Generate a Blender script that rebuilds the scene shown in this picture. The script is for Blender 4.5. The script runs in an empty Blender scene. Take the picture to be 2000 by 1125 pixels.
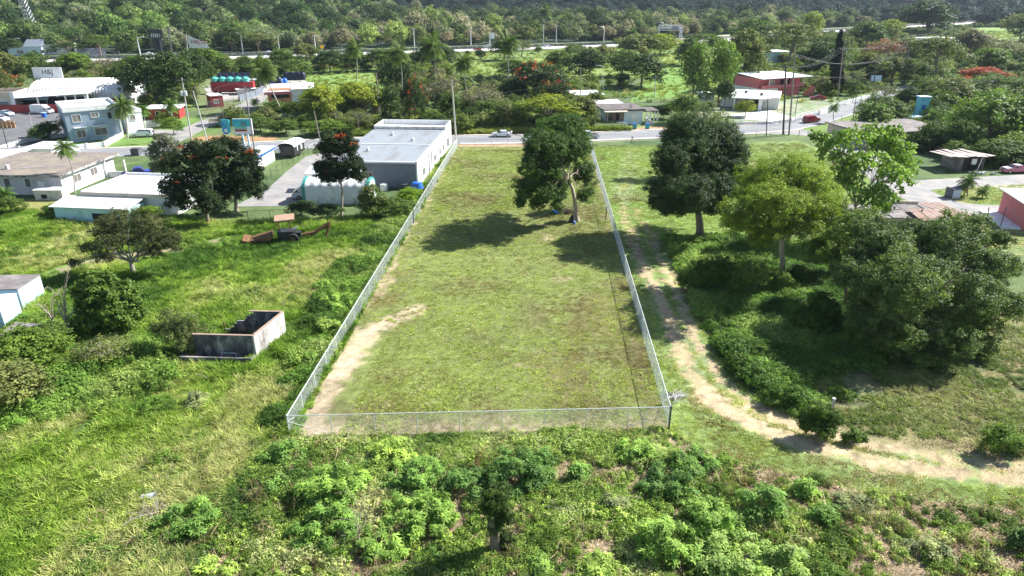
import bpy, math, random
import numpy as np
from mathutils import Vector, Matrix, Euler
S = bpy.context.scene
R = math.radians
# ------------------------------------------------------------ camera, light, exposure
CAMH, PITCH, FPX = 29.5, R(23.4), 1333.0
cam = bpy.data.cameras.new('camera'); camo = bpy.data.objects.new('camera', cam); S.collection.objects.link(camo)
camo.location = (0, 0, CAMH); camo.rotation_euler = (R(90) - PITCH, 0, 0)
cam.sensor_width = 36; cam.lens = 36 * FPX / 2000; cam.clip_start = 0.5; cam.clip_end = 8000
S.camera = camo
S.view_settings.view_transform = 'Standard'; S.view_settings.look = 'None'
S.view_settings.exposure = 1.25; S.view_settings.gamma = 1
SUN_EL, SUN_AZ = R(40), math.atan2(0.90, 0.44)          # azimuth measured from +Y towards +X
w = bpy.data.worlds.new('World'); S.world = w; w.use_nodes = True
nt = w.node_tree; sky = nt.nodes.new('ShaderNodeTexSky'); sky.sky_type = 'NISHITA'; sky.sun_disc = False
sky.sun_elevation = SUN_EL; sky.sun_rotation = SUN_AZ; sky.air_density = 1.0; sky.dust_density = 0.6
nt.links.new(sky.outputs[0], nt.nodes['Background'].inputs[0]); nt.nodes['Background'].inputs[1].default_value = 0.072
sl = bpy.data.lights.new('sun', 'SUN'); sl.energy = 5.0; sl.angle = R(0.53); sl.color = (1.0, 0.975, 0.93)
so = bpy.data.objects.new('sun', sl); S.collection.objects.link(so)
sd = Vector((math.sin(SUN_AZ) * math.cos(SUN_EL), math.cos(SUN_AZ) * math.cos(SUN_EL), math.sin(SUN_EL)))
so.rotation_euler = sd.to_track_quat('Z', 'Y').to_euler(); so.location = (60, 30, 80)

# ------------------------------------------------------------ geometry of the view (to find where things stand)
cp, sp = math.cos(PITCH), math.sin(PITCH)
def G(px, py, z=0.0):
    """ground (or height z) point seen at photo position px,py"""
    a = (px - 1000) / FPX; b = (562.5 - py) / FPX
    dy = cp + b * sp; dz = -sp + b * cp
    t = (CAMH - z) / -dz
    return (a * t, dy * t)
def GY(px, py, Y):
    """x,z of the point seen at px,py lying in the upright plane y=Y"""
    a = (px - 1000) / FPX; b = (562.5 - py) / FPX
    t = Y / (cp + b * sp)
    return (a * t, CAMH + (-sp + b * cp) * t)
def HT(px, pyb, pyt): return GY(px, pyt, G(px, pyb)[1])[1]
def SC(Y, z=0): return FPX / (Y * cp + (CAMH - z) * sp)

# ------------------------------------------------------------ object helpers
C = S.collection
def tag(o, label=None, cat=None, group=None, kind=None):
    if label: o['label'] = label
    if cat: o['category'] = cat
    if group: o['group'] = group
    if kind: o['kind'] = kind
    return o
def thing(name, label, cat, loc=(0, 0, 0), rot=0, group=None):
    o = bpy.data.objects.new(name, None); C.objects.link(o); o.empty_display_size = 0.3
    o.location = loc; o.rotation_euler = (0, 0, rot)
    return tag(o, label, cat, group)
def link(name, me, mat=None, parent=None):
    o = bpy.data.objects.new(name, me); C.objects.link(o)
    if mat is not None and not me.materials: me.materials.append(mat)
    if parent: o.parent = parent
    return o
def copy_tree(src, loc, rot=0, scale=(1, 1, 1), color=None):
    r = src.copy(); C.objects.link(r); r.location = loc; r.rotation_euler = (0, 0, rot); r.scale = scale
    if 'group' in r: del r['group']
    for ch in src.children:
        c = ch.copy(); C.objects.link(c); c.parent = r
        if color and c.name.startswith('crown'): c.color = color
        for g in ch.children:
            d = g.copy(); C.objects.link(d); d.parent = c
    return r
class MB:
    def __init__(s): s.v = []; s.f = []
    def add(s, vs, fs):
        n = len(s.v); s.v += [tuple(v) for v in vs]; s.f += [tuple(i + n for i in f) for f in fs]; return s
    def box(s, x0, x1, y0, y1, z0, z1, rot=None, piv=None):
        vs = [(x, y, z) for z in (z0, z1) for y in (y0, y1) for x in (x0, x1)]
        if rot is not None:
            p = Vector(piv or ((x0 + x1) / 2, (y0 + y1) / 2, (z0 + z1) / 2)); E_ = Euler(rot).to_matrix()
            vs = [tuple(E_ @ (Vector(v) - p) + p) for v in vs]
        return s.add(vs, [(0, 2, 3, 1), (4, 5, 7, 6), (0, 1, 5, 4), (2, 6, 7, 3), (0, 4, 6, 2), (1, 3, 7, 5)])
    def prism(s, poly, z0, z1):
        n = len(poly); zz0 = z0 if hasattr(z0, '__len__') else [z0] * n; zz1 = z1 if hasattr(z1, '__len__') else [z1] * n
        vs = [(p[0], p[1], zz0[i]) for i, p in enumerate(poly)] + [(p[0], p[1], zz1[i]) for i, p in enumerate(poly)]
        return s.add(vs, [tuple(range(n))[::-1], tuple(range(n, 2 * n))] + [(i, (i + 1) % n, n + (i + 1) % n, n + i) for i in range(n)])
    def extr(s, prof, x0, x1):
        """profile in (y,z) swept along x"""
        n = len(prof)
        return s.add([(x0, a, b) for a, b in prof] + [(x1, a, b) for a, b in prof],
                     [tuple(range(n)), tuple(range(n, 2 * n))[::-1]] + [(i, n + i, n + (i + 1) % n, (i + 1) % n) for i in range(n)])
    def tube(s, pts, rad, n=8, cap=True):
        pts = [Vector(p) for p in pts]; m = len(pts)
        if not hasattr(rad, '__len__'): rad = [rad] * m
        vs = []; fs = []
        for i, p in enumerate(pts):
            t = (pts[min(i + 1, m - 1)] - pts[max(i - 1, 0)])
            if t.length < 1e-6: t = Vector((0, 0, 1))
            t.normalize(); u = t.cross(Vector((0.31, 0.95, 0.05)))
            if u.length < 0.1: u = t.cross(Vector((1, 0, 0)))
            u.normalize(); q = t.cross(u)
            for k in range(n):
                a = 2 * math.pi * k / n
                vs.append(p + (u * math.cos(a) + q * math.sin(a)) * rad[i])
        for i in range(m - 1):
            for k in range(n):
                a = i * n + k; b = i * n + (k + 1) % n
                fs.append((a, b, b + n, a + n))
        if cap: fs.append(tuple(range(n))[::-1]); fs.append(tuple(range((m - 1) * n, m * n)))
        return s.add(vs, fs)
    def build(s, name, mat, parent=None, smooth=False, bevel=0):
        me = bpy.data.meshes.new(name); me.from_pydata(s.v, [], s.f); me.update()
        if smooth:
            for p in me.polygons: p.use_smooth = True
            me.set_sharp_from_angle(angle=R(40))
        o = link(name, me, mat, parent)
        if bevel:
            b = o.modifiers.new('bevel', 'BEVEL'); b.width = bevel; b.segments = 2; b.limit_method = 'ANGLE'
        return o
def np_mesh(name, V, F, attrs=None):
    """V (N,3), F (M,k) same-size faces; attrs: name -> (domain, type, array)"""
    me = bpy.data.meshes.new(name); V = np.asarray(V, np.float32); F = np.asarray(F, np.int32); M_, k = F.shape
    me.vertices.add(len(V)); me.vertices.foreach_set('co', V.ravel())
    me.loops.add(M_ * k); me.loops.foreach_set('vertex_index', F.ravel())
    me.polygons.add(M_); me.polygons.foreach_set('loop_start', np.arange(0, M_ * k, k, dtype=np.int32))
    me.polygons.foreach_set('loop_total', np.full(M_, k, np.int32))
    me.update(calc_edges=True)
    for an, (dom, typ, arr) in (attrs or {}).items():
        a = me.attributes.new(an, typ, dom)
        a.data.foreach_set('color' if 'COLOR' in typ else ('vector' if typ == 'FLOAT_VECTOR' else 'value'), np.asarray(arr, np.float32).ravel())
    return me

# ------------------------------------------------------------ noise in numpy
def vnoise(x, y, s, seed=0):
    rg = np.random.RandomState(seed); N = 256; L = rg.rand(N, N).astype(np.float32)
    u = np.asarray(x) / s + 1000.37; v = np.asarray(y) / s + 1000.71
    i = np.floor(u).astype(int); j = np.floor(v).astype(int); fu = u - i; fv = v - j
    fu = fu * fu * (3 - 2 * fu); fv = fv * fv * (3 - 2 * fv)
    i0 = i % N; i1 = (i + 1) % N; j0 = j % N; j1 = (j + 1) % N
    return (L[i0, j0] * (1 - fu) + L[i1, j0] * fu) * (1 - fv) + (L[i0, j1] * (1 - fu) + L[i1, j1] * fu) * fv
def fbm(x, y, s, o=4, seed=0):
    t = 0; a = 1; n = 0
    for k in range(o): t = t + a * vnoise(x, y, s / 2.0 ** k, seed + k * 7); n += a; a *= 0.55
    return t / n
def inpoly(x, y, poly):
    r = np.zeros(np.shape(x), bool); n = len(poly)
    for i in range(n):
        x0, y0 = poly[i]; x1, y1 = poly[(i + 1) % n]
        if y0 == y1: continue
        c = ((y0 > y) != (y1 > y)) & (x < (x1 - x0) * (y - y0) / (y1 - y0) + x0)
        r ^= c
    return r
def pdist(x, y, line):
    d = np.full(np.shape(x), 1e9)
    for (x0, y0), (x1, y1) in zip(line[:-1], line[1:]):
        dx, dy = x1 - x0, y1 - y0; L = dx * dx + dy * dy
        t = np.clip(((x - x0) * dx + (y - y0) * dy) / L, 0, 1)
        d = np.minimum(d, np.hypot(x - x0 - t * dx, y - y0 - t * dy))
    return d
def PW(*pts): return [G(a, b) for a, b in pts]
def sstep(a, b, x): t = np.clip((x - a) / (b - a), 0, 1); return t * t * (3 - 2 * t)

# ------------------------------------------------------------ materials
def newmat(name):
    m = bpy.data.materials.new(name); m.use_nodes = True; return m, m.node_tree, m.node_tree.nodes['Principled BSDF']
def mat(name, col, rough=0.7, metal=0, var=0.15, vs=1.2, bump=0.0, bs=6, dirt=None, dirtamt=0.5, dscale=0.5, stretch=(1, 1, 1), spec=0.5, wave=None):
    m, t, b = newmat(name); N = t.nodes; Lk = t.links
    tc = N.new('ShaderNodeTexCoord'); mp = N.new('ShaderNodeMapping'); mp.inputs['Scale'].default_value = stretch
    Lk.new(tc.outputs['Object'], mp.inputs[0])
    n1 = N.new('ShaderNodeTexNoise'); n1.inputs['Scale'].default_value = vs; n1.inputs['Detail'].default_value = 8; n1.inputs['Roughness'].default_value = 0.65
    Lk.new(mp.outputs[0], n1.inputs[0])
    mr = N.new('ShaderNodeMapRange'); mr.inputs[1].default_value = 0.3; mr.inputs[2].default_value = 0.7
    mr.inputs[3].default_value = 1 - var; mr.inputs[4].default_value = 1 + var; Lk.new(n1.outputs[0], mr.inputs[0])
    mx = N.new('ShaderNodeVectorMath'); mx.operation = 'SCALE'; mx.inputs[0].default_value = col[:3]; Lk.new(mr.outputs[0], mx.inputs['Scale'])
    out = mx.outputs[0]
    if dirt:
        n2 = N.new('ShaderNodeTexNoise'); n2.inputs['Scale'].default_value = dscale; n2.inputs['Detail'].default_value = 10; n2.inputs['Roughness'].default_value = 0.7
        Lk.new(mp.outputs[0], n2.inputs[0])
        r2 = N.new('ShaderNodeMapRange'); r2.inputs[1].default_value = 0.62 - 0.3 * dirtamt; r2.inputs[2].default_value = 0.78 - 0.25 * dirtamt; Lk.new(n2.outputs[0], r2.inputs[0])
        mm = N.new('ShaderNodeMix'); mm.data_type = 'RGBA'; Lk.new(r2.outputs[0], mm.inputs[0]); Lk.new(out, mm.inputs[6]); mm.inputs[7].default_value = (*dirt, 1); out = mm.outputs[2]
    Lk.new(out, b.inputs['Base Color']); b.inputs['Roughness'].default_value = rough; b.inputs['Metallic'].default_value = metal
    b.inputs['Specular IOR Level'].default_value = spec
    hsrc = None
    if wave:
        wv = N.new('ShaderNodeTexWave'); wv.bands_direction = wave[0]; wv.inputs['Scale'].default_value = wave[1]; Lk.new(tc.outputs['Object'], wv.inputs[0]); hsrc = wv.outputs['Fac']
        bp = N.new('ShaderNodeBump'); bp.inputs['Strength'].default_value = wave[2]; bp.inputs['Distance'].default_value = 0.05; Lk.new(hsrc, bp.inputs['Height']); Lk.new(bp.outputs[0], b.inputs['Normal'])
    elif bump:
        n3 = N.new('ShaderNodeTexNoise'); n3.inputs['Scale'].default_value = bs; n3.inputs['Detail'].default_value = 6; Lk.new(tc.outputs['Object'], n3.inputs[0])
        bp = N.new('ShaderNodeBump'); bp.inputs['Strength'].default_value = bump; bp.inputs['Distance'].default_value = 0.05; Lk.new(n3.outputs[0], bp.inputs['Height']); Lk.new(bp.outputs[0], b.inputs['Normal'])
    return m
def leafmat(name, inst=False, col=None, trans=0.28, rough=0.6, spec=0.14, satvar=1.0, grad=None):
    m, t, b = newmat(name); N = t.nodes; Lk = t.links
    if col: src = N.new('ShaderNodeRGB'); src.outputs[0].default_value = (*col, 1); base = src.outputs[0]
    elif inst: src = N.new('ShaderNodeAttribute'); src.attribute_type = 'INSTANCER'; src.attribute_name = 'icol'; base = src.outputs['Color']
    else: src = N.new('ShaderNodeObjectInfo'); base = src.outputs['Color']
    at = N.new('ShaderNodeAttribute'); at.attribute_name = 'tint'
    mr = N.new('ShaderNodeMapRange'); mr.inputs[3].default_value = 0.35; mr.inputs[4].default_value = 1.75; Lk.new(at.outputs['Fac'], mr.inputs[0])
    mx = N.new('ShaderNodeVectorMath'); mx.operation = 'SCALE'; Lk.new(base, mx.inputs[0]); Lk.new(mr.outputs[0], mx.inputs['Scale'])
    # young leaves are yellower
    yl = N.new('ShaderNodeVectorMath'); yl.operation = 'MULTIPLY'; Lk.new(mx.outputs[0], yl.inputs[0]); yl.inputs[1].default_value = (1.3, 1.1, 0.85)
    pw = N.new('ShaderNodeMath'); pw.operation = 'POWER'; Lk.new(at.outputs['Fac'], pw.inputs[0]); pw.inputs[1].default_value = 2.5
    mm = N.new('ShaderNodeMix'); mm.data_type = 'RGBA'; Lk.new(pw.outputs[0], mm.inputs[0]); Lk.new(mx.outputs[0], mm.inputs[6]); Lk.new(yl.outputs[0], mm.inputs[7])
    Lk.new(mm.outputs[2], b.inputs['Base Color']); b.inputs['Roughness'].default_value = rough; b.inputs['Specular IOR Level'].default_value = spec
    tr = N.new('ShaderNodeBsdfTranslucent'); tv = N.new('ShaderNodeVectorMath'); tv.operation = 'MULTIPLY'; Lk.new(mm.outputs[2], tv.inputs[0]); tv.inputs[1].default_value = (1.15, 1.45, 0.7)
    Lk.new(tv.outputs[0], tr.inputs[0]); ms = N.new('ShaderNodeMixShader'); ms.inputs[0].default_value = trans
    Lk.new(b.outputs[0], ms.inputs[1]); Lk.new(tr.outputs[0], ms.inputs[2]); Lk.new(ms.outputs[0], N['Material Output'].inputs[0])
    return m
M = {}
M['leaf'] = leafmat('leaf'); M['leafi'] = leafmat('leaf_mass', inst=True, trans=0.3); M['leafgloss'] = leafmat('leaf_glossy', rough=0.55, spec=0.16, trans=0.28)
M['flower'] = leafmat('flower', col=(0.42, 0.075, 0.02), trans=0.25)
M['twig'] = mat('twig', (0.30, 0.26, 0.22), 0.85, var=0.3, vs=6); M['bark'] = mat('bark', (0.22, 0.17, 0.13), 0.9, var=0.4, vs=3, bump=0.6, bs=9, stretch=(1, 1, 0.3))
M['barkpale'] = mat('bark_pale', (0.40, 0.33, 0.26), 0.85, var=0.3, vs=3, bump=0.5, bs=8, stretch=(1, 1, 0.3)); M['palmtrunk'] = mat('palm_trunk', (0.36, 0.33, 0.30), 0.85, var=0.25, vs=5, bump=0.4, bs=12)
M['white'] = mat('white_paint', (0.78, 0.78, 0.77), 0.6, var=0.06, dirt=(0.45, 0.42, 0.38), dirtamt=0.25, dscale=0.9)
M['whiteroof'] = mat('white_roof', (0.80, 0.80, 0.79), 0.6, var=0.05, dirt=(0.42, 0.40, 0.37), dirtamt=0.42, dscale=0.5, stretch=(1, .35, 1))
M['metalroof'] = mat('white_metal_roof', (0.30, 0.325, 0.35), 0.45, metal=0.0, var=0.06, dirt=(0.24, 0.22, 0.20), dirtamt=0.38, dscale=0.5, stretch=(1, .2, 1), wave=('X', 2.2, 0.7))
M['metalroofy'] = mat('corrugated_white', (0.72, 0.73, 0.74), 0.45, var=0.06, dirt=(0.45, 0.38, 0.32), dirtamt=0.2, dscale=0.5, wave=('X', 3.0, 0.7))
M['cream'] = mat('cream_paint', (0.62, 0.52, 0.42), 0.75, var=0.1, dirt=(0.35, 0.3, 0.25), dirtamt=0.3)
M['greywall'] = mat('blue_grey_steel', (0.17, 0.20, 0.24), 0.6, var=0.12, dirt=(0.12, 0.12, 0.12), dirtamt=0.3, wave=('X', 2.5, 0.5))
M['blue'] = mat('slate_blue_paint', (0.29, 0.37, 0.46), 0.75, var=0.08, dirt=(0.15, 0.2, 0.26), dirtamt=0.25)
M['lightblue'] = mat('pale_blue_paint', (0.50, 0.66, 0.78), 0.7, var=0.08, dirt=(0.3, 0.36, 0.4), dirtamt=0.25)
M['aqua'] = mat('aqua_paint', (0.48, 0.72, 0.72), 0.7, var=0.08, dirt=(0.3, 0.38, 0.36), dirtamt=0.3)
M['red'] = mat('red_paint', (0.36, 0.035, 0.035), 0.6, var=0.2); M['pink'] = mat('pink_paint', (0.62, 0.17, 0.19), 0.7, var=0.12, dirt=(0.45, 0.2, 0.2), dirtamt=0.3)
M['orange'] = mat('terracotta_paint', (0.52, 0.20, 0.11), 0.7, var=0.1); M['lilac'] = mat('pale_lilac_paint', (0.55, 0.52, 0.56), 0.75, var=0.08, dirt=(0.35, 0.32, 0.32), dirtamt=0.35)
M['glass'] = mat('dark_glass', (0.03, 0.035, 0.045), 0.15, var=0.3, vs=2, spec=0.8); M['dark'] = mat('dark_interior', (0.025, 0.022, 0.022), 0.9)
M['louver'] = mat('louvre_shutter', (0.30, 0.27, 0.25), 0.5, var=0.1, wave=('Z', 6, 1.0)); M['black'] = mat('black_paint', (0.025, 0.027, 0.03), 0.45, var=0.3)
M['rubber'] = mat('rubber', (0.022, 0.022, 0.022), 0.8); M['chrome'] = mat('steel_rim', (0.5, 0.5, 0.52), 0.35, metal=0.7)
M['galv'] = mat('galvanised_steel', (0.66, 0.68, 0.70), 0.45, metal=0.25, var=0.1); M['galvd'] = mat('dark_steel_post', (0.10, 0.11, 0.12), 0.6, var=0.2)
M['wire'] = mat('chain_link_wire', (0.72, 0.74, 0.76), 0.4, metal=0.1, var=0.05)
M['wood'] = mat('weathered_pole_wood', (0.26, 0.22, 0.19), 0.85, var=0.25, vs=4, stretch=(1, 1, 0.2)); M['woodd'] = mat('dark_pole_wood', (0.10, 0.085, 0.075), 0.85, var=0.3, vs=4, stretch=(1, 1, 0.2))
M['concpole'] = mat('concrete_pole', (0.48, 0.46, 0.43), 0.8, var=0.12); M['cable'] = mat('power_cable', (0.05, 0.05, 0.05), 0.7, spec=0.1); M['cablel'] = mat('bare_power_cable', (0.20, 0.20, 0.20), 0.7, spec=0.1)
M['conc'] = mat('weathered_concrete', (0.52, 0.49, 0.46), 0.9, var=0.2, vs=1.5, bump=0.3, dirt=(0.07, 0.07, 0.075), dirtamt=0.75, dscale=0.8)
M['concw'] = mat('pale_stained_concrete', (0.62, 0.60, 0.58), 0.9, var=0.15, bump=0.3, dirt=(0.2, 0.18, 0.16), dirtamt=0.42, dscale=1.3)
M['concdark'] = mat('mildewed_concrete', (0.07, 0.07, 0.078), 0.9, var=0.5, bump=0.5, dirt=(0.36, 0.34, 0.31), dirtamt=0.48, dscale=0.9, stretch=(1, 1, 0.6))
M['brick'] = mat('brick_edge', (0.34, 0.24, 0.18), 0.9, var=0.2); M['rust'] = mat('rusty_metal', (0.19, 0.095, 0.035), 0.85, var=0.5, vs=4, bump=0.4, dirt=(0.10, 0.045, 0.025), dirtamt=0.6, dscale=3)
M['rustpale'] = mat('faded_orange_sheet', (0.38, 0.24, 0.16), 0.85, var=0.4, vs=5)
M['oldroof'] = mat('mossy_flat_roof', (0.20, 0.165, 0.145), 0.95, var=0.3, vs=0.8, bump=0.4, dirt=(0.29, 0.25, 0.17), dirtamt=0.5, dscale=0.35)
M['oldroofg'] = mat('grey_weathered_roof', (0.17, 0.15, 0.145), 0.95, var=0.3, vs=1, bump=0.3, dirt=(0.30, 0.27, 0.25), dirtamt=0.5, dscale=0.4)
M['darkroof'] = mat('dark_weathered_roof', (0.11, 0.095, 0.09), 0.9, var=0.3, dirt=(0.19, 0.165, 0.15), dirtamt=0.5, dscale=0.6); M['greenteal'] = mat('teal_canvas', (0.05, 0.30, 0.27), 0.7)
M['tarp'] = mat('white_tarp', (0.74, 0.74, 0.72), 0.55, var=0.1, vs=0.8, bump=1.0, bs=1.2, dirt=(0.5, 0.47, 0.42), dirtamt=0.35, dscale=0.7)
M['plasticblue'] = mat('blue_plastic', (0.02, 0.13, 0.50), 0.4, var=0.15); M['tealplastic'] = mat('teal_plastic', (0.10, 0.50, 0.42), 0.35); M['navy'] = mat('navy_plastic', (0.012, 0.016, 0.035), 0.35)
M['asphalt'] = mat('asphalt', (0.20, 0.205, 0.22), 0.9, var=0.10, vs=0.4, bump=0.2, bs=20, dirt=(0.28, 0.275, 0.27), dirtamt=0.5, dscale=0.3, stretch=(.3, 1, 1))
M['asphaltd'] = mat('worn_driveway', (0.24, 0.235, 0.23), 0.9, var=0.14, vs=0.5, bump=0.2, bs=20, dirt=(0.34, 0.31, 0.28), dirtamt=0.6, dscale=0.3)
M['lotasphalt'] = mat('parking_asphalt', (0.12, 0.12, 0.125), 0.9, var=0.12, vs=0.4, dirt=(0.18, 0.175, 0.17), dirtamt=0.4, dscale=0.2)
M['concroad'] = mat('concrete_highway', (0.55, 0.52, 0.50), 0.85, var=0.06, vs=0.1); M['kerb'] = mat('pale_kerb', (0.50, 0.44, 0.38), 0.85, var=0.15, vs=1)
M['paintw'] = mat('road_paint', (0.75, 0.75, 0.73), 0.7, var=0.15, vs=3)
ORD = 'leftmost second third fourth fifth sixth seventh eighth ninth tenth eleventh twelfth thirteenth fourteenth fifteenth sixteenth seventeenth eighteenth nineteenth twentieth'.split()
def nth(i):
    t_ = 'twenty thirty forty fifty sixty'.split(); o_ = 'first second third fourth fifth sixth seventh eighth ninth'.split()
    return ORD[i] if i < 20 else (t_[(i + 1) // 10 - 2] + '-' + o_[(i + 1) % 10 - 1] if (i + 1) % 10 else ['thirtieth', 'fortieth', 'fiftieth', 'sixtieth'][(i + 1) // 10 - 3])
def carpaint(n, c): return mat(n, c, 0.25, var=0.03, spec=0.7)
# ------------------------------------------------------------ the ground
HW = PW((-700, 132), (-200, 126), (0, 122), (100, 119.5), (300, 116), (500, 112), (800, 102), (1000, 96), (1150, 91), (1330, 84), (1430, 77), (1560, 66), (1720, 56), (1850, 48), (2000, 40), (2250, 33))
_hx = np.array([p[0] for p in HW]); _hy = np.array([p[1] for p in HW])
def behind(x, y): return y - np.interp(x, _hx, _hy)
LOT = PW((568, 853), (1305, 835), (1152, 287), (893, 287))
ROAD = PW((-420, 322), (-100, 311), (60, 304), (200, 299), (400, 291), (560, 284), (720, 277), (900, 273), (1050, 271), (1200, 265), (1330, 260), (1450, 254), (1540, 246), (1610, 228), (1680, 205), (1740, 182), (1800, 168), (1880, 158))
SIDE = PW((1480, 256), (1590, 262), (1680, 300), (1740, 350), (1800, 385), (1880, 408), (2000, 416), (2200, 422))
SIDE2 = PW((1765, 366), (1850, 358), (2000, 350), (2200, 338))
LANE = PW((298, 292), (345, 268), (390, 246), (440, 226), (485, 205), (520, 180), (545, 165))
LANE2 = PW((262, 257), (310, 257), (350, 262))
ruts = [PW((1214, 405), (1228, 440), (1246, 500), (1278, 560), (1308, 640), (1345, 720), (1392, 785), (1470, 832), (1560, 868), (1700, 900), (1850, 925), (2100, 950)),
        PW((1242, 405), (1262, 440), (1292, 510), (1330, 590), (1362, 670), (1412, 745), (1480, 795), (1580, 840), (1700, 870), (1850, 898), (2100, 920))]
LEFTF = PW((0, 408), (110, 420), (330, 425), (480, 440), (640, 436), (740, 424), (880, 300), (568, 853), (520, 1125), (-250, 1400), (-500, 700))
FORE = PW((-300, 1400), (300, 900), (560, 860), (1310, 840), (1420, 905), (1700, 965), (2250, 1010), (2500, 1500))
GRR = PW((1310, 470), (1640, 480), (1740, 700), (1560, 740), (1420, 700), (1340, 600))
FARF = PW((560, 200), (1900, 200), (2000, 60), (0, 100))
def relief(x, y):
    z = np.zeros(np.shape(x))
    m = sstep(0, 3, -np.minimum(0, 0) + 0 * x)
    lf = inpoly(x, y, LEFTF) | inpoly(x, y, FORE)
    dl = np.minimum(pdist(x, y, LOT + [LOT[0]]), 6) / 6 * sstep(1.5, 5, pdist(x, y, ruts[0]))
    z += lf * dl * (fbm(x, y, 7, 3, 3) * 1.1 - 0.35)
    return z
def ground_z(x, y):
    x = np.asarray(x, float); y = np.asarray(y, float); b = behind(x, y); r = np.hypot(x, y)
    z = relief(x, y)
    hill = 27 * sstep(60, 420, b) * sstep(-40, -260, x) * (0.75 + 0.5 * vnoise(x, y, 160, 5))
    z = z + hill + sstep(0, 660, r - 840 - 190 * sstep(150, 400, x)) * sstep(-450, -150, x) * 190 *  (0.7 + 0.6 * vnoise(x, y, 400, 8)) + sstep(60, 500, b) * 3 * vnoise(x, y, 90, 4)
    return z
def axis(a0, a1, step, lo, hi, g=1.07):
    c = list(np.arange(a0, a1, step)); s = step; v = c[-1]
    while v < hi: s *= g; v += s; c.append(v)
    s = step; v = c[0]; L = []
    while v > lo: s *= g; v -= s; L.append(v)
    return np.array(L[::-1] + c)
gx = axis(-62, 62, 0.30, -1750, 1750, 1.055); gy = axis(22, 100, 0.30, -30, 1760, 1.022)
X, Y = np.meshgrid(gx, gy); Z = ground_z(X, Y)
col = np.zeros(X.shape + (3,))
def mixc(mask, c):
    global col
    mask = np.clip(mask, 0, 1)[..., None]; col = col * (1 - mask) + np.array(c) * mask
n1 = fbm(X, Y, 12, 4, 11); n2 = fbm(X, Y, 3, 4, 21); n3 = fbm(X, Y, 0.9, 3, 31); n4 = fbm(X, Y, 40, 3, 41)
mixc(np.ones(X.shape), (0.085, 0.12, 0.035)); mixc(sstep(0.4, 0.65, n1), (0.14, 0.17, 0.05)); mixc(sstep(0.5, 0.7, n2) * 0.5, (0.07, 0.10, 0.03))
far = behind(X, Y) > 20; mixc(far * 1.0, (0.045, 0.06, 0.03))
fb = (Y > 150) & (behind(X, Y) < -8)
mixc(fb * 0.9, (0.10, 0.145, 0.035)); mixc(fb * sstep(0.45, 0.62, n4) * 0.8, (0.20, 0.25, 0.055)); mixc(fb * sstep(0.5, 0.6, n1) * 0.6, (0.13, 0.14, 0.06))
for pl, c in ((((900, 118), (1130, 108), (1420, 104), (1430, 152), (1130, 150), (900, 145)), (0.24, 0.28, 0.06)), (((540, 140), (760, 132), (770, 195), (600, 200), (600, 160)), (0.21, 0.29, 0.06)),
              (((1270, 135), (1345, 120), (1345, 190), (1230, 200)), (0.19, 0.29, 0.05)), (((300, 122), (1500, 88), (1500, 100), (300, 135)), (0.22, 0.27, 0.07)),
              (((1890, 55), (2100, 50), (2000, 75), (1930, 95)), (0.24, 0.30, 0.07))):
    mixc(inpoly(X, Y, PW(*pl)) * 0.9, c)
lf = inpoly(X, Y, LEFTF)
mixc(lf * 1.0, (0.105, 0.155, 0.03)); mixc(lf * sstep(0.42, 0.62, n1) * 0.8, (0.17, 0.21, 0.04)); mixc(lf * sstep(0.55, 0.7, n2) * 0.7, (0.06, 0.10, 0.02))
fo = inpoly(X, Y, FORE)
mixc(fo * 1.0, (0.13, 0.145, 0.05)); mixc(fo * sstep(0.46, 0.58, n2) * 0.85, (0.33, 0.245, 0.165)); mixc(fo * sstep(0.5, 0.65, n1) * 0.5, (0.27, 0.20, 0.13))
# right-hand lawn and strip
RG = PW((1160, 290), (1560, 275), (1700, 330), (1700, 420), (1450, 470), (1330, 560), (1440, 760), (1640, 850), (2100, 880), (2100, 1010), (1700, 965), (1420, 905), (1312, 840))
rg = inpoly(X, Y, RG)
mixc(rg * 1.0, (0.185, 0.245, 0.045)); mixc(rg * sstep(0.45, 0.62, n1) * 0.7, (0.24, 0.27, 0.075)); mixc(rg * sstep(0.5, 0.68, n2) * 0.5, (0.12, 0.18, 0.03))
rr = inpoly(X, Y, PW((1740, 360), (2300, 330), (2300, 470), (1990, 500), (1800, 440))); mixc(rr * 1.0, (0.19, 0.22, 0.06)); mixc(rr * sstep(0.45, 0.6, n2) * 0.6, (0.30, 0.27, 0.12))
r2 = inpoly(X, Y, PW((1640, 640), (2200, 560), (2200, 900), (1700, 880), (1560, 820), (1440, 740), (1420, 690), (1480, 640)))
mixc(r2 * 1.0, (0.21, 0.20, 0.085)); mixc(r2 * sstep(0.45, 0.6, n2) * 0.75, (0.12, 0.15, 0.04)); mixc(r2 * sstep(0.5, 0.62, n1) * 0.6, (0.26, 0.235, 0.12))
dk = np.exp(-((X - 26) / 7) ** 2 - ((Y - 55) / 5.0) ** 2); mixc(sstep(0.25, 0.6, dk + 0.5 * (n2 - 0.5)), (0.16, 0.105, 0.065))
br = inpoly(X, Y, GRR); mixc(br * 1.0, (0.05, 0.075, 0.02))
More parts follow.
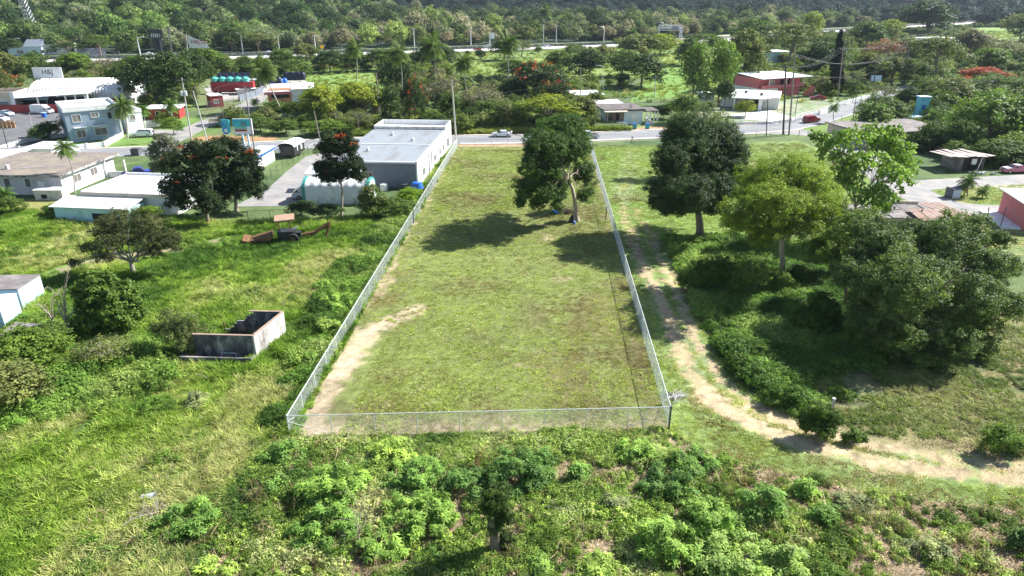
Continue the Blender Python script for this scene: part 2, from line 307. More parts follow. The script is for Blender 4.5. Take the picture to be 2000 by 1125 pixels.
# the mown lot
lt = inpoly(X, Y, LOT)
mixc(lt * 1.0, (0.185, 0.215, 0.055)); tf = np.clip((105 - Y) / 60, 0, 1)
mixc(lt * sstep(0.44, 0.60, n1) * (0.3 + 0.4 * tf), (0.15, 0.12, 0.06)); mixc(lt * sstep(0.5, 0.66, n2) * 0.55, (0.20, 0.235, 0.06)); mixc(lt * sstep(0.55, 0.7, n3) * 0.35, (0.10, 0.10, 0.04))
sw = vnoise(X * 0.25 + Y * 0.9, Y * 0.2 - X * 0.1, 1.3, 77); mixc(lt * sstep(0.55, 0.8, sw) * 0.3, (0.11, 0.12, 0.04))
cx, cy = G(740, 905); ring = np.abs(np.hypot(X - 1, Y - 50) % 2.3 - 1.1); mixc(lt * sstep(0.35, 0.0, ring) * sstep(60, 52, Y) * 0.16, (0.09, 0.08, 0.04))
LFN = PW((568, 853), (893, 287)); RFN = PW((1305, 835), (1152, 287))
dl_ = pdist(X, Y, LFN); bw = 0.5 + 1.5 * sstep(62, 46, Y) * (0.5 + fbm(X, Y, 5, 2, 91)) + 1.5 * np.exp(-((Y - 69) / 4) ** 2) + 1.2 * np.exp(-((Y - 98) / 4) ** 2)
mixc(lt * sstep(0.0, 0.9, bw - dl_ + 2.2 * (n2 - 0.5) + 1.4 * (n3 - .5)) * 0.85, (0.38, 0.30, 0.21))
tg = PW((660, 730), (720, 650), (770, 622), (815, 605)); mixc(lt * sstep(1.6, 0.5, pdist(X, Y, tg) + 2.0 * (n3 - 0.5)) * 0.9, (0.50, 0.40, 0.28))
mixc(lt * sstep(1.5, 0.4, pdist(X, Y, RFN) + 1.6 * (n2 - 0.5)) * 0.3, (0.30, 0.235, 0.15))
fr = pdist(X, Y, PW((568, 850), (1305, 832))); mixc(lt * sstep(2.2, 0.6, fr + 2.4 * (n2 - 0.5)) * 0.7, (0.36, 0.28, 0.19))
for (a, b_, r_) in ((1075, 465, 2.2), (1180, 520, 1.0), (1100, 545, 0.9), (1020, 715, 0.8), (1055, 440, 2.0)):
    q = G(a, b_); mixc(lt * sstep(r_, r_ * 0.4, np.hypot(X - q[0], (Y - q[1]) * 1.3) + 4.5 * (n3 - 0.42) + 3 * (n2 - .5)) * 0.6, (0.40, 0.32, 0.22))
# dirt track
spk0 = vnoise(X, Y, 0.45, 511)
for rt, ww in zip(ruts, (0.50, 0.36)):
    d = pdist(X, Y, rt); on = sstep(ww + 0.55, ww - 0.2, d + 2.0 * (n3 - 0.5) + 0.9 * (n2 - 0.5) + .8 * (spk0 - .5)) * (0.55 + 0.45 * sstep(105, 78, Y)); mixc(on * 0.9 * (0.6 + .7 * n2), (0.47, 0.36, 0.235))
dm = pdist(X, Y, PW((1392, 775), (1500, 830), (1620, 862))); mixc(sstep(2.0, 0.8, dm + 1.4 * (n2 - 0.5)) * 0.85, (0.55, 0.42, 0.27))
dm = pdist(X, Y, PW((1330, 640), (1392, 775), (1500, 826), (1650, 872), (1850, 910), (2100, 930))); mixc(sstep(2.6, 0.8, dm + 2.5 * (n2 - 0.5)) * 0.3, (0.38, 0.31, 0.18))
dm = pdist(X, Y, PW((1235, 290), (1215, 400))); mixc(sstep(2.2, 0.3, dm + 2 * (n2 - 0.5)) * 0.45, (0.36, 0.31, 0.16))
# small bare places and verges
for pts, r_, c in ((((130, 530), (220, 503), (350, 488), (460, 468)), 0.5, (0.30, 0.25, 0.15)), (((498, 780), (560, 742)), 1.0, (0.50, 0.42, 0.32)), (((440, 950), (540, 945)), 1.0, (0.36, 0.28, 0.17)),
                   (((330, 1080), (560, 1070)), 0.8, (0.36, 0.28, 0.17)), (((1450, 1060), (1700, 1100), (2000, 1070)), 1.6, (0.32, 0.235, 0.16)), (((1080, 975), (1170, 985)), 0.8, (0.33, 0.24, 0.17)),
                   (((400, 270), (520, 272)), 3.2, (0.40, 0.22, 0.12)), (((600, 392), (620, 330), (680, 300)), 0.1, (0.40, 0.3, 0.2)), (((1165, 254), (1300, 250)), 2.0, (0.45, 0.27, 0.18)),
                   (((900, 284), (1050, 284)), 0.9, (0.46, 0.30, 0.20)), (((1160, 275), (1330, 270)), 0.3, (0.4, 0.34, 0.24)), (((560, 390), (600, 345), (660, 290)), 0.4, (0.45, 0.30, 0.19)),
                   (((1400, 262), (1500, 257)), 0.5, (0.35, 0.28, 0.2)), (((1960, 365), (2100, 360)), 1.0, (0.55, 0.52, 0.46)), (((1900, 425), (1830, 430)), 1.5, (0.42, 0.35, 0.26)), (((620, 240), (640, 200), (680, 190)), 1, (0.24, 0.27, 0.08))):
    mixc(sstep(r_ + 0.8, r_ * 0.4, pdist(X, Y, PW(*pts)) + 1.6 * (n2 - 0.5)) * 0.9, c)
yd = inpoly(X, Y, PW((380, 150), (560, 150), (600, 185), (470, 222), (400, 240))); mixc(yd * 1.0, (0.17, 0.18, 0.06))
yd = inpoly(X, Y, PW((0, 240), (300, 215), (420, 240), (300, 290), (0, 300))); mixc(yd * 1.0, (0.16, 0.23, 0.045))
yd = inpoly(X, Y, PW((1390, 200), (1640, 190), (1640, 215), (1500, 262), (1330, 252))); mixc(yd * 1.0, (0.22, 0.25, 0.09)); mixc(yd * sstep(0.48, 0.6, n2) * .6, (0.38, 0.35, 0.29))
yd = inpoly(X, Y, PW((0, 395), (0, 440), (110, 440), (160, 400), (90, 385))); mixc(yd * 1.0, (0.24, 0.24, 0.08))
col *= (0.78 + 0.44 * n3)[..., None]; col *= np.where((col[..., 1] > col[..., 0])[..., None], np.where(lt[..., None], np.array([0.97, 1.0, 1.15]), np.array([0.88, 1.0, 1.3])), 1.0)
spk = vnoise(X, Y, 0.55, 501) * 0.6 + vnoise(X, Y, 0.3, 502) * 0.4; col *= (1 + (sstep(.62, .8, spk) * .35 - sstep(.38, .2, spk) * .35) * (rg | lt | lf | fo))[..., None]
H_, W_ = X.shape; idx = np.arange(H_ * W_).reshape(H_, W_)
F = np.stack([idx[:-1, :-1], idx[:-1, 1:], idx[1:, 1:], idx[1:, :-1]], -1).reshape(-1, 4)
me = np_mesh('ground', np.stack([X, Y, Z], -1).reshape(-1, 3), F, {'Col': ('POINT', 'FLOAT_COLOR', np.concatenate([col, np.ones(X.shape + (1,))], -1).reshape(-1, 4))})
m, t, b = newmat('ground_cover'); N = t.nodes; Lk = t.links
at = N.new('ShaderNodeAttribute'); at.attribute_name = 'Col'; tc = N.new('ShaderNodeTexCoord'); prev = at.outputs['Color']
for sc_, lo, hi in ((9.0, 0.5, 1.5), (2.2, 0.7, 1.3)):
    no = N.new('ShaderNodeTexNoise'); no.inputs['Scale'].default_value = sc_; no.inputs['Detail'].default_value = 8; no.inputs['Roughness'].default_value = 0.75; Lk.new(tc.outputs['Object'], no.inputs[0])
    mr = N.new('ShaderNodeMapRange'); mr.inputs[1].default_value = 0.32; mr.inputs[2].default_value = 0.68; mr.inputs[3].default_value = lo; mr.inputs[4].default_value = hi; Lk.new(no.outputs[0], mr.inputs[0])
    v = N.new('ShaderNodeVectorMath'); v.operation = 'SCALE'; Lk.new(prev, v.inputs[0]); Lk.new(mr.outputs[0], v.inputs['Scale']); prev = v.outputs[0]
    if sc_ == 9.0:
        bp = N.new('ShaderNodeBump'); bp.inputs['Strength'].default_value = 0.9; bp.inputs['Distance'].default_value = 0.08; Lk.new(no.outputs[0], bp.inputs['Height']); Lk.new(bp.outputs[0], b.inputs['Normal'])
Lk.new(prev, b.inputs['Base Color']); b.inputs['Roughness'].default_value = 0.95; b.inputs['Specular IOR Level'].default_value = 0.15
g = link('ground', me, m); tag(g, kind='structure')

def strip(name, line, w_, z, mt, h=0.0, off=0.0, kind='structure', sub=3):
    """ribbon (or solid of height h) along a line, shifted sideways by off"""
    P = [Vector((p[0], p[1], 0)) for p in line]; Q = []
    for i in range(len(P) - 1):
        p0 = P[max(i - 1, 0)]; p1 = P[i]; p2 = P[i + 1]; p3 = P[min(i + 2, len(P) - 1)]
        for k in range(sub):
            t_ = k / sub; Q.append(0.5 * ((2 * p1) + (p2 - p0) * t_ + (2 * p0 - 5 * p1 + 4 * p2 - p3) * t_ ** 2 + (3 * p1 - p0 - 3 * p2 + p3) * t_ ** 3))
    Q.append(P[-1]); b = MB(); n = len(Q); vs = []; fs = []
    for i, q in enumerate(Q):
        d = (Q[min(i + 1, n - 1)] - Q[max(i - 1, 0)]).normalized(); s_ = Vector((-d.y, d.x, 0))
        for e in (-w_ / 2, w_ / 2):
            a = q + s_ * (off + e); vs.append((a.x, a.y, z))
            vs.append((a.x, a.y, z - max(h, 0.06)))
    for i in range(n - 1):
        a = i * 4; fs += [(a, a + 4, a + 6, a + 2), (a + 2, a + 6, a + 7, a + 3), (a, a + 1, a + 5, a + 4)]
    b.add(vs, fs); o = b.build(name, mt)
    if kind: tag(o, kind=kind)
    return o
strip('road', ROAD, 8.2, 0.034, M['asphalt']); strip('pavement', ROAD[2:-3], 1.1, 0.12, M['kerb'], 0.12, 4.75); strip('pavement', ROAD[7:13], 0.9, 0.10, M['kerb'], 0.1, -4.7)
strip('road_marking', ROAD, 0.15, 0.04, M['paintw'], off=3.7); strip('road_marking', ROAD, 0.15, 0.04, M['paintw'], off=-3.7); strip('road_marking', ROAD, 0.12, 0.04, mat('yellow_paint', (0.42, 0.35, 0.16), 0.8), off=0)
strip('side_road', SIDE, 7.0, 0.028, M['asphaltd']); strip('side_road', SIDE2, 5.5, 0.024, M['asphaltd']); strip('lane', LANE, 5.5, 0.03, M['asphaltd']); strip('lane', LANE2, 4.5, 0.026, M['asphaltd'])
strip('highway', HW, 15, 0.2, M['concroad'], 0.25, 0); strip('highway', HW, 13, 0.2, M['concroad'], 0.25, 20)
strip('highway_verge', HW, 6, 0.12, mat('verge_grass', (0.19, 0.25, 0.06), 0.9, var=0.2), 0.12, 30)
def pad(name, pts, z, mt, h=0.06):
    b = MB(); b.prism(PW(*pts), z - h, z); return tag(b.build(name, mt), kind='structure')
pad('parking_lot', ((-80, 305), (-60, 232), (40, 216), (140, 212), (150, 240), (120, 268), (30, 292)), 0.03, M['lotasphalt'])
pad('driveway', ((455, 404), (520, 372), (560, 335), (598, 306), (640, 296), (700, 300), (720, 340), (735, 372), (640, 402)), 0.036, M['asphaltd'])
pad('driveway', ((1330, 232), (1440, 222), (1500, 214), (1560, 232), (1520, 240), (1400, 226), (1345, 245)), 0.03, M['concw'])
pad('tank_yard', ((395, 168), (590, 152), (610, 165), (540, 176), (480, 190), (420, 200)), 0.022, mat('yard_gravel', (0.36, 0.34, 0.31), 0.9))
# ------------------------------------------------------------ vegetation builders
def leafcloud(seed, blobs, cl=0.55, per=34, leaf=0.2, dens=1.0, shell=0.72, up=0.35, star=0, asp=0.5):
    """blobs: (x,y,z,rx,ry,rz). Leaf-sized faces gathered in clumps over and inside every blob"""
    rg = np.random.RandomState(seed); cs = []; nd = []; ct = []
    for (bx, by, bz, rx, ry, rz) in blobs:
        area = 4 * math.pi * ((rx * ry) ** 1.6 / 3 + (rx * rz) ** 1.6 / 3 + (ry * rz) ** 1.6 / 3) ** (1 / 1.6)
        n = max(4, int(area / (cl * cl * 2.6) * dens)); d = rg.normal(size=(n, 3)); d[:, 2] += up * 0.6
        d /= np.linalg.norm(d, axis=1)[:, None]
        r = shell + (1.04 - shell) * rg.rand(n); r[rg.rand(n) < 0.12] *= 0.6; r += (rg.rand(n) ** 4) * 0.16
        bump = 1 + 0.16 * np.sin(d[:, 0] * 5 + seed) * np.cos(d[:, 1] * 6 + seed * 2) + 0.1 * np.sin(d[:, 2] * 9 + seed)
        cs.append(np.array([bx, by, bz]) + d * (r * bump)[:, None] * np.array([rx, ry, rz])); nd.append(d); ct.append(np.full(n, rg.rand()) * 0.35 + rg.rand(n) * 0.4)
    cs = np.concatenate(cs); nd = np.concatenate(nd); ct = np.concatenate(ct); n = len(cs)
    cr = cl * (0.7 + 0.7 * rg.rand(n)); k = per
    off = rg.normal(size=(n, k, 3)); off /= np.linalg.norm(off, axis=2)[..., None]; off *= (0.35 + 0.65 * rg.rand(n, k, 1))
    P = cs[:, None] + off * cr[:, None, None] * np.array([1, 1, 0.75]); nrm = off * 0.55 + nd[:, None] * 0.5 + rg.normal(size=(n, k, 3)) * 0.45 + np.array([0, 0, up])
    P = P.reshape(-1, 3); nrm = nrm.reshape(-1, 3); nrm /= np.linalg.norm(nrm, axis=1)[:, None]
    tint = np.clip(np.repeat(ct, k) + rg.rand(n * k) * 0.3 - 0.05, 0, 1)
    return leafquads(rg, P, nrm, tint, leaf, asp, star)
def leafquads(rg, P, nrm, tint, leaf, asp=0.5, star=0):
    n = len(P); a = rg.normal(size=(n, 3)); t = np.cross(nrm, a); t /= np.linalg.norm(t, axis=1)[:, None] + 1e-9; s = np.cross(nrm, t)
    L = leaf * (0.65 + 0.7 * rg.rand(n))[:, None]; Vs = []; T = []
    for q in ([0] if not star else [-1.15, 0, 1.15]):
        tt = t * math.cos(q) + s * math.sin(q); ss = s * math.cos(q) - t * math.sin(q); l2 = L if not star else L * 1.1; a2 = asp if not star else 0.33
        base = P - (tt * l2 * 0.5 if not star else 0)
        Vs.append(np.stack([base, base + tt * l2 * 0.5 + ss * l2 * a2 * 0.5 - nrm * l2 * 0.04, base + tt * l2 - nrm * l2 * 0.12, base + tt * l2 * 0.5 - ss * l2 * a2 * 0.5 - nrm * l2 * 0.04], 1)); T.append(tint)
    return np.concatenate(Vs), np.concatenate(T)
def leafmesh(name, parts):
    V = np.concatenate([p[0] for p in parts]); T = np.concatenate([p[1] for p in parts]); n = len(V)
    return np_mesh(name, V.reshape(-1, 3), np.arange(n * 4).reshape(n, 4), {'tint': ('FACE', 'FLOAT', T)})
def limb(rg, a, b, bend, n=5):
    a = Vector(a); b = Vector(b); L = (b - a).length; o = []
    j = [Vector(rg.normal(size=3)) * L * bend for _ in range(2)]
    for i in range(n + 1):
        t = i / n; up = Vector((0, 0, 1)) * L * 0.12 * math.sin(math.pi * t)
        o.append(a.lerp(b, t) + up + j[0] * math.sin(math.pi * t) * 0.5 + j[1] * math.sin(2 * math.pi * t) * 0.3)
    return o
def wood(seed, base, fork, blobs, r0, twigs=3, bend=0.08, tr=0.02, reach=0.85):
    rg = np.random.RandomState(seed + 99); b = MB(); base = Vector(base); fork = Vector(fork)
    tp = limb(rg, base, fork, bend * 0.5, 6); b.tube([tp[0] - Vector((0, 0, 0.4))] + tp, [r0 * 1.5, r0 * 1.25] + [r0 * (1 - 0.06 * i) for i in range(1, 7)], 9)
    for i, (x, y, z, rx, ry, rz) in enumerate(blobs):
        tip = Vector((x, y, z)); st = fork.lerp(base, 0.12 * rg.rand()); d = tip - st; tip = st + d * reach; lp = limb(rg, st, tip, bend * 1.3)
        rr = r0 * (0.5 - 0.02 * min(i, 8)) * (0.7 + 0.5 * rg.rand()); b.tube(lp, [rr * (1 - 0.14 * q) for q in range(6)], 6)
        for k in range(twigs):
            s_ = lp[2 + k % 4]; dv = rg.normal(size=3); dv[2] = abs(dv[2]) * 0.6; dv /= np.linalg.norm(dv); e = tip + Vector((dv[0] * rx, dv[1] * ry, dv[2] * rz)) * 0.85
            b.tube(limb(rg, s_, e, bend * 1.5, 4), [rr * 0.45, rr * 0.36, rr * 0.26, rr * 0.16, tr], 4, cap=False)
    return b
def hero(name, label, base_px, fork_px, pix, kind, colr, r0, cat='tree', dens=1.0, leaf=0.2, per=34, cl=0.55, bark='bark', twigs=3, mt='leaf', depth=0.85, star=0, seed=1, flowers=0, asp=0.5, shell=0.72, bend=0.08, dz=0, group=None, dys=1.0, fat=1.06):
    """tree standing at base_px; its crown masses are given by where they show (px,py,rx,ry) and how far they lie from the trunk plane (dy)"""
    bx, by = G(*base_px); fx, fz = GY(fork_px[0], fork_px[1], by); bl = []
    for (px, py, rx, ry, dy) in pix:
        dy *= dys
        x, z = GY(px, py, by + dy); s = SC(by + dy, z); bl.append((x - bx, dy, z, rx / s * fat, rx / s * depth * fat, ry / s / 0.93))
    root = thing(name, label, cat, (bx, by, 0), group=group)
    rs = np.random.RandomState(seed + 3); sb = []
    for (x, y, z, rx, ry, rz) in bl:
        for k in range(8):
            dv = rs.normal(size=3); dv[2] += .25; dv /= np.linalg.norm(dv); f_ = .46 + .16 * rs.rand(); sb.append((x + dv[0] * rx * (1.12 - f_), y + dv[1] * ry * (1.12 - f_), z + dv[2] * rz * (1.12 - f_), rx * f_, ry * f_, rz * f_))
    wood(seed, (0, 0, 0), (fx - bx, 0, fz), bl, r0, twigs, bend).build('trunk', M[bark], root, smooth=True)
    c = link('crown', leafmesh('crown', [leafcloud(seed, sb, cl * .8, per, leaf, dens * 0.72, shell=shell, star=star, asp=asp)]), M[mt], root); c.color = (*colr, 1)
    if flowers:
        rg = np.random.RandomState(seed + 5); P = []; Nn = []
        for (x, y, z, rx, ry, rz) in bl:
            for _ in range(int(flowers * .6 * rx * ry)):
                d = rg.normal(size=3); d[2] = abs(d[2]) + 0.5; d /= np.linalg.norm(d); c0 = np.array([x, y, z]) + d * np.array([rx, ry, rz]) * 1.08
                k = rg.randint(10, 46); P.append(c0 + rg.normal(size=(k, 3)) * (.34, .34, .14)); Nn.append(d + rg.normal(size=(k, 3)) * 0.6)
        P = np.concatenate(P); Nn = np.concatenate(Nn); Nn /= np.linalg.norm(Nn, axis=1)[:, None]
        link('flowers', leafmesh('flowers', [leafquads(rg, P, Nn, 0.3 + 0.5 * rg.rand(len(P)), 0.2, 0.7)]), M['flower'], root)
    return root
# ---- copies for the middle distance: unit trees 10 m tall, 10 m wide
def unit_tree(name, seed, blobs, leaf, per, cl, dens, r0=0.22, twigs=2, bark='bark', mt='leaf', fork=3.0, flowers=0, shell=0.72, tr=0.03):
    root = thing(name, 'x', 'tree'); bl = blobs
    wood(seed, (0, 0, 0), (0, 0, fork), bl[:7], r0, twigs, tr=tr).build('trunk', M[bark], root, smooth=True)
    link('crown', leafmesh('crown', [leafcloud(seed, bl, cl, per, leaf, dens, shell=shell)]), M[mt], root)
    if flowers:
        rg = np.random.RandomState(seed); P = []; Nn = []
        for (x, y, z, rx, ry, rz) in bl:
            for _ in range(flowers):
                d = rg.normal(size=3); d[2] = abs(d[2]); d /= np.linalg.norm(d); k = rg.randint(5, 14); P.append(np.array([x, y, z]) + d * np.array([rx, ry, rz]) * 1.08 + rg.normal(size=(k, 3)) * 0.3); Nn.append(np.tile(d, (k, 1)) + rg.normal(size=(k, 3)) * .5)
        P = np.concatenate(P); Nn = np.concatenate(Nn); Nn /= np.linalg.norm(Nn, axis=1)[:, None]
        link('flowers', leafmesh('flowers', [leafquads(rg, P, Nn, 0.3 + 0.5 * rg.rand(len(P)), 0.42, 0.7)]), M['flower'], root)
    return root
def rblobs(seed, n, R0, z0, z1, r, flat=1.0):
    rg = np.random.RandomState(seed); o = []
    for i in range(n):
        a = 2.4 * i + rg.rand(); t = (i + 0.5) / n; rad = R0 * math.sqrt(t) * (0.75 + 0.35 * rg.rand()); z = z1 - (z1 - z0) * (rad / R0) ** 1.6 * (0.7 + 0.5 * rg.rand())
        rr = r * (0.75 + 0.5 * rg.rand()); o.append((rad * math.cos(a), rad * math.sin(a), z, rr, rr, rr * 0.8 * flat))
    return o
def palm_mesh(seed, nf=20, L=3.6, wind=0.35, droop=1.0):
    droop *= 1.6; nf = int(nf * 1.35); L = L * 1.08
    rg = np.random.RandomState(seed); Vs = []; T = []
    for i in range(nf):
        az = 2 * math.pi * (i * 0.382) + rg.rand() * 0.4; el = R(75) - (i / nf) * R(105); d0 = np.array([math.cos(az) * math.cos(el), math.sin(az) * math.cos(el), math.sin(el)]) + np.array([-wind, 0.1, 0.05]) * (0.4 + 0.6 * rg.rand())
        d0 /= np.linalg.norm(d0); p = np.zeros(3); l = L * (0.8 + 0.3 * rg.rand()); n = 15; dt = l / n; d = d0.copy(); old = i > nf * 0.8
        for k in range(n):
            d = d + np.array([-0.03 * wind, 0, -0.085 * droop * (0.5 + k / n)]); d /= np.linalg.norm(d); q = p + d * dt
            s = np.cross(d, [0, 0, 1.0]); s /= np.linalg.norm(s) + 1e-6; upv = np.cross(s, d); wdt = l * 0.27 * math.sin(math.pi * min(1, (k + 1.2) / n) ** 0.8) + 0.05
            for sg in (-1, 1):
                for h in (0, 0.5):
                    b0 = p + d * dt * h; tipv = b0 + s * sg * wdt + d * wdt * 0.55 - upv * wdt * (0.35 + 0.3 * rg.rand()); hw = d * dt * 0.24
                    Vs.append([b0 - hw, b0 + hw, tipv + hw * 0.25, tipv - hw * 0.25]); T.append(0.95 if old else 0.25 + 0.35 * rg.rand())
            p = q
    return np.array(Vs), np.array(T)
def palm(name, label, base, top, colr, L=3.4, seed=1, wind=0.35, nf=20, r=0.16, group=None, droop=1.0, cat='palm tree', bow=0.06):
    """palm standing at photo point base with its crown centre seen at photo point top"""
    bx, by = G(*base); tx, tz = GY(top[0], top[1], by); root = thing(name, label, cat, (bx, by, 0), group=group); dx = tx - bx
    pts = [(dx * (t ** 1.1) + bow * tz * math.sin(math.pi * t) * (0.5 if dx >= 0 else -0.5), 0.05 * tz * math.sin(math.pi * t), tz * t - (0.3 if t == 0 else 0)) for t in [i / 8 for i in range(9)]]
    MB().tube(pts, [r * 1.7] + [r * (1.1 - 0.045 * i) for i in range(8)], 8).build('trunk', M['palmtrunk'], root, smooth=True)
    V, T = palm_mesh(seed, nf, L, wind, droop); V = V + np.array([dx, 0, tz - 0.1]); c = link('crown', leafmesh('crown', [(V, T)]), M['leaf'], root); c.color = (*colr, 1)
    if L > 2.8:
        rg = np.random.RandomState(seed); b = MB()
        for k in range(7):
            a = k * 0.9; b.tube([(dx + 0.3 * math.cos(a), 0.3 * math.sin(a), tz - 0.25), (dx + 0.42 * math.cos(a), 0.42 * math.sin(a), tz - 0.42), (dx + 0.45 * math.cos(a), 0.45 * math.sin(a), tz - 0.65)], [0.04, 0.17, 0.06], 6)
        b.build('coconut', M['leaf'], root, smooth=True).color = (0.2, 0.16, 0.04, 1)
    return root
# ---- uncountable cover: instanced over the ground
def scatter(name, protos, pts, scl, rot, kind, icol, label, cat):
    n = len(pts); me = bpy.data.meshes.new(name); me.vertices.add(n); me.vertices.foreach_set('co', np.asarray(pts, np.float32).ravel())
    for an, typ, arr in (('scl', 'FLOAT_VECTOR', scl), ('rot', 'FLOAT_VECTOR', rot), ('knd', 'FLOAT', kind), ('icol', 'FLOAT_COLOR', np.concatenate([icol, np.ones((n, 1))], 1))):
        a = me.attributes.new(an, typ, 'POINT'); a.data.foreach_set('color' if 'COLOR' in typ else ('vector' if 'VEC' in typ else 'value'), np.asarray(arr, np.float32).ravel())
    o = link(name, me); ng = bpy.data.node_groups.new(name, 'GeometryNodeTree'); ng.interface.new_socket('Geometry', in_out='INPUT', socket_type='NodeSocketGeometry'); ng.interface.new_socket('Geometry', in_out='OUTPUT', socket_type='NodeSocketGeometry')
    N = ng.nodes; Lk = ng.links; gi = N.new('NodeGroupInput'); go = N.new('NodeGroupOutput'); jn = N.new('GeometryNodeJoinGeometry')
    def na(nm, dt): q = N.new('GeometryNodeInputNamedAttribute'); q.data_type = dt; q.inputs[0].default_value = nm; return q
    sc, ro, kn = na('scl', 'FLOAT_VECTOR'), na('rot', 'FLOAT_VECTOR'), na('knd', 'FLOAT')
    for i, pm in enumerate(protos):
        po = bpy.data.objects.new(name + '_source', pm); oi = N.new('GeometryNodeObjectInfo'); oi.inputs['Object'].default_value = po; oi.inputs['As Instance'].default_value = True
        cm = N.new('FunctionNodeCompare'); cm.data_type = 'FLOAT'; cm.operation = 'EQUAL'; cm.inputs[1].default_value = i; cm.inputs['Epsilon'].default_value = 0.1; Lk.new(kn.outputs[0], cm.inputs[0])
        ip = N.new('GeometryNodeInstanceOnPoints'); Lk.new(gi.outputs[0], ip.inputs['Points']); Lk.new(cm.outputs[0], ip.inputs['Selection']); Lk.new(oi.outputs['Geometry'], ip.inputs['Instance'])
        Lk.new(ro.outputs[0], ip.inputs['Rotation']); Lk.new(sc.outputs[0], ip.inputs['Scale']); Lk.new(ip.outputs[0], jn.inputs[0])
    Lk.new(jn.outputs[0], go.inputs[0]); md = o.modifiers.new('scatter', 'NODES'); md.node_group = ng
    return tag(o, label, cat, kind='stuff')
def blades(seed, n, h, spread, wdt, lean=0.5):
    rg = np.random.RandomState(seed); az = rg.rand(n) * 6.283; r = spread * np.sqrt(rg.rand(n)); b = np.stack([r * np.cos(az), r * np.sin(az), np.zeros(n)], 1)
    a2 = az + rg.normal(size=n) * 0.7; ln = lean * (0.3 + rg.rand(n)); hh = h * (0.55 + 0.6 * rg.rand(n)); d = np.stack([np.cos(a2), np.sin(a2), np.zeros(n)], 1)
    mid = b + d * (ln * hh * 0.35)[:, None] + np.array([0, 0, 1]) * (hh * 0.6)[:, None]; tip = b + d * (ln * hh)[:, None] + np.array([0, 0, 1]) * (hh * (1 - 0.25 * ln))[:, None]
    s = np.stack([-np.sin(a2), np.cos(a2), np.zeros(n)], 1) * (wdt * (0.7 + 0.6 * rg.rand(n)))[:, None]; T = 0.25 + 0.6 * rg.rand(n)
    return np.concatenate([np.stack([b - s * .5, b + s * .5, mid + s * .5, mid - s * .5], 1), np.stack([mid - s * .5, mid + s * .5, tip + s * .08, tip - s * .08], 1)]), np.concatenate([T, T])
def protom(parts): me = leafmesh('leaf_source', parts); me.materials.append(M['leafi']); return me
rng = np.random.RandomState(7)
def pts_in(poly, n, extra=None):
    P = np.array(poly); x = rng.uniform(P[:, 0].min(), P[:, 0].max(), n * 4); y = rng.uniform(P[:, 1].min(), P[:, 1].max(), n * 4)
    k = inpoly(x, y, poly); x, y = x[k][:n], y[k][:n]
    return x, y
def infront(x, y, m=1.0):
    """roughly inside what the camera can see, with a margin"""
    fw = y * cp + CAMH * sp; return (np.abs(x) < fw * 0.75 * m + 8) & (y > 22)
def cover(name, protos, x, y, smin, smax, cols, label, cat, hs=1.0, tilt=0.15, zoff=-0.03, cn=6, colvar=0.15, maskf=None):
    k = infront(x, y, 1.12)
    if maskf is not None: k &= maskf(x, y)
    x = x[k]; y = y[k]; n = len(x); z = ground_z(x, y) + zoff; s = smin + (smax - smin) * rng.rand(n) ** 1.3 * (0.5 + vnoise(x, y, cn * 0.7, 55))
    ci = np.clip(fbm(x, y, cn, 3, 61) * 2.4 - 0.7 + rng.normal(size=n) * 0.16, 0, 0.999) * (len(cols) - 1); i0 = ci.astype(int); f = (ci - i0)[:, None]; cols = np.array(cols)
    c = cols[i0] * (1 - f) + cols[np.minimum(i0 + 1, len(cols) - 1)] * f; c = c * (1 + rng.normal(size=(n, 1)) * colvar)
    return scatter(name, protos, np.stack([x, y, z], 1), np.stack([s, s, s * hs], 1), np.stack([rng.normal(size=n) * tilt, rng.normal(size=n) * tilt, rng.rand(n) * 6.283], 1), rng.randint(0, len(protos), n), np.clip(c, 0.003, 1), label, cat)
# ------------------------------------------------------------ buildings
not_built = []      # footprints that no plant may stand in
def frame2(pl, pr):
    a = G(*pl); b = G(*pr); return (a[0], a[1], 0), math.atan2(b[1] - a[1], b[0] - a[0]), math.hypot(b[0] - a[0], b[1] - a[1])
def fp_add(loc, rot, x0, x1, y0, y1, m=0.6):
    c, s = math.cos(rot), math.sin(rot); not_built.append([(loc[0] + u * c - v * s, loc[1] + u * s + v * c) for u, v in ((x0 - m, y0 - m), (x1 + m, y0 - m), (x1 + m, y1 + m), (x0 - m, y1 + m))])
def window(root, face, u, z, w_, h_, W, D, mt='louver', fr='white', name='window'):
    """window on a face of a box W wide and D deep: f front, r right, l left"""
    def bx(b, u0, u1, z0, z1, o0, o1):
        if face == 'f': b.box(u0, u1, -o1, -o0, z0, z1)
        elif face == 'r': b.box(W + o0, W + o1, u0, u1, z0, z1)
        else: b.box(-o1, -o0, u0, u1, z0, z1)
    f = MB(); t_ = 0.09
    bx(f, u - t_, u, z - t_, z + h_ + t_, 0.003, 0.08); bx(f, u + w_, u + w_ + t_, z - t_, z + h_ + t_, 0.003, 0.08); bx(f, u, u + w_, z + h_, z + h_ + t_, 0.003, 0.08); bx(f, u, u + w_, z - t_, z, 0.003, 0.12)
    if w_ > 1.1: bx(f, u + w_ / 2 - 0.03, u + w_ / 2 + 0.03, z, z + h_, 0.003, 0.06)
    o = f.build(name, M[fr], root); p = MB(); bx(p, u, u + w_, z, z + h_, 0.002, 0.035); p.build('pane', M[mt], o); return o
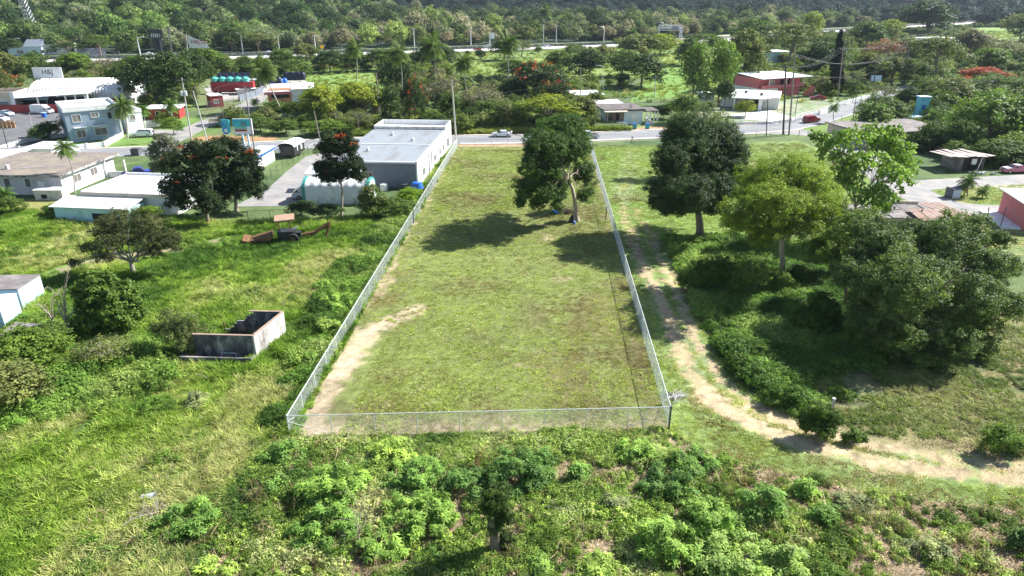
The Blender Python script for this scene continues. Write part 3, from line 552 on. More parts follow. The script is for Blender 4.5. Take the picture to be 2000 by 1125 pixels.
def door(root, face, u, W, D, h=2.1, w_=0.95, mt='white'):
    b = MB()
    if face == 'f': b.box(u, u + w_, -0.06, -0.003, 0.05, h)
    else: b.box(W + 0.003, W + 0.06, u, u + w_, 0.05, h)
    d = b.build('door', M[mt], root); k = MB()
    if face == 'f': k.box(u + w_ - 0.15, u + w_ - 0.08, -0.12, -0.062, h * .47, h * .52)
    else: k.box(W + 0.062, W + 0.12, u + w_ - 0.15, u + w_ - 0.08, h * .47, h * .52)
    k.build('handle', M['chrome'], d)
def house(name, label, pl, pr, D, H_, wall, roof, ov=0.35, rt=0.18, par=0, wins=(), doors=(), cat='house', W=None, fascia=None, z0=0):
    loc, rot, w0 = frame2(pl, pr); W = W or w0; root = thing(name, label, cat, loc, rot); fp_add(loc, rot, 0, W, 0, D)
    MB().box(0, W, 0, D, -0.3, H_).build('wall', M[wall], root)
    MB().box(-ov, W + ov, -ov, D + ov, H_ + 0.003, H_ + rt).build('roof', M[roof], root)
    if fascia: b = MB(); b.box(-ov - .04, W + ov + .04, -ov - .04, -ov - .002, H_ - .08, H_ + rt - .02); b.box(W + ov + .002, W + ov + .04, -ov, D + ov, H_ - .08, H_ + rt - .02); b.build('fascia', M[fascia], root)
    if par: b = MB(); t_ = 0.2; b.box(-ov, W + ov, -ov, -ov + t_, H_ + rt, H_ + rt + par); b.box(-ov, W + ov, D + ov - t_, D + ov, H_ + rt, H_ + rt + par); b.box(-ov, -ov + t_, -ov + t_, D + ov - t_, H_ + rt, H_ + rt + par); b.box(W + ov - t_, W + ov, -ov + t_, D + ov - t_, H_ + rt, H_ + rt + par); b.build('parapet', M[fascia or wall], root)
    for q in wins: window(root, *q[:5], W, D, *(q[5:]))
    for q in doors: door(root, q[0], q[1], W, D, *(q[2:]))
    return root, W, D, H_
# grey warehouse beside the lot
loc, rot, W = frame2((652, 367), (816, 367)); D = 35.0; br = G(880, 284); rot = math.atan2(br[1] - G(816, 367)[1], br[0] - G(816, 367)[0]) - R(90); p0 = G(816, 367); W = 14.2
loc = (p0[0] - W * math.cos(rot), p0[1] - W * math.sin(rot), 0); wh = thing('warehouse', 'long grey warehouse with a white metal roof beside the left fence', 'warehouse', loc, rot); fp_add(loc, rot, 0, W, 0, D)
H_ = 4.0
MB().box(0.01, W - 0.12, 0, 0.25, -0.2, H_ - 0.02).build('front_wall', M['greywall'], wh); b = MB(); b.box(W - 0.12, W + 0.12, 0, D, -0.2, H_ + 0.35); b.box(-0.12, 0.12, 0.26, D, -0.2, H_); b.box(0.13, W - 0.13, D - 0.25, D, -0.2, H_ + 1.1); b.build('side_wall', M['white'], wh)
b = MB(); b.extr([(-0.35, H_), (27.5, H_ + 0.15), (27.5, H_ + 0.35), (-0.35, H_ + 0.18)], -0.25, W - 0.14); b.build('roof', M['metalroof'], wh)
b = MB(); b.box(0.13, W - 0.14, 27.6, 27.9, H_, H_ + 1.0); b.box(-0.1, 0.12, 27.6, D, H_ + .01, H_ + 1.1); b.box(W - 0.11, W + 0.11, 27.6, D, H_ + 0.36, H_ + 1.1); b.build('parapet', M['concw'], wh); MB().box(0.13, W - 0.14, 27.91, D - 0.26, H_ - 0.1, H_ + 0.15).build('flat_roof', M['whiteroof'], wh)
for i, (u, ww, z, h_) in enumerate(((4, 1.5, 1.0, 1.2), (9.5, 0.25, 0.2, 3.2), (12, .25, 0.2, 3.2), (14.5, 1.6, 1, 1.2), (20, 1.4, 1, 1.2), (24, 1.4, 1, 1.2), (29, 2.2, 0.6, 1.8))): window(wh, 'r', u, z, ww, h_, W + 0.12, D, 'glass', 'galvd' if ww < 1 else 'white')
window(wh, 'f', 5.5, 1.3, 1.3, 1.2, W, D, 'louver', 'cream')
b = MB(); b.extr([(-3.2, 2.7), (0, 3.35), (0, 3.42), (-3.2, 2.78)], -3.5, 5.5); b.build('awning', M['metalroofy'], wh); [MB().tube([(x_, -3.1, 0), (x_, -3.1, 2.7)], 0.05).build('awning_post', M['galv'], wh) for x_ in (-3.3, 1, 5.3)]
[MB().box(.2, W - .2, v, v + .5, H_ + .2 + .0055 * v + .03, H_ + .2 + .0055 * v + .06).build('roof_flashing', M['galv'], wh) for v in (0, 13.5, 26.6)]
[MB().tube([(u, v, H_ + .3), (u, v, H_ + .75), (u, v, H_ + .9)], [.3, .3, .12], 10).build('roof_vent', M['galv'], wh) for u, v in ((4, 8), (10, 17), (5, 22))]
# tarpaulin shelter
loc, rot, W = frame2((592, 398), (722, 400)); sh = thing('tarpaulin_shelter', 'long white tarpaulin shelter with teal ends in front of the grey warehouse', 'shelter', loc, rot); fp_add(loc, rot, 0, W, 0, 4.4)
def arch(W0, y0, r, h, n=10): return [(y0 + r - r * math.cos(math.pi * i / n) * 1.0, h * (0.58 * min(1, 5 * math.sin(math.pi * i / n)) + 0.42 * math.sin(math.pi * i / n))) for i in range(n + 1)]
A = arch(W, 0, 2.2, 3.6); b = MB(); ns = 14
for i in range(ns):
    x0, x1 = 0.5 + (W - 1) * i / ns, 0.5 + (W - 1) * (i + 1) / ns; k0, k1 = 1 - 0.035 * (i % 2), 1 - 0.035 * ((i + 1) % 2)
    b.add([(x0, a, c * k0) for a, c in A] + [(x1, a, c * k1) for a, c in A], [(j, j + 1, len(A) + j + 1, len(A) + j) for j in range(len(A) - 1)])
b.build('tarpaulin', M['tarp'], sh, smooth=True)
for xx in (0.0, W - 0.5): q = MB(); q.extr([(a, c * 1.02) for a, c in A] + [(a * 0.94 + 0.13, c * 0.93) for a, c in A[::-1]], xx, xx + 0.5); q.build('end_hoop', M['greenteal'], sh)
MB().add([(W - .02, a, c * .98) for a, c in A], [tuple(range(len(A)))]).build('end_cloth', M['tarp'], sh)
# ruin
ru = thing('ruined_walls', 'roofless ruined concrete room with black-stained walls and brick-red wall tops in the left field', 'ruin', (*G(503, 709), 0), 0); o_ = G(503, 709); e_ = G(393, 706); tb = G(553, 616, 2.3)
rot = math.atan2(o_[1] - e_[1], o_[0] - e_[0]); ru.rotation_euler = (0, 0, rot); W = math.hypot(o_[0] - e_[0], o_[1] - e_[1]) + 0.3; D = math.hypot(tb[0] - o_[0], tb[1] - o_[1]); sk = math.atan2(tb[1] - o_[1], tb[0] - o_[0]) - rot; bx_, by_ = D * math.cos(sk), D * math.sin(sk)
c_, s_ = math.cos(rot), math.sin(rot); not_built.append([(o_[0] + u * c_ - v * s_, o_[1] + u * s_ + v * c_) for u, v in ((-W - .8, -1.7), (.1, -1.7), (.15, 0), (bx_ + .1, by_), (bx_ - 5.4, by_ + .2), (-W, 0))]); ru.location.z = max(0, float(ground_z(o_[0] - 2, o_[1] - 1))) - .05; h = 2.3; t_ = 0.2
def wallseg(b, p, q, z0, z1, t_=0.2, z1b=None):
    p = Vector((*p, 0)); q = Vector((*q, 0)); d = (q - p).normalized(); s = Vector((-d.y, d.x, 0)) * t_ / 2; z1b = z1 if z1b is None else z1b
    return b.prism([(p + s)[:2], (p - s)[:2], (q - s)[:2], (q + s)[:2]][::-1], [z0] * 4, [z1b, z1b, z1, z1])
MBd = wallseg(MB(), (-W, 0), (-0.11, 0), -.3, h); MBd.build('front_wall', M['concdark'], ru); wallseg(MB(), (0, -0.1), (bx_, by_), -.3, h).build('side_wall', mat('stained_render', (.50, .48, .46), .9, var=.2, bump=.5, dirt=(.17, .15, .14), dirtamt=.55, dscale=.9, stretch=(1, 1, .5)), ru)
b = MB(); nx = bx_ - 0.12
for u0, u1, hh in ((0, 2.6, h), (2.6, 2.9, 2.05), (2.9, 3.3, 1.8), (3.3, 3.5, 1.5), (3.5, 4.3, 1.3), (4.3, 4.6, 1.0), (4.6, 5.0, 0.6), (5.0, 5.6, .4)): wallseg(b, (nx - u0, by_), (nx - u1 + .004, by_), -.3, hh)
b.build('back_wall', M['concdark'], ru); b = MB(); wallseg(b, (-W + 0.1, 0.12), (-W + bx_ * .45, by_ * .45), -.3, 1.6, z1b=0.5); b.build('left_wall', M['concw'], ru); wallseg(MB(), (bx_ * .5 - 3.2, by_ * .5), (bx_ * .5 - 0.12, by_ * .5), -.3, 1.0).build('inner_wall', M['concdark'], ru)
b = MB(); wallseg(b, (-W, 0), (0.1, 0), h + .002, h + 0.05, .21); wallseg(b, (bx_ * .02, by_ * .02 + .1), (bx_, by_), h + .003, h + 0.05, .21); wallseg(b, (nx, by_), (nx - 3, by_), h + .002, h + .05, .21); b.build('wall_top', M['brick'], ru)
MB().prism([(-W + .1, .1), (-.1, .1), (bx_ - .1, by_ - .1), (bx_ - W, by_ - .1)], -.2, 0.08).build('floor_slab', M['concdark'], ru); b = MB(); b.box(-W - 0.8, .1, -1.25, -1.05, -.3, 0.75); b.box(-W - .8, -W - .6, -1.04, .6, -.3, .75); b.box(-.1, .1, -1.04, -.12, -.3, .6); b.build('low_kerb', M['concdark'], ru)
b = MB(); b.tube([(-W * .52, -.55, 0), (-W * .52, -.55, 0.85), (-W * .28, -.55, .85), (-W * .28, -.55, 0)], 0.035, 5); b.build('pipe_rail', M['galv'], ru)
pk = thing('concrete_beam', 'fallen grey concrete beam leaning on the left of the ruined walls', 'beam', (*G(352, 712), 0.1), rot); MB().box(-1.4, 1.6, -.12, .12, 0, .25, rot=(0, -0.18, 0.62)).build('beam', M['conc'], pk); MB().box(-1.0, 1.6, .3, .42, 0, .16, rot=(0, -0.2, 0.66)).build('plank', M['wood'], pk)
ps = thing('wooden_post', 'rotten dark wooden post standing behind the ruin', 'post', (*G(443, 650), 0)); MB().tube([(0, 0, -.2), (-.12, 0, 1.1)], .09, 6).build('post', M['rust'], ps)
# blockhouse at the left edge
loc, rot, W = frame2((-40, 612), (48, 610)); q, W, D, H_ = house('blockhouse', 'pale blue flat-roofed blockhouse at the left photo edge', (-40, 612), (48, 610), 3.8, HT(45, 611, 567), 'lightblue', 'oldroofg', ov=0.05, rt=0.1, par=0, cat='building')
house('shed', 'white-walled shed cut by the left photo edge in front of the pale blue blockhouse', (-90, 655), (14, 648), 3.2, 2.5, 'lightblue', 'white', ov=.03, rt=.1, cat='shed'); sl_ = thing('collapsed_roof', 'low grey collapsed roof slab among bushes at the left edge', 'roof', (*G(-30, 700), 0)); b = MB(); b.box(0, 3.8, 0, 4.6, .9, 1.05, rot=(0.05, 0.08, 0)); b.build('slab', M['oldroofg'], sl_); b = MB(); [b.box(u, u + .2, v, v + .2, -.2, .85) for u in (.1, 3.4) for v in (.1, 4.2)]; b.build('pillar', M['concw'], sl_)
# brown-roofed house
pr = G(126, 381); W = 17.0; loc = (pr[0] - W, pr[1] + 0.6, 0); rt_ = R(-2); ha = thing('house', 'pale house with a mossy brown flat roof left of the slender palm', 'house', loc, rt_); fp_add(loc, rt_, 0, W, 0, 14.5); D = 14.5; H_ = 3.1
MB().box(0, W, 0, D, -.3, H_).build('wall', M['lilac'], ha); MB().box(W + .004, W + .05, 0, D - 3, -.3, H_ - .01).build('side_cladding', M['white'], ha); MB().box(-.5, W + .6, -.7, D + 1.5, H_ + .003, H_ + .22).build('roof', M['oldroof'], ha); b = MB(); b.box(W + .602, W + .66, -.7, D + 1.5, H_ - .1, H_ + .26); b.box(-.5, W + .6, -.76, -.702, H_ - .1, H_ + .26); b.build('fascia', M['conc'], ha)
for u, ww in ((1.8, 1.8), (7.8, 1.0), (11.2, .9), (4.9, 1.2)): window(ha, 'f', u, 1.3, ww, 1.3, W, D, 'louver', 'white')
for u in (3, 7.5): window(ha, 'r', u, 1.2, 1.8, 1.2, W + .05, D, 'louver', 'white')
door(ha, 'f', 13.2, W, D, 2.2, 1.0); MB().box(6.2, 6.6, 3, 3.5, H_ + .22, H_ + .9).build('chimney', M['concw'], ha); b = MB(); b.box(W + .06, W + 4, D - 3, D - 2.8, -.2, 1.0); [b.box(W + u, W + u + .2, D - 3.3, D - 3.02, -.2, H_) for u in (.2, 3.7)]; b.build('porch_wall', M['white'], ha)
MB().tube([(2, 4, H_ + .35), (8, 3.2, H_ + .35), (15, 6, H_ + .35)], .04, 5).build('roof_pipe', M['galv'], ha)
tk = thing('cistern', 'small concrete cistern box in front of the white door of the brown-roofed house', 'cistern', (*G(70, 391), 0), 0); MB().box(0, 4.3, 0, 1.8, -.2, 1.5).build('tank', M['concw'], tk); MB().box(-.1, 4.4, -.1, 1.9, 1.503, 1.62).build('lid', M['whiteroof'], tk); MB().box(1, 1.9, -.03, -.003, .3, .9).build('opening', M['dark'], tk); fp_add((*G(70, 391), 0), 0, 0, 4.3, 0, 1.8)
# white house with corrugated lean-to
pr = G(338, 425); W = 12.5; rt_ = R(-7); loc = (pr[0] - W * math.cos(rt_), pr[1] - W * math.sin(rt_) - 0.3, 0); hb = thing('house', 'white flat-roofed house with a corrugated lean-to and aqua wall', 'house', loc, rt_); fp_add(loc, rt_, -3, W, -4, 11); D = 9.5; H_ = 3.3
MB().box(0, W, 0, D, -.3, H_).build('wall', M['white'], hb); MB().box(-.4, W + .4, -.4, D + .4, H_ + .003, H_ + .25).build('roof', M['whiteroof'], hb); b = MB(); b.box(-.45, W + .45, -.46, -.402, H_ - .25, H_ + .27); b.build('fascia', M['cream'], hb); b = MB(); b.box(-.4, W + .4, D + .2, D + .4, H_ + .25, H_ + .6); b.box(-.4, -.2, -.4, D + .2, H_ + .25, H_ + .4); b.build('parapet', M['white'], hb)
b = MB(); b.extr([(-4.3, 2.35), (-0.47, 2.95), (-0.47, 3.03), (-4.3, 2.43)], -2.6, 9.2); b.build('lean_to_roof', M['metalroofy'], hb); MB().box(-2.2, 9, -3.9, -.48, -.3, 2.34).build('lean_to_wall', M['aqua'], hb); b = MB(); b.box(3.4, 6.2, -3.93, -3.903, .1, 1.6); b.build('opening', M['dark'], hb)
window(hb, 'r', 2.5, 1.3, 1.6, 1.2, W, D, 'louver', 'cream'); window(hb, 'r', 6, 1.3, 1.4, 1.2, W, D, 'louver', 'cream')
# far left small roofs
q, W, D, H_ = house('carport', 'small white flat carport between the brown roof and the road', (55, 318), (105, 318), 6, 2.6, 'white', 'whiteroof', ov=.5, cat='carport'); house('house', 'corner of a white-roofed house at the left edge by the road', (-60, 345), (12, 343), 8, 2.8, 'white', 'whiteroof', ov=.7, doors=(('f', 3),), wins=(('r', 2, 1, 1.4, 1.2),))
# slate blue house
q, W, D, H_ = house('house', 'two-storey slate blue house with white parapet and arched window', (139, 279), (243, 268), 12, 6.4, 'blue', 'white', ov=.15, rt=.35, par=.55, fascia='white', wins=(('f', 1.3, 4.2, 1.5, 1.4), ('f', 4.9, 4.9, 1.3, .9), ('f', 8.0, 4.3, .7, 1.3, 'dark', 'blue'), ('f', 1.5, .9, 1.6, 1.5), ('f', 4.9, 1.0, 2.3, 1.5), ('r', 3, 4.2, 1.2, 1.3), ('r', 7, 4.2, 1.2, 1.3), ('r', 3, 1, 1.2, 1.3)))
b = MB(); b.add([(9.9 + .65 * math.cos(t * math.pi / 10), -.06, 5.2 + .7 * math.sin(t * math.pi / 10)) for t in range(11)] + [(9.25, -.06, 3.9), (10.55, -.06, 3.9)], [tuple(range(10, -1, -1)) + (12, 11)][:1]); fr = b.build('arched_window', M['white'], q); b = MB(); b.add([(9.9 + .48 * math.cos(t * math.pi / 10), -.09, 5.2 + .52 * math.sin(t * math.pi / 10)) for t in range(11)] + [(9.42, -.09, 4.05), (10.38, -.09, 4.05)], [tuple(range(10, -1, -1)) + (12, 11)]); b.build('pane', M['louver'], fr)
b = MB(); b.box(1.1, 3.5, -.7, 0, 2.95, 3.1); b.box(4.6, 7.6, -.7, 0, 2.95, 3.1); b.build('window_hood', M['white'], q); MB().box(W - .32, W + .06, -.06, .3, 0, 6.4).build('corner_pilaster', M['white'], q); b = MB(); b.tube([(2, 2, 7.2), (6, 3, 7.5), (W - 2, 2.5, 7.2)], .12, 6); b.box(3, 5, 5, 7, 6.76, 7.6); b.build('roof_clutter', M['concw'], q)
q, W, D, H_ = house('annexe', 'cream two-storey annexe right of the slate blue house', (251, 262), (284, 258), 9, 4.6, 'white', 'whiteroof', ov=.1, par=.5, wins=(('f', 1, 3.0, 1.1, 1.1),), cat='house')
def lowwall(label, pts, h, mt, posts=3.0, name='boundary_wall', cap='white'):
    P = [Vector((*p, 0)) for p in PW(*pts)]; root = thing(name, label, 'wall', P[0]); b = MB(); c = MB()
    for p, q in zip(P[:-1], P[1:]):
        wallseg(b, (p - P[0])[:2], (q - P[0])[:2], -.2, h, .15); n = max(1, int((q - p).length / posts))
        for i in range(n): u = (p - P[0]).lerp(q - P[0], i / n); c.box(u.x - .14, u.x + .14, u.y - .14, u.y + .14, -.2, h + .12)
    b.build('panel', M[mt], root); c.build('pier', M[cap], root)
    return root
lowwall('white and grey garden wall in front of the slate blue house', ((135, 295), (205, 287), (240, 268)), 1.1, 'white'); lowwall('long low grey wall with white piers between parking lot and road', ((-60, 306), (40, 298), (132, 290)), 1.2, 'concw'); lowwall('white wall running back beside the parking lot', ((-20, 300), (60, 276), (125, 268)), .9, 'white'); lowwall('short white wall beside the cream annexe', ((286, 250), (312, 246)), 1.6, 'white')
# red warehouse with arched roof
loc, rot, W = frame2((60, 212), (246, 209)); aw = thing('arched_warehouse', 'red-walled warehouse with a white ribbed arched roof', 'warehouse', loc, rot); H_ = HT(150, 210, 190) ; D = 17; hp = HT(150, 200, 156); fp_add(loc, rot, -12, W, -8, D)
prof = [(D / 2 - D / 2 * math.cos(math.pi * i / 14), 2.4 + (6.8 - 2.4) * math.sin(math.pi * i / 14) ** 0.8) for i in range(15)]; n = 34; b = MB()
for i in range(n):
    for j, (r0, r1) in enumerate(((1.0, 1.03), (1.03, 1.0))):
        x0 = W * (i + j * .5) / n; x1 = W * (i + j * .5 + .5) / n; b.add([(x0, D / 2 + (a - D / 2) * r0, c * r0) for a, c in prof] + [(x1, D / 2 + (a - D / 2) * r1, c * r1) for a, c in prof], [(k, k + 15, k + 16, k + 1) for k in range(14)])
b.build('arched_roof', M['whiteroof'], aw); MB().extr(prof + [(D, -.2), (0, -.2)], W - .2, W - .05).build('end_wall', M['white'], aw); MB().extr(prof + [(D, -.2), (0, -.2)], .05, .2).build('end_wall', M['red'], aw); MB().box(.3, W - .3, 0, .25, -.2, 2.4).build('wall', M['red'], aw)
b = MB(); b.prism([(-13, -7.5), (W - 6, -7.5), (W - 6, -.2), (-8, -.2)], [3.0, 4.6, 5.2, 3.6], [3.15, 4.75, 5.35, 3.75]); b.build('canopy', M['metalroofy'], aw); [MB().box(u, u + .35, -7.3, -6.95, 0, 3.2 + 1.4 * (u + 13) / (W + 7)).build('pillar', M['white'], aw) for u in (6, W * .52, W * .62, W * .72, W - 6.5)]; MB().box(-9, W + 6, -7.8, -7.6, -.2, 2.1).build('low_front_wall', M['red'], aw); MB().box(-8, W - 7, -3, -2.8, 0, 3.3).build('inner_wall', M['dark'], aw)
def text(body, size, mt, parent, loc, rot=(R(90), 0, 0), name='lettering'):
    cu = bpy.data.curves.new(name, 'FONT'); cu.body = body; cu.size = size; cu.extrude = .02; cu.align_x = 'CENTER'; cu.align_y = 'CENTER'; tmp = bpy.data.objects.new('tmp', cu); C.objects.link(tmp); bpy.context.view_layer.update()
    me_ = bpy.data.meshes.new_from_object(tmp.evaluated_get(bpy.context.evaluated_depsgraph_get())); bpy.data.objects.remove(tmp); o = link(name, me_, M[mt], parent); o.location = loc; o.rotation_euler = rot; return o
sx, sz = GY(89, 153, loc[1] + 7); sg = thing('roof_sign', 'white rectangular sign with black letters on the ridge of the arched roof', 'sign', (sx, loc[1] + 8.5, 6.7), rot); MB().box(-3.9, 3.9, -.1, .1, .4, 3.4).build('board', M['white'], sg); [MB().box(u, u + .2, -.08, .08, -.3, .4).build('leg', M['galvd'], sg) for u in (-3, 0, 2.8)]; text('H&J', 1.9, 'black', sg, (0, -.13, 2.1)); text('WATER TANKS', .5, 'black', sg, (0, -.13, .8)) if False else None
b = MB(); [b.tube([(u, -2, 0), (u, -2, 1.9)], .9, 12) for u in (0,)]; wt = thing('water_tank', 'blue water tank at the corner pillar of the red warehouse canopy', 'tank', (*G(207, 196), 3.4)); b = MB(); b.tube([(0, 0, 0), (0, 0, 1.7), (0, 0, 2.0)], [.9, .9, .3], 14); b.build('barrel', M['plasticblue'], wt); b = MB(); b.box(-1, 1, -1, 1, -3.4, -.05); b.build('stand', M['concw'], wt)
q, W, D, H_ = house('shop', 'cream shop with grey roller front at the far left edge', (-30, 222), (36, 220), 9, 4.3, 'cream', 'oldroof', ov=.2, par=.9, fascia='cream', cat='shop', wins=(('f', 1, .4, 5.5, 2.6, 'greywall', 'white'),)); MB().box(W - .8, W + .1, -.35, -.2, -.1, 5.4).build('pillar', M['white'], q)
cn_ = thing('metal_canopy', 'small light blue pitched metal canopy beside the cream shop', 'canopy', (*G(48, 214), 0), .02); b = MB(); b.extr([(-2.6, 2.9), (0, 4.0), (2.6, 2.9), (2.6, 2.98), (0, 4.1), (-2.6, 2.98)], 0, 8.5); b.build('roof', M['lightblue'], cn_); [MB().tube([(u, v, 0), (u, v, 2.95)], .07, 6).build('post', M['white'], cn_) for u in (.2, 8.2) for v in (-2.4, 2.4)]; MB().box(1, 3.6, 1.2, 2, 0, 2.2).build('cabinet', M['white'], cn_)
# billboard
bb = thing('billboard', 'teal and white roadside billboard on two leaning posts', 'billboard', (*G(476, 286), 0), .05); z0 = HT(476, 286, 262); z1 = HT(476, 286, 232); xl = GY(432, 250, bb.location.y)[0] - bb.location.x
M['teal'] = mat('turquoise_print', (0.03, 0.42, 0.48), .5, var=.25, vs=.5); M['green'] = mat('green_print', (0.18, 0.5, 0.33), .5, var=.3); M['bluep'] = mat('blue_print', (0.03, 0.22, 0.55), .5)
MB().box(xl + 2.6, 2.4, -.15, .15, z0, z1).build('panel', M['white'], bb); MB().box(xl + 2.6, 2.4, -.19, -.152, z0 + 1.6, z1).build('printed_top', M['teal'], bb); MB().box(xl + 2.9, 1.2, -.185, -.156, z0 + 1.1, z0 + 1.58).build('printed_band', M['green'], bb); MB().box(-1.2, 1.2, -.21, -.156, z0 + .6, z0 + 1.0).build('printed_strip', M['red'], bb); MB().tube([(-3.0, -.2, z0 + .8), (-3.0, -.24, z0 + .8)], .75, 16).build('printed_badge', M['bluep'], bb); MB().tube([(-3.0, -.242, z0 + .8), (-3.0, -.26, z0 + .8)], .4, 16).build('badge_centre', M['white'], bb)
MB().box(xl, xl + 2.2, -.1, .1, z0 + .5, z1 - .1, rot=(0, 0, -.5)).build('side_panel', M['teal'], bb); [MB().tube([(u, .2, -.2), (u - .25, .2, z1 - .3)], .22, 8).build('post', M['lightblue'], bb) for u in (.1, 1.2)]; b = MB(); b.box(-4.4, -3.2, -.22, -.195, z1 - 1.0, z1 - .75); b.box(-4.0, -2.0, -.22, -.195, z1 - 1.35, z1 - 1.15); b.build('printed_script', M['bluep'], bb); b = MB(); [b.box(u, u + .25, -.22, -.195, z1 - 1.5, z1 - .5) for u in (.2, .6, 1.0)]; b.build('printed_bars', M['greywall'], bb)
# kiosk and trailer
q, W, D, H_ = house('kiosk', 'small white kiosk with a blue roof band beside the driveway', (478, 332), (502, 334), 8, 2.5, 'white', 'whiteroof', ov=.3, rt=.2, cat='kiosk', wins=(('f', .5, 1, 1.0, 1.0),)); q.rotation_euler.z = R(-3); b = MB(); b.box(-.34, W + .34, -.36, -.302, H_ - .2, H_ + .1); b.box(W + .302, W + .36, -.3, D + .3, H_ - .2, H_ + .1); b.build('blue_band', M['plasticblue'], q)
tr = thing('food_trailer', 'black food trailer with a white arched roof beside the road', 'trailer', (*G(562, 309), 0), R(-4)); b = MB(); b.extr([(0, .5), (0, 2.2), (0, 2.2), (5.5, 2.2), (5.5, .5)], -1.5, 1.5); b.build('body', M['black'], tr); ar = [(1.65 * math.cos(math.pi * i / 8), 2.21 + .75 * math.sin(math.pi * i / 8)) for i in range(9)]; b = MB(); b.add([(x_, -.3, z_) for x_, z_ in ar] + [(x_, 5.7, z_) for x_, z_ in ar], [(i, i + 1, i + 10, i + 9) for i in range(8)]); b.build('arched_roof', M['whiteroof'], tr); MB().add([(x_, -.02, z_) for x_, z_ in ar], [tuple(range(9))]).build('gable', M['dark'], tr); MB().add([(x_, 5.6, z_) for x_, z_ in ar], [tuple(range(9))[::-1]]).build('gable', M['black'], tr)
for s_ in (-1, 1): b = MB(); b.tube([(s_ * 1.2, 2.7, .4), (s_ * 1.5, 2.7, .4)], .38, 14); b.build('wheel', M['rubber'], tr)
MB().box(-1.9, -1.2, -.7, -.05, 1.2, 1.8).build('air_conditioner', M['white'], tr); MB().box(1.503, 1.53, 1.5, 1.8, 1.2, 2.1).build('poster', M['white'], tr); MB().box(1.503, 1.53, 3.5, 4.2, 1.1, 1.9).build('poster', M['white'], tr); fp_add(tr.location, 0, -1.5, 1.5, 0, 5.5)
# stilt house
loc, rot, W = frame2((528, 218), (600, 215)); st = thing('stilt_house', 'orange and white house raised on pillars beside the tank yard lane', 'house', loc, rot); fp_add(loc, rot, 0, W + 4, 0, 12); zz = 2.4; Ht = 5.6; D = 11
MB().box(0, W * .62, 0, D, zz, Ht).build('wall', M['orange'], st); MB().box(W * .62 + .01, W, -.5, D, zz, Ht).build('white_wall', M['white'], st); [MB().box(u, u + .35, v, v + .35, 0, zz - .01).build('stilt', M['concw'], st) for u in (1, W * .4, W * .62, W * .8, W - .4) for v in (0, 5, 10)]; b = MB(); b.prism([(-1, -1.6), (W * .62, -1.6), (W * .62, D + .6), (-1, D + .6)], [5.2, 5.2, 5.75, 5.75], [5.35, 5.35, 5.9, 5.9]); b.prism([(W * .62 + .02, -1), (W + 2.5, -1), (W + 2.5, D + .6), (W * .62 + .02, D + .6)], [5.62, 5.62, 5.8, 5.8], [5.77, 5.77, 5.95, 5.95]); b.build('roof', M['whiteroof'], st)
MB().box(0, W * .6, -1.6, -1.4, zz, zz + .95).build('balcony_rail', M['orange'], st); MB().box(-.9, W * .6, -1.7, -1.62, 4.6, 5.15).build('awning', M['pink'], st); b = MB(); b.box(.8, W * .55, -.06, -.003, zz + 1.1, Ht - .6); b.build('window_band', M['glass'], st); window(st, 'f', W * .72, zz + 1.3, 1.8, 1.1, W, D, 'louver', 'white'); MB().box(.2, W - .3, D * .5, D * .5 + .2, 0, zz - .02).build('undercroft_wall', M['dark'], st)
# tank yard
ctn = thing('red_container', 'long red container carrying teal tanks in the tank yard', 'container', (*G(414, 184), 0), R(6)); MB().box(0, 13, 0, 2.6, .8, 3.6).build('box', mat('red_container', (.36, .03, .04), .5, wave=('X', 3, .6)), ctn, bevel=.04); [MB().tube([(u, .1, .45), (u, .5, .45)], .45, 12).build('wheel', M['rubber'], ctn) for u in (1.2, 2.4, 10.5, 11.7)]; MB().box(.2, 12.8, .3, 2.3, .5, .78).build('chassis', M['black'], ctn)
tk0 = thing('teal_tank', 'teal ribbed tank standing on the red container', 'tank', (0, 0, 0)); b = MB(); b.tube([(0, 0, 0), (0, 0, .5), (0, 0, .55), (0, 0, 1.0), (0, 0, 1.3), (0, 0, 1.5)], [1.15, 1.15, 1.08, 1.15, .9, .3], 16); b.build('barrel', M['tealplastic'], tk0, smooth=True); MB().tube([(0, 0, 1.5), (0, 0, 1.62)], .3, 10).build('lid', M['tealplastic'], tk0)
c0, s0 = math.cos(R(6)), math.sin(R(6))
for i in range(5): u = 1.2 + i * 2.35; q = tk0 if i == 0 else copy_tree(tk0, (0, 0, 0)); q.location = (ctn.location.x + u * c0 - 1.3 * s0, ctn.location.y + u * s0 + 1.3 * c0, 3.6); tag(q, '%s of the five teal ribbed tanks on the red container' % nth(i), 'tank', 'teal tanks on the red container')
bt = thing('black_tank', 'x', 'tank'); b = MB(); b.tube([(0, 0, 0), (0, 0, 2.2), (0, 0, 2.6), (0, 0, 2.8)], [1.1, 1.1, .8, .3], 14); b.build('barrel', M['navy'], bt, smooth=True); MB().tube([(0, 0, 2.8), (0, 0, 2.95)], .32, 10).build('lid', M['navy'], bt)
k = 0
for row, (xa, xb, py, nn) in enumerate(((432, 498, 158, 12), (432, 490, 163, 10), (560, 590, 156, 6), (515, 545, 166, 5))):
    for i in range(nn):
        q = bt if k == 0 else copy_tree(bt, (0, 0, 0)); x_, y_ = G(xa + (xb - xa) * i / (nn - 1), py); q.location = (x_ + .3 * (i % 2), y_, 0); k += 1; tag(q, nth(i) + (' black tank of the long back row in the tank yard', ' dark tank of the second row behind the red container', ' dark blue tank in the right corner of the tank yard', ' dark tank in the short row beside the leaning palm crowns')[row], 'tank', ('back row of black tanks', 'second row of dark tanks', 'tanks in the right corner of the yard', 'tanks by the leaning palms')[row])
bl0 = None
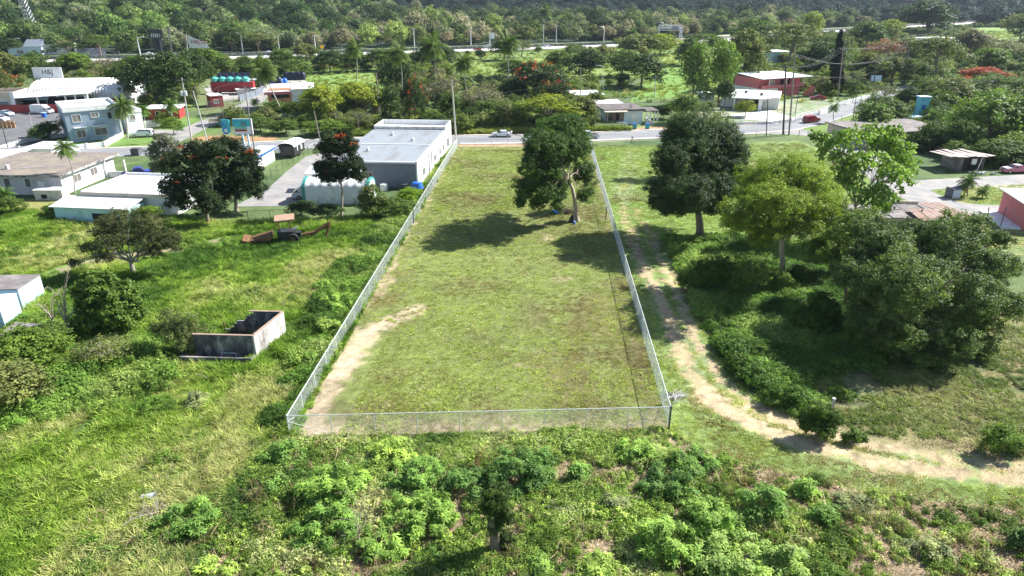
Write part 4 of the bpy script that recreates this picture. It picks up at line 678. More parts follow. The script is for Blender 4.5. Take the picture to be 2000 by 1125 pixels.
for i, (px, py) in enumerate(((533, 166), (548, 163), (556, 162))): q = copy_tree(bt, (*G(px, py), 0), 0, (.9, .9, .6)); tag(q, 'blue squat tank on the tank yard ' + ('nearest the palms', 'in the middle', 'nearest the meadow')[i], 'tank'); q.children[0].active_material = M['navy']; [setattr(c_.material_slots[0], 'link', 'OBJECT') or setattr(c_.material_slots[0], 'material', M['plasticblue']) for c_ in q.children]
q, W, D, H_ = house('truck_office', 'small red cabin behind the wire fence of the tank yard', (414, 210), (438, 208), 5, 3.0, 'red', 'whiteroof', ov=.1, cat='cabin', wins=(('f', .8, 1, 1.2, 1),)); q, W, D, H_ = house('shed', 'low red shed with a white roof beyond the lawn behind the annexe', (290, 234), (352, 232), 6, 2.6, 'red', 'whiteroof', ov=.6, cat='shed', wins=(('f', 2, 1, 1.2, 1, 'dark'),), doors=(('f', 5),))
q, W, D, H_ = house('steel_store', 'long low black-sided store in the middle of the tank yard', (470, 172), (508, 171), 5, 2.4, 'black', 'metalroofy', ov=.2, cat='store'); q, W, D, H_ = house('flatbed_store', 'white-roofed open store behind the tank yard gate', (464, 186), (500, 184), 4, 1.6, 'concw', 'whiteroof', ov=.3, cat='store'); lowwall('grey wall along the lane of the tank yard', ((468, 198), (500, 188), (520, 176)), 1.8, 'greywall', cap='greywall')
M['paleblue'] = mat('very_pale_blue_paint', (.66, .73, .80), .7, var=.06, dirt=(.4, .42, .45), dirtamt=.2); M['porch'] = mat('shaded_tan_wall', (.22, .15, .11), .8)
# right-hand houses
q, W, D, H_ = house('house', 'white and beige bungalow with a stained dark flat roof beside the road', (1181, 244), (1254, 242), 9, 3.3, 'paleblue', 'darkroof', ov=.5, rt=.35, fascia='darkroof', wins=(('f', W * 0 + 6.6, 1.2, 1.3, 1.5, 'white', 'white'),)); MB().box(.2, 4.7, -.12, -.01, .9, 2.8).build('porch_back_wall', M['porch'], q); b = MB(); b.box(.5, 1.7, -.16, -.125, 1.2, 2.5); b.build('porch_window', M['glass'], q); b = MB(); b.box(2.7, 3.5, -.16, -.125, .9, 2.7); b.build('porch_door', M['dark'], q); MB().box(-.1, 4.9, -1.9, -1.7, -.1, .85).build('porch_wall', M['lightblue'], q); b = MB(); [b.tube([(u, -1.75, 0), (u, -1.75, 3.25)], .12, 8) for u in (.1,)]; b.build('porch_column', M['concw'], q); MB().box(-.6, 5.0, -2.2, -.6, 3.25, 3.42).build('porch_roof', M['cream'], q); b = MB(); b.box(W + .2, W + 4.6, 1.2, 7, 2.7, 2.95); b.build('terrace_roof', M['darkroof'], q); [MB().box(W + u, W + u + .3, 1.4, 1.7, -.1, 2.69).build('terrace_column', M['white'], q) for u in (1.4, 2.4, 3.4, 4.3)]
b = MB(); [b.box(W + .9 + i * .3, W + 1.2 + i * .3, -1.4, 1.1, -.1, 1.5 - i * .25) for i in range(6)]; b.build('stair', M['concw'], q); b = MB(); b.extr([(0, 0)] * 0 or [(-1.45, 0), (-1.45, 2.4), (-1.6, 2.4), (-1.6, 0)], W + .8, W + 1.0); b.build('stair_rail', M['white'], q); MB().tube([(W - 2.6, 1.6, 3.6), (W - 2.6, 1.6, 4.4)], .1, 8).build('vent_pipe', M['black'], q)
house('cottage', 'little cottage with a bright white hipped roof behind the bungalow', (1122, 207), (1176, 206), 9, 2.9, 'lightblue', 'whiteroof', ov=.6, cat='cottage', wins=(('f', 4.5, 1, 1.2, 1),)); house('outbuilding', 'low white flat roof between the cottage and the bungalow', (1168, 226), (1215, 225), 7, 2.9, 'cream', 'whiteroof', ov=.3, cat='building')
loc, rot, W = frame2((1431, 214), (1486, 217)); rot += R(0); cp_ = thing('carport_house', 'white flat-roofed house with an open carport by the street bend', 'house', loc, rot); D = 17; H_ = 3.1; fp_add(loc, rot, -2, W + 6, 0, D)
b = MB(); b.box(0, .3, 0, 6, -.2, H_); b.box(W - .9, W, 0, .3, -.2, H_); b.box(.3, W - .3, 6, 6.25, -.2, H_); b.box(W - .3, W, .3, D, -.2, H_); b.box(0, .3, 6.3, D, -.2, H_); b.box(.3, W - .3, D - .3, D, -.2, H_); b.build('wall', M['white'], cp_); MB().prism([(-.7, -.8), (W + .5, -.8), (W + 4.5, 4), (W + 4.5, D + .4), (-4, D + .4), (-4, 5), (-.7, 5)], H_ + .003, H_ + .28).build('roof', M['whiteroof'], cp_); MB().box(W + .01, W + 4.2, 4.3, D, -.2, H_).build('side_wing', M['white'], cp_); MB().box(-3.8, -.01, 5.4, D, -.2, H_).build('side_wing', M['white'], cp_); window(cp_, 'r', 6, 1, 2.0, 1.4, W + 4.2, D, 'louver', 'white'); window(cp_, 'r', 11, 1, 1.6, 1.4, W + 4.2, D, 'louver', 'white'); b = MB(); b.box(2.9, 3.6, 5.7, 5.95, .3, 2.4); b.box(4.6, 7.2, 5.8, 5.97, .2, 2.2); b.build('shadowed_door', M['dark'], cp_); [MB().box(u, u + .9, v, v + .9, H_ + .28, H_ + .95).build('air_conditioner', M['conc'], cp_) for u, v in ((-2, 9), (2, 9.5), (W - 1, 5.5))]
house('shed', 'small white shed behind the thin tree left of the carport house', (1376, 202), (1394, 201), 4, 2.6, 'white', 'whiteroof', ov=.3, cat='shed', doors=(('f', .8),))
loc, rot, W = frame2((1484, 192), (1566, 186)); ph = thing('pink_house', 'two-storey pink house with a balcony and a wide white roof', 'house', loc, rot); D = 12; fp_add(loc, rot, 0, W, 0, D); MB().box(0, W * .4, 0, D, -.2, 2.7).build('lower_wall', M['white'], ph); MB().box(W * .4 + .01, W, 1.5, D, -.2, 2.7).build('lower_pink_wall', M['pink'], ph); MB().box(0, W, 1.6, D, 2.703, 5.6).build('upper_wall', M['pink'], ph); MB().prism([(-.8, -1.1), (W + 2.5, -1.1), (W + .8, D + .6), (.8, D + .6)], [5.6, 5.6, 6.1, 6.1], [5.75, 5.75, 6.25, 6.25]).build('roof', M['whiteroof'], ph); b = MB(); b.box(-.2, W, -.4, -.2, 2.75, 3.7); b.box(-.2, W, -.2, 1.58, 2.703, 2.74); b.build('balcony', M['pink'], ph); [MB().box(u, u + .2, -.35, -.22, 3.72, 5.58).build('balcony_post', M['white'], ph) for u in (2.5, W * .55, W * .7, W - .4)]; window(ph, 'f', 3.5, 3.7, 1.3, 1.2, W, D); window(ph, 'f', W * .12, 1.2, 1.5, .7, W, D); b = MB(); b.box(W * .52, W * .6, 1.54, 1.597, 2.8, 5); b.box(W * .7, W * .75, 1.54, 1.597, 2.8, 5); b.build('door', M['dark'], ph); b = MB(); b.prism([(W + .3, -2), (W + 3, -2), (W + 3, 0), (W + .3, 0)], [-.1] * 4, [.2, 2.7, 2.7, .2]); b.build('outside_stair', M['orange'], ph)
house('house', 'pale house half hidden under the very wide olive tree', (1508, 122), (1542, 121), 10, 4.5, 'lightblue', 'whiteroof', ov=.5, wins=(('f', 2, 2, 2, 1.2),)); house('house', 'right of two white flat roofs on the distant rise', (1822, 92), (1868, 90), 14, 4.5, 'white', 'whiteroof', ov=.6, wins=(('f', 3, 1.5, 2, 1.4, 'dark'),)); house('house', 'left of two white flat roofs on the distant rise', (1782, 90), (1842, 92), 8, 3.6, 'white', 'whiteroof', ov=.5)
q, W, D, H_ = house('house', 'long house with a weathered brown flat roof behind the large-leaved tree', (1690, 290), (1850, 282), 13, 3.0, 'cream', 'oldroofg', ov=.6, rt=.22, fascia='darkroof', wins=(('f', 12, 1, 1.6, 1.2, 'dark'), ('r', 3, 1, 1.5, 1.2)))
tp = thing('turquoise_pillar', 'turquoise tower-like wall with blue marks beyond the brown roof', 'tower', (*G(1789, 240), 0)); MB().box(0, 2.2, 0, 2, -.1, 6).build('wall', mat('turquoise_paint', (.18, .55, .62), .7, var=.15, dirt=(.1, .3, .45), dirtamt=.35, dscale=1.5), tp); MB().box(-.25, 2.5, -.2, 2.2, 6.003, 6.3).build('cap', M['lightblue'], tp); b = MB(); b.box(.6, 1.4, -.04, -.003, 3.2, 4.4); b.box(.6, 1.4, -.04, -.003, 1, 2.4); b.build('panel', M['plasticblue'], tp); lw = house('workshop', 'low yellow and purple workshop at the foot of the turquoise pillar', (1774, 246), (1806, 245), 4, 1.9, 'cream', 'lightblue', ov=.2, cat='workshop', wins=(('f', 1, .5, 1.5, .9, 'dark'),))
sk_ = thing('tin_shack', 'patched rusty tin shack overgrown by bushes near the pink car', 'shack', (*G(1868, 334), 0), R(5)); fp_add(sk_.location, 0, 0, 6, 0, 5); b = MB(); b.box(0, .9, 0, .1, -.1, 2.5); b.box(0, .1, .11, 4.5, -.1, 2.6); b.box(4.8, 4.9, 0, 4.5, -.1, 2.6); b.box(.1, 4.8, 4.4, 4.5, -.1, 2.6); b.build('wall', M['oldroofg'], sk_); b = MB()
for i in range(7): b.box(-2.4 + i * 1.15, -1.2 + i * 1.15, -.9, 5, 2.65 + .05 * (i % 3), 2.70 + .05 * (i % 3), rot=(.04 * (i % 3 - 1), .05 * ((i * 7) % 3 - 1), .03 * i))
b.build('roof', mat('patched_tin', (.42, .36, .33), .7, var=.4, vs=1.5, dirt=(.22, .13, .09), dirtamt=.5, dscale=1), sk_); b = MB(); b.tube([(3.2, -.8, 0), (3.9, -.6, 2.6)], .08, 6); b.build('prop', M['white'], sk_); MB().box(2.3, 3.2, -.3, -.1, 1.2, 2.2).build('board', M['white'], sk_); MB().box(1, 2.1, .1, .2, 0, 2.4).build('doorway', M['dark'], sk_)
ts = thing('ruined_shed', 'collapsing shed with rusty orange and grey roof sheets behind the huge mango tree', 'shed', (*G(1672, 452), 0), R(-2)); b = MB(); b.box(0, 12, 0, .2, -.1, 2.0); b.box(0, .2, .2, 5, -.1, 2.2); b.box(6, 10, 4.8, 5, -.1, 2.9); b.build('wall', M['cream'], ts); b = MB(); 
for i in range(8): b.box(-.5 + i * 1.5, 1.0 + i * 1.5, -.6, 4.6, 2.25 + .06 * (i % 2), 2.30 + .06 * (i % 2), rot=(.07, .02 * ((i * 5) % 4 - 1.5), .02 * i))
b.build('grey_roof_sheets', M['oldroofg'], ts); b = MB(); [b.box(7 + i * 1.3, 8.2 + i * 1.3, -2.4, 1.8, 2.45 + .05 * (i % 2), 2.5 + .05 * (i % 2), rot=(.08, .03 * (i % 3 - 1), 0)) for i in range(3)]; [b.box(11 + i * .8, 11.7 + i * .8, .3, 5.5, 2.4, 2.45, rot=(.05, .02, .3)) for i in range(4)]; b.build('orange_roof_sheets', mat('rusty_orange_tin', (.26, .14, .10), .8, var=.5, vs=1.5, dirt=(.26, .21, .18), dirtamt=.65, dscale=1), ts); b = MB(); [b.box(3 + i * 1.7, 4.6 + i * 1.7, .5 + i % 2, .62 + i % 2, 2.6, 2.72, rot=(0, .1 * (i - 1), .4 * i)) for i in range(4)]; b.build('loose_plank', M['wood'], ts); fp_add(ts.location, 0, 0, 14, -2, 6)
ph2 = thing('pink_house', 'corner of a pink house with a white slab at the right photo edge', 'house', (*G(1993, 449), 0), R(-14)); fp_add(ph2.location, 0, -1, 8, -1, 8); MB().box(0, 8, 0, 8, -.2, 3.5).build('wall', M['pink'], ph2); MB().box(-.5, 8.4, -.4, 8.4, 3.503, 3.65).build('roof', M['whiteroof'], ph2); MB().box(-2.4, -.01, 0, 8, -.1, .28).build('porch_slab', M['white'], ph2); MB().tube([(-2.3, .4, .28), (-2.3, .4, 3.1)], .05, 6).build('porch_post', M['galvd'], ph2)
ub = thing('utility_box', 'pale blue metal utility box with a dark lid on the right lawn', 'box', (*G(1857, 388), 0), R(6)); MB().box(0, 1.5, 0, 1.3, 0, 1.4).build('cabinet', M['lightblue'], ub, bevel=.03); MB().box(-.1, .1, -.1, 1.4, 0, 1.6).build('side', M['galvd'], ub); MB().box(.2, 2.1, -.1, 1.4, 1.45, 1.52, rot=(0, -.18, 0)).build('lid', M['galvd'], ub)
# beyond the highway
q, W, D, H_ = house('station', 'blue and grey building with a dark gabled porch beyond the highway at the left', (18, 109), (84, 108), 12, 4.2, 'lightblue', 'blue', ov=.4, cat='building', wins=(('f', 4, 1, 3, 1.6, 'glass'), ('f', 11, 1, 2, 1.6, 'glass'), ('f', 15, 1, 2, 1.6, 'glass'))); MB().extr([(-1.5, 4.4), (5, 7.5), (11, 4.4)], W * .5, W + .5).build('gable_roof', M['greywall'], q); q, W, D, H_ = house('building', 'white flat building right of the blue and grey one beyond the highway', (86, 107), (150, 105), 12, 4.8, 'white', 'whiteroof', ov=.3, cat='building', wins=(('f', 3, 1, 3, 1.5, 'glass'), ('f', 10, 1, 4, 1.5, 'glass')))
bw_ = lowwall('dark green screen wall along the far side of the highway', ((156, 111), (208, 109)), 4, 'greywall', 60, cap='greywall')
hw = strip('crash_barrier', HW[2:], .6, 1.5, M['conc'], 1.4, 11.3, kind=None); tag(hw, 'grey concrete barrier between the two carriageways of the highway', 'barrier')
# ------------------------------------------------------------ chain-link fences
def chain_fence(name, label, a, b, h=1.8, spacing=3.05, pitch=0.06, wr=0.003, posts=None, rail=True, pr=0.04, brace=(True, True), wire=True, first=0, last=1, wm='wire', pm='galv', cat='fence'):
    a = Vector((*a, 0)); b_ = Vector((*b, 0)); L = (b_ - a).length; d = (b_ - a) / L; rot = math.atan2(d.y, d.x); root = thing(name, label, cat, a, rot); n = max(1, round(L / spacing))
    for i in range(first, n + last):
        u = L * i / n; q = MB(); e = i in (0, n); q.tube([(u, 0, -.3), (u, 0, h + (.08 if e else .0))], pr * (1.5 if e else 1), 8)
        if e: q.tube([(u, 0, h + .08), (u, 0, h + .13)], [pr * 1.7, .01], 8)
        q.build('post', M[pm], root)
    if rail: MB().tube([(0, 0, h), (L, 0, h)], .032, 6).build('top_rail', M[pm], root)
    if wire:
        MB().tube([(0, 0, .06), (L, 0, .06)], .005, 4).build('tension_wire', M[wm], root)
        s = L / n
        for k, on in enumerate(brace):
            if on: u0, u1 = (0, s) if k == 0 else (L, L - s); MB().tube([(u0, .03, h * .72), (u1, .03, .12)], .02, 6).build('brace', M[pm], root)
        hh = h - .08; kn = np.arange(-hh, L, pitch * 1.414 * 1.0); segs = []
        for sg in (1, -1):
            x0 = kn.copy(); x1 = kn + hh; z0 = np.full(len(kn), .05); z1 = z0 + hh
            lo = np.clip(-x0, 0, None); x0 = x0 + lo; z0 = z0 + lo; hi = np.clip(x1 - L, 0, None); x1 = x1 - hi; z1 = z1 - hi
            ok = x1 > x0 + .01; x0, x1, z0, z1 = x0[ok], x1[ok], z0[ok], z1[ok]
            if sg < 0: z0, z1 = hh + .1 - z0, hh + .1 - z1
            segs.append((x0, z0, x1, z1, sg))
        V = []; F = []; o = 0
        for x0, z0, x1, z1, sg in segs:
            w_ = wr; nx, nz = -sg * .707 * w_, .707 * w_; m = len(x0); yo = .004 * sg
            ring0 = [np.stack([x0 + nx, np.full(m, yo), z0 + nz], 1), np.stack([x0 - nx, np.full(m, yo), z0 - nz], 1), np.stack([x0, np.full(m, yo + w_ * 1.5), z0], 1)]
            ring1 = [np.stack([x1 + nx, np.full(m, yo), z1 + nz], 1), np.stack([x1 - nx, np.full(m, yo), z1 - nz], 1), np.stack([x1, np.full(m, yo + w_ * 1.5), z1], 1)]
            V.append(np.stack(ring0 + ring1, 1).reshape(-1, 3)); idx = o + np.arange(m)[:, None] * 6
            for q in ((0, 1, 4, 3), (1, 2, 5, 4), (2, 0, 3, 5)): F.append(idx + np.array(q))
            o += m * 6
        link('mesh', np_mesh('mesh', np.concatenate(V), np.concatenate(F)), M[wm], root)
    return root
FL, FR, BR, BL = G(566, 853), G(1306, 835), G(1152, 290), G(893, 288)
chain_fence('chain_link_fence', 'silver chain-link fence closing the near end of the lot', FL, FR, pr=.034)
chain_fence('chain_link_fence', 'long silver chain-link fence on the left side of the lot beside the grey warehouse', FL, BL, first=1, wr=.003)
f_ = chain_fence('chain_link_fence', 'long silver chain-link fence on the right side of the lot beside the dirt track', FR, BR, first=1, wr=.0022)
d_ = (Vector(BR) - Vector(FR))
for i, (px, py) in enumerate(((1183, 430), (1306, 838))): gp = thing('dark_fence_post', ('dark square post half way along the right fence', 'dark square post at the right front corner of the lot fence')[i], 'post', (*G(px, py), 0)); MB().box(-.06, .06, -.06, .06, -.2, 1.95).build('post', M['galvd'], gp); MB().box(-.08, .08, -.08, .08, 1.953, 2.0).build('cap', M['galvd'], gp)
gp = thing('dark_fence_post', 'dark square post in the left fence near the warehouse', 'post', (*G(808, 436), 0)); MB().box(-.06, .06, -.06, .06, -.2, 1.95).build('post', M['galvd'], gp); MB().box(-.08, .08, -.08, .08, 1.953, 2.0).build('cap', M['galvd'], gp)
chain_fence('wire_fence', 'thin wire fence with slender posts at the road end of the lot', G(896, 287), G(1150, 287), h=1.6, spacing=3.6, wire=True, pitch=.25, wr=.003, brace=(False, False), pr=.02, wm='cablel', pm='wood')
chain_fence('wire_fence', 'row of thin dark stakes along the driveway beside the kiosk', G(530, 345), G(602, 300), h=1.5, spacing=2.6, rail=False, wire=False, pr=.035, pm='woodd'); chain_fence('wire_fence', 'short wire fence by the corner of the warehouse and the road', G(600, 300), G(622, 291), h=1.4, spacing=1.2, pitch=.2, brace=(0, 0), pr=.025, wm='cablel', pm='galv')
chain_fence('wire_fence', 'row of thin posts on the verge before the street junction', G(1420, 268), G(1560, 266), h=1.2, spacing=3.2, rail=False, wire=False, pr=.04, pm='woodd')
chain_fence('chain_link_fence', 'chain-link fence on a low wall in front of the carport house', G(1428, 247), G(1545, 240), h=1.4, spacing=2.4, pitch=.12, brace=(0, 0), wr=.005); chain_fence('chain_link_fence', 'chain-link fence along the street beside the pink house', G(1552, 238), G(1660, 204), h=1.6, spacing=3, pitch=.12, brace=(0, 0), wr=.006)
lowwall('low grey-blue wall in front of the carport house', ((1428, 244), (1500, 243), (1545, 237)), .6, 'concw'); lowwall('white garden wall beside the street below the pink house', ((1600, 224), (1664, 200), (1690, 192)), 1.0, 'white', 6)
chain_fence('chain_link_fence', 'grey chain-link fence in front of the bungalow', G(1162, 254), G(1225, 253), h=1.3, spacing=2.4, pitch=.12, brace=(0, 0), wr=.004); chain_fence('chain_link_fence', 'fence across the garden behind the bungalow', G(1190, 200), G(1340, 200), h=1.5, spacing=4, pitch=.3, brace=(0, 0), wr=.006, pm='woodd'); chain_fence('chain_link_fence', 'fence in front of the red cabin of the tank yard', G(405, 216), G(470, 205), h=2.2, spacing=2.5, pitch=.2, brace=(0, 0), wr=.008, pm='galvd', wm='galvd')
chain_fence('wire_fence', 'dark wire fence behind the grassy edge below the driveway', G(485, 428), G(570, 424), h=1.2, spacing=2.6, pitch=.2, brace=(0, 0), wr=.004, wm='galvd', pm='woodd')
# ------------------------------------------------------------ utility poles and cables
POLE = {}
def upole(key, label, base, top, mt='wood', r=.15, arm=True, trafo=0, lamp=None, name='utility_pole', ring=False):
    bx, by = G(*base); tx, tz = GY(top[0], top[1], by); dx = tx - bx; root = thing(name, label, 'utility pole' if name == 'utility_pole' else 'street lamp', (bx, by, 0))
    MB().tube([(0, 0, -.4), (dx * .5, 0, tz * .5), (dx, 0, tz)], [r, r * .85, r * .65], 9).build('pole', M[mt], root, smooth=True)
    if arm:
        c = MB(); c.box(dx - 1.1, dx + 1.1, -.07, .05, tz - .55, tz - .42, rot=(0, 0, .25)); c.build('crossarm', M['wood'], root)
        for u in (-1, -.35, .35, 1): MB().tube([(dx + u, u * .25, tz - .42), (dx + u, u * .25, tz - .22)], [.05, .035], 6).build('insulator', M['galvd'], root)
    for k in range(trafo): u = -.42 + .84 * k; c = MB(); c.tube([(dx * .75 + u, -.2, tz * .72), (dx * .75 + u, -.2, tz * .72 + .95), (dx * .75 + u, -.2, tz * .72 + 1.05)], [.28, .28, .1], 12); c.build('transformer', M['galv'], root, smooth=True)
    if lamp: c = MB(); c.tube([(dx, 0, tz - .3), (dx + lamp * .5, 0, tz), (dx + lamp, 0, tz + .05)], [.06, .05, .05], 6); c.build('lamp_arm', M['galv'], root); MB().box(dx + lamp - .35, dx + lamp + .35, -.14, .14, tz - .02, tz + .12).build('lamp_head', M['galv'], root)
    if ring: c = MB(); c.tube([(.3 + .55 * math.cos(t * .42), -.3, 1.9 + .55 * math.sin(t * .42)) for t in range(16)], .05, 6); c.build('cable_coil', M['rubber'], root)
    POLE[key] = Vector((bx + dx, by, tz)); return root
for a in (('a', 'tall leaning utility pole with two transformers left of the flame trees', (374, 273), (355, 152), 'concpole', .17, True, 2), ('b', 'leaning pole just right of the pole with two transformers', (407, 281), (377, 178), 'concpole', .15, False), ('c', 'utility pole standing across the billboard', (497, 292), (478, 168), 'wood', .14, True), ('d', 'thin dark pole left of the billboard', (443, 262), (425, 170), 'woodd', .11, False), ('e', 'leaning pole by the road between billboard and warehouse', (626, 276), (613, 216), 'wood', .14, False),
          ('f', 'pole standing on the slope behind the warehouse', (743, 237), (735, 142), 'wood', .17, False), ('g', 'utility pole at the corner where warehouse, fence and road meet', (892, 283), (882, 156), 'concpole', .19, True), ('h', 'wooden utility pole left of the bungalow', (1133, 225), (1134, 131), 'wood', .16, True), ('i', 'thin black pole on the verge before the carport house', (1497, 265), (1500, 186), 'woodd', .12, False), ('j', 'thick dark pole of the pair at the street junction', (1530, 263), (1535, 128), 'woodd', .24, False),
          ('k', 'tall grey pole of the pair at the street junction', (1541, 264), (1553, 105), 'wood', .2, True), ('l', 'tall pole beside the street in front of the cypress', (1636, 196), (1647, 92), 'wood', .17, True), ('m', 'dark pole beside the bend of the street', (1704, 193), (1712, 117), 'woodd', .2, True), ('n', 'pole in front of the pinkish leafless tree', (1769, 150), (1779, 68), 'wood', .2, True), ('o', 'farthest pole at the end of the cables, by the highway ramp', (1860, 95), (1864, 42), 'woodd', .25, True),
          ('p', 'thin dark leaning post at the junction kerb', (1663, 252), (1673, 184), 'woodd', .1, False), ('q', 'short grey post on the junction corner', (1641, 255), (1645, 226), 'concpole', .09, False), ('r', 'slim leaning pole left of the pink-car road on the lawn', (1926, 433), (1932, 405), 'woodd', .1, False), ('s', 'thin lone pole in the garden meadow', (1326, 144), (1327, 94), 'woodd', .12, False), ('t', 'slim pole in front of the parking lot wall', (18, 299), (2, 236), 'woodd', .12, False), ('u', 'thin pale pole in the parking lot', (63, 251), (57, 220), 'concpole', .08, False), ('v', 'white pole behind the garden of the bungalow', (1278, 193), (1281, 147), 'concpole', .14, True), ('w', 'slim leaning pole between the junction pair and the white wall', (1553, 222), (1562, 168), 'woodd', .1, False), ('x', 'thin pole with a cable coil near the junction', (1518, 232), (1519, 215), 'concpole', .06, False)):
    upole(*a, ring=a[0] == 'x')
upole('y', 'street lamp behind the bungalow with an arm to the left', (1179, 178), (1177, 128), 'galv', .1, False, 0, -1.9, 'street_lamp')
def sagline(p, q, s, n=10): return [p.lerp(q, i / n) - Vector((0, 0, s * 4 * (i / n) * (1 - i / n))) for i in range(n + 1)]
def cable(label, pts, off, dz, sag=.6, r=.022, mt='cable'):
    P = []
    for a, b in zip(pts[:-1], pts[1:]):
        s = sagline(a + off + Vector((0, 0, dz)), b + off + Vector((0, 0, dz)), sag); P += s if not P else s[1:]
    b = MB(); b.tube(P, r, 4); tag(b.build('power_cable', M[mt]), label, 'power cable', 'power cables')
V3 = Vector; LW = POLE['a'] + V3((-62, -12, -1)); RM = [LW, POLE['a'], POLE['c'], POLE['e'] + V3((0, 0, 2)), POLE['g'], POLE['h'] + V3((0, 0, 1)), POLE['k']]
for i, (o, dz, nm) in enumerate(((V3((0, -.8, 0)), -.2, 'nearest'), (V3((0, 0, 0)), -.1, 'middle'), (V3((0, .9, 0)), -.2, 'farthest'), (V3((0, 0, 0)), -3.2, 'lowest'))): cable(nm + ' of the four power cables following the road across the whole photo', RM, o, dz, 1.1, .013 if i < 3 else .02)
RS = [POLE['k'], POLE['m'], POLE['n'] + V3((0, 0, -2)), POLE['o'] + V3((6, 8, -3))]
for i, (o, dz) in enumerate(((V3((-1, .2, 0)), -.2), (V3((-.3, 0, 0)), -.2), (V3((.5, 0, 0)), -.2), (V3((1, -.2, 0)), -.25), (V3((0, 0, 0)), -3.5))): cable(('outermost left', 'second from the left', 'second from the right', 'outermost right', 'lowest')[i] + ' cable running from the junction poles up the street to the right', RS, o, dz, 1.4, .017, 'cablel')
RT = [POLE['j'], POLE['l'], POLE['n'], POLE['o']]
for i, (o, dz) in enumerate(((V3((-1, 0, 0)), -.2), (V3((0, 0, 0)), -.2), (V3((1, 0, 0)), -.2))): cable(('left', 'middle', 'right')[i] + ' of three cables running past the cypress to the highway ramp', RT, o, dz, 1.8, .017, 'cablel')
cable('cable crossing from the junction poles to the right photo edge', [POLE['j'] + V3((0, 0, -2)), V3((*G(2050, 210), 8))], V3((0, 0, 0)), 0, 1, .03); cable('cable from the transformer pole down to the warehouse yard', [POLE['b'], POLE['d'], V3((*G(520, 170), 6))], V3((0, 0, 0)), 0, .8, .03)
# highway lamps, gantry, tower, hoarding, banner
def hlamp(px, pyb, pyt, side, lab): bx, by = G(px, pyb); z = HT(px, pyb, pyt); root = thing('highway_lamp', lab, 'street lamp', (bx, by, 0), group='tall lamps along the highway'); MB().tube([(0, 0, 0), (0, 0, z - 1.5), (side * .5, 0, z - .4), (side * 1.8, 0, z)], [.28, .2, .17, .14], 8).build('pole', M['galv'], root, smooth=True); MB().box(side * 2.5 - .9, side * 2.5 + .9, -.25, .25, z - .15, z + .15).build('lamp_head', M['galv'], root)
for a in ((20, 92, 74, -1, 'highway lamp farthest left above the blue building'), (33, 106, 75, 1, 'highway lamp in front of the blue and grey building'), (172, 95, 72, -1, 'lamp between the flat-topped trees'), (233, 101, 73, 1, 'lamp left of the small dark tree'), (276, 115, 72, 1, 'lamp just left of the black hoarding'), (475, 104, 64, -1, 'lamp below the orange crown'), (546, 100, 66, 1, 'lamp beside the second orange crown'), (617, 101, 70, 0, 'plain pole right of the yellow road sign gap'), (810, 98, 56, 0, 'lamp pole between second and third palms'), (920, 91, 56, 0, 'lamp pole left of the small white sign'), (1047, 82, 52, 0, 'first lamp pole right of the fourth palm'), (1061, 84, 49, 0, 'second lamp pole right of the fourth palm'), (1086, 84, 50, 0, 'third lamp pole right of the fourth palm'), (1227, 74, 48, 0, 'lamp by the yellowish far palm'), (1278, 70, 41, -1, 'lamp left of the gantry'), (1294, 72, 44, -1, 'lamp touching the gantry'), (1179, 82, 52, -1, 'lamp left of the yellowish far palm'),
          (1754, 40, 22, 1, 'curved lamp above the pinkish leafless tree'), (1900, 42, 15, -1, 'first lamp on the highway ramp'), (1903, 42, 13, 1, 'second lamp on the highway ramp'), (1957, 32, 9, 1, 'third lamp on the highway ramp'), (1985, 32, 12, -1, 'last lamp on the highway ramp'), (1682, 32, 16, 0, 'thin mast before the dark mountain')): hlamp(*a)
def lattice(root, p0, p1, hw0, hw1, n, r, nm, mt):
    p0 = Vector(p0); p1 = Vector(p1); b = MB(); cs = [(-1, -1), (1, -1), (1, 1), (-1, 1)]
    def c(i, k): t = i / n; h = hw0 + (hw1 - hw0) * t; p = p0.lerp(p1, t); return p + (Vector((cs[k][0] * h, cs[k][1] * h, 0)) if abs((p1 - p0).z) > abs((p1 - p0).x) else Vector((0, cs[k][0] * h, cs[k][1] * h)))
    for k in range(4): b.tube([c(0, k), c(n, k)], r, 4)
    for i in range(n):
        for k in range(4): b.tube([c(i, k), c(i + 1, (k + 1) % 4)], r * .6, 3); b.tube([c(i, k), c(i, (k + 1) % 4)], r * .6, 3)
    b.build(nm, M[mt], root)
tw = thing('lattice_tower', 'tall tapering steel lattice radio tower beyond the highway at the left', 'tower', (*G(80, 92), 0)); lattice(tw, (0, 0, 0), (-6.5, 0, 44), 2.2, .8, 22, .085, 'tower_frame', 'galv'); MB().box(-2.4, 2.4, -2.4, 2.4, -.2, .5).build('base', M['concw'], tw)
gx_, gy_ = G(1285, 76); gw = thing('sign_gantry', 'steel lattice sign gantry over the highway seen from behind', 'gantry', (gx_, gy_, 0)); zt = HT(1285, 76, 49); x1_ = G(1325, 75)[0] - gx_
lattice(gw, (0, 0, zt - .8), (x1_, 0, zt - .8), .8, .8, 12, .12, 'truss', 'galv'); MB().box(x1_ * .55, x1_ - 2, -1.0, -.85, zt - 3.4, zt - .9).build('sign_panel', M['greywall'], gw); [MB().tube([(u, -.92, zt - 3.6), (u, -.92, zt)], .09, 5).build('panel_rib', M['galv'], gw) for u in (3, 6, 9, 12, 15)]; lattice(gw, (0, -.2, zt - 2.7), (x1_, -.2, zt - 2.7), .7, .7, 10, .09, 'lower_truss', 'galv')
for u in (0, x1_): lattice(gw, (u, 0, 0), (u, 0, zt - 1), .8, .6, 6, .12, 'gantry_leg', 'galv')
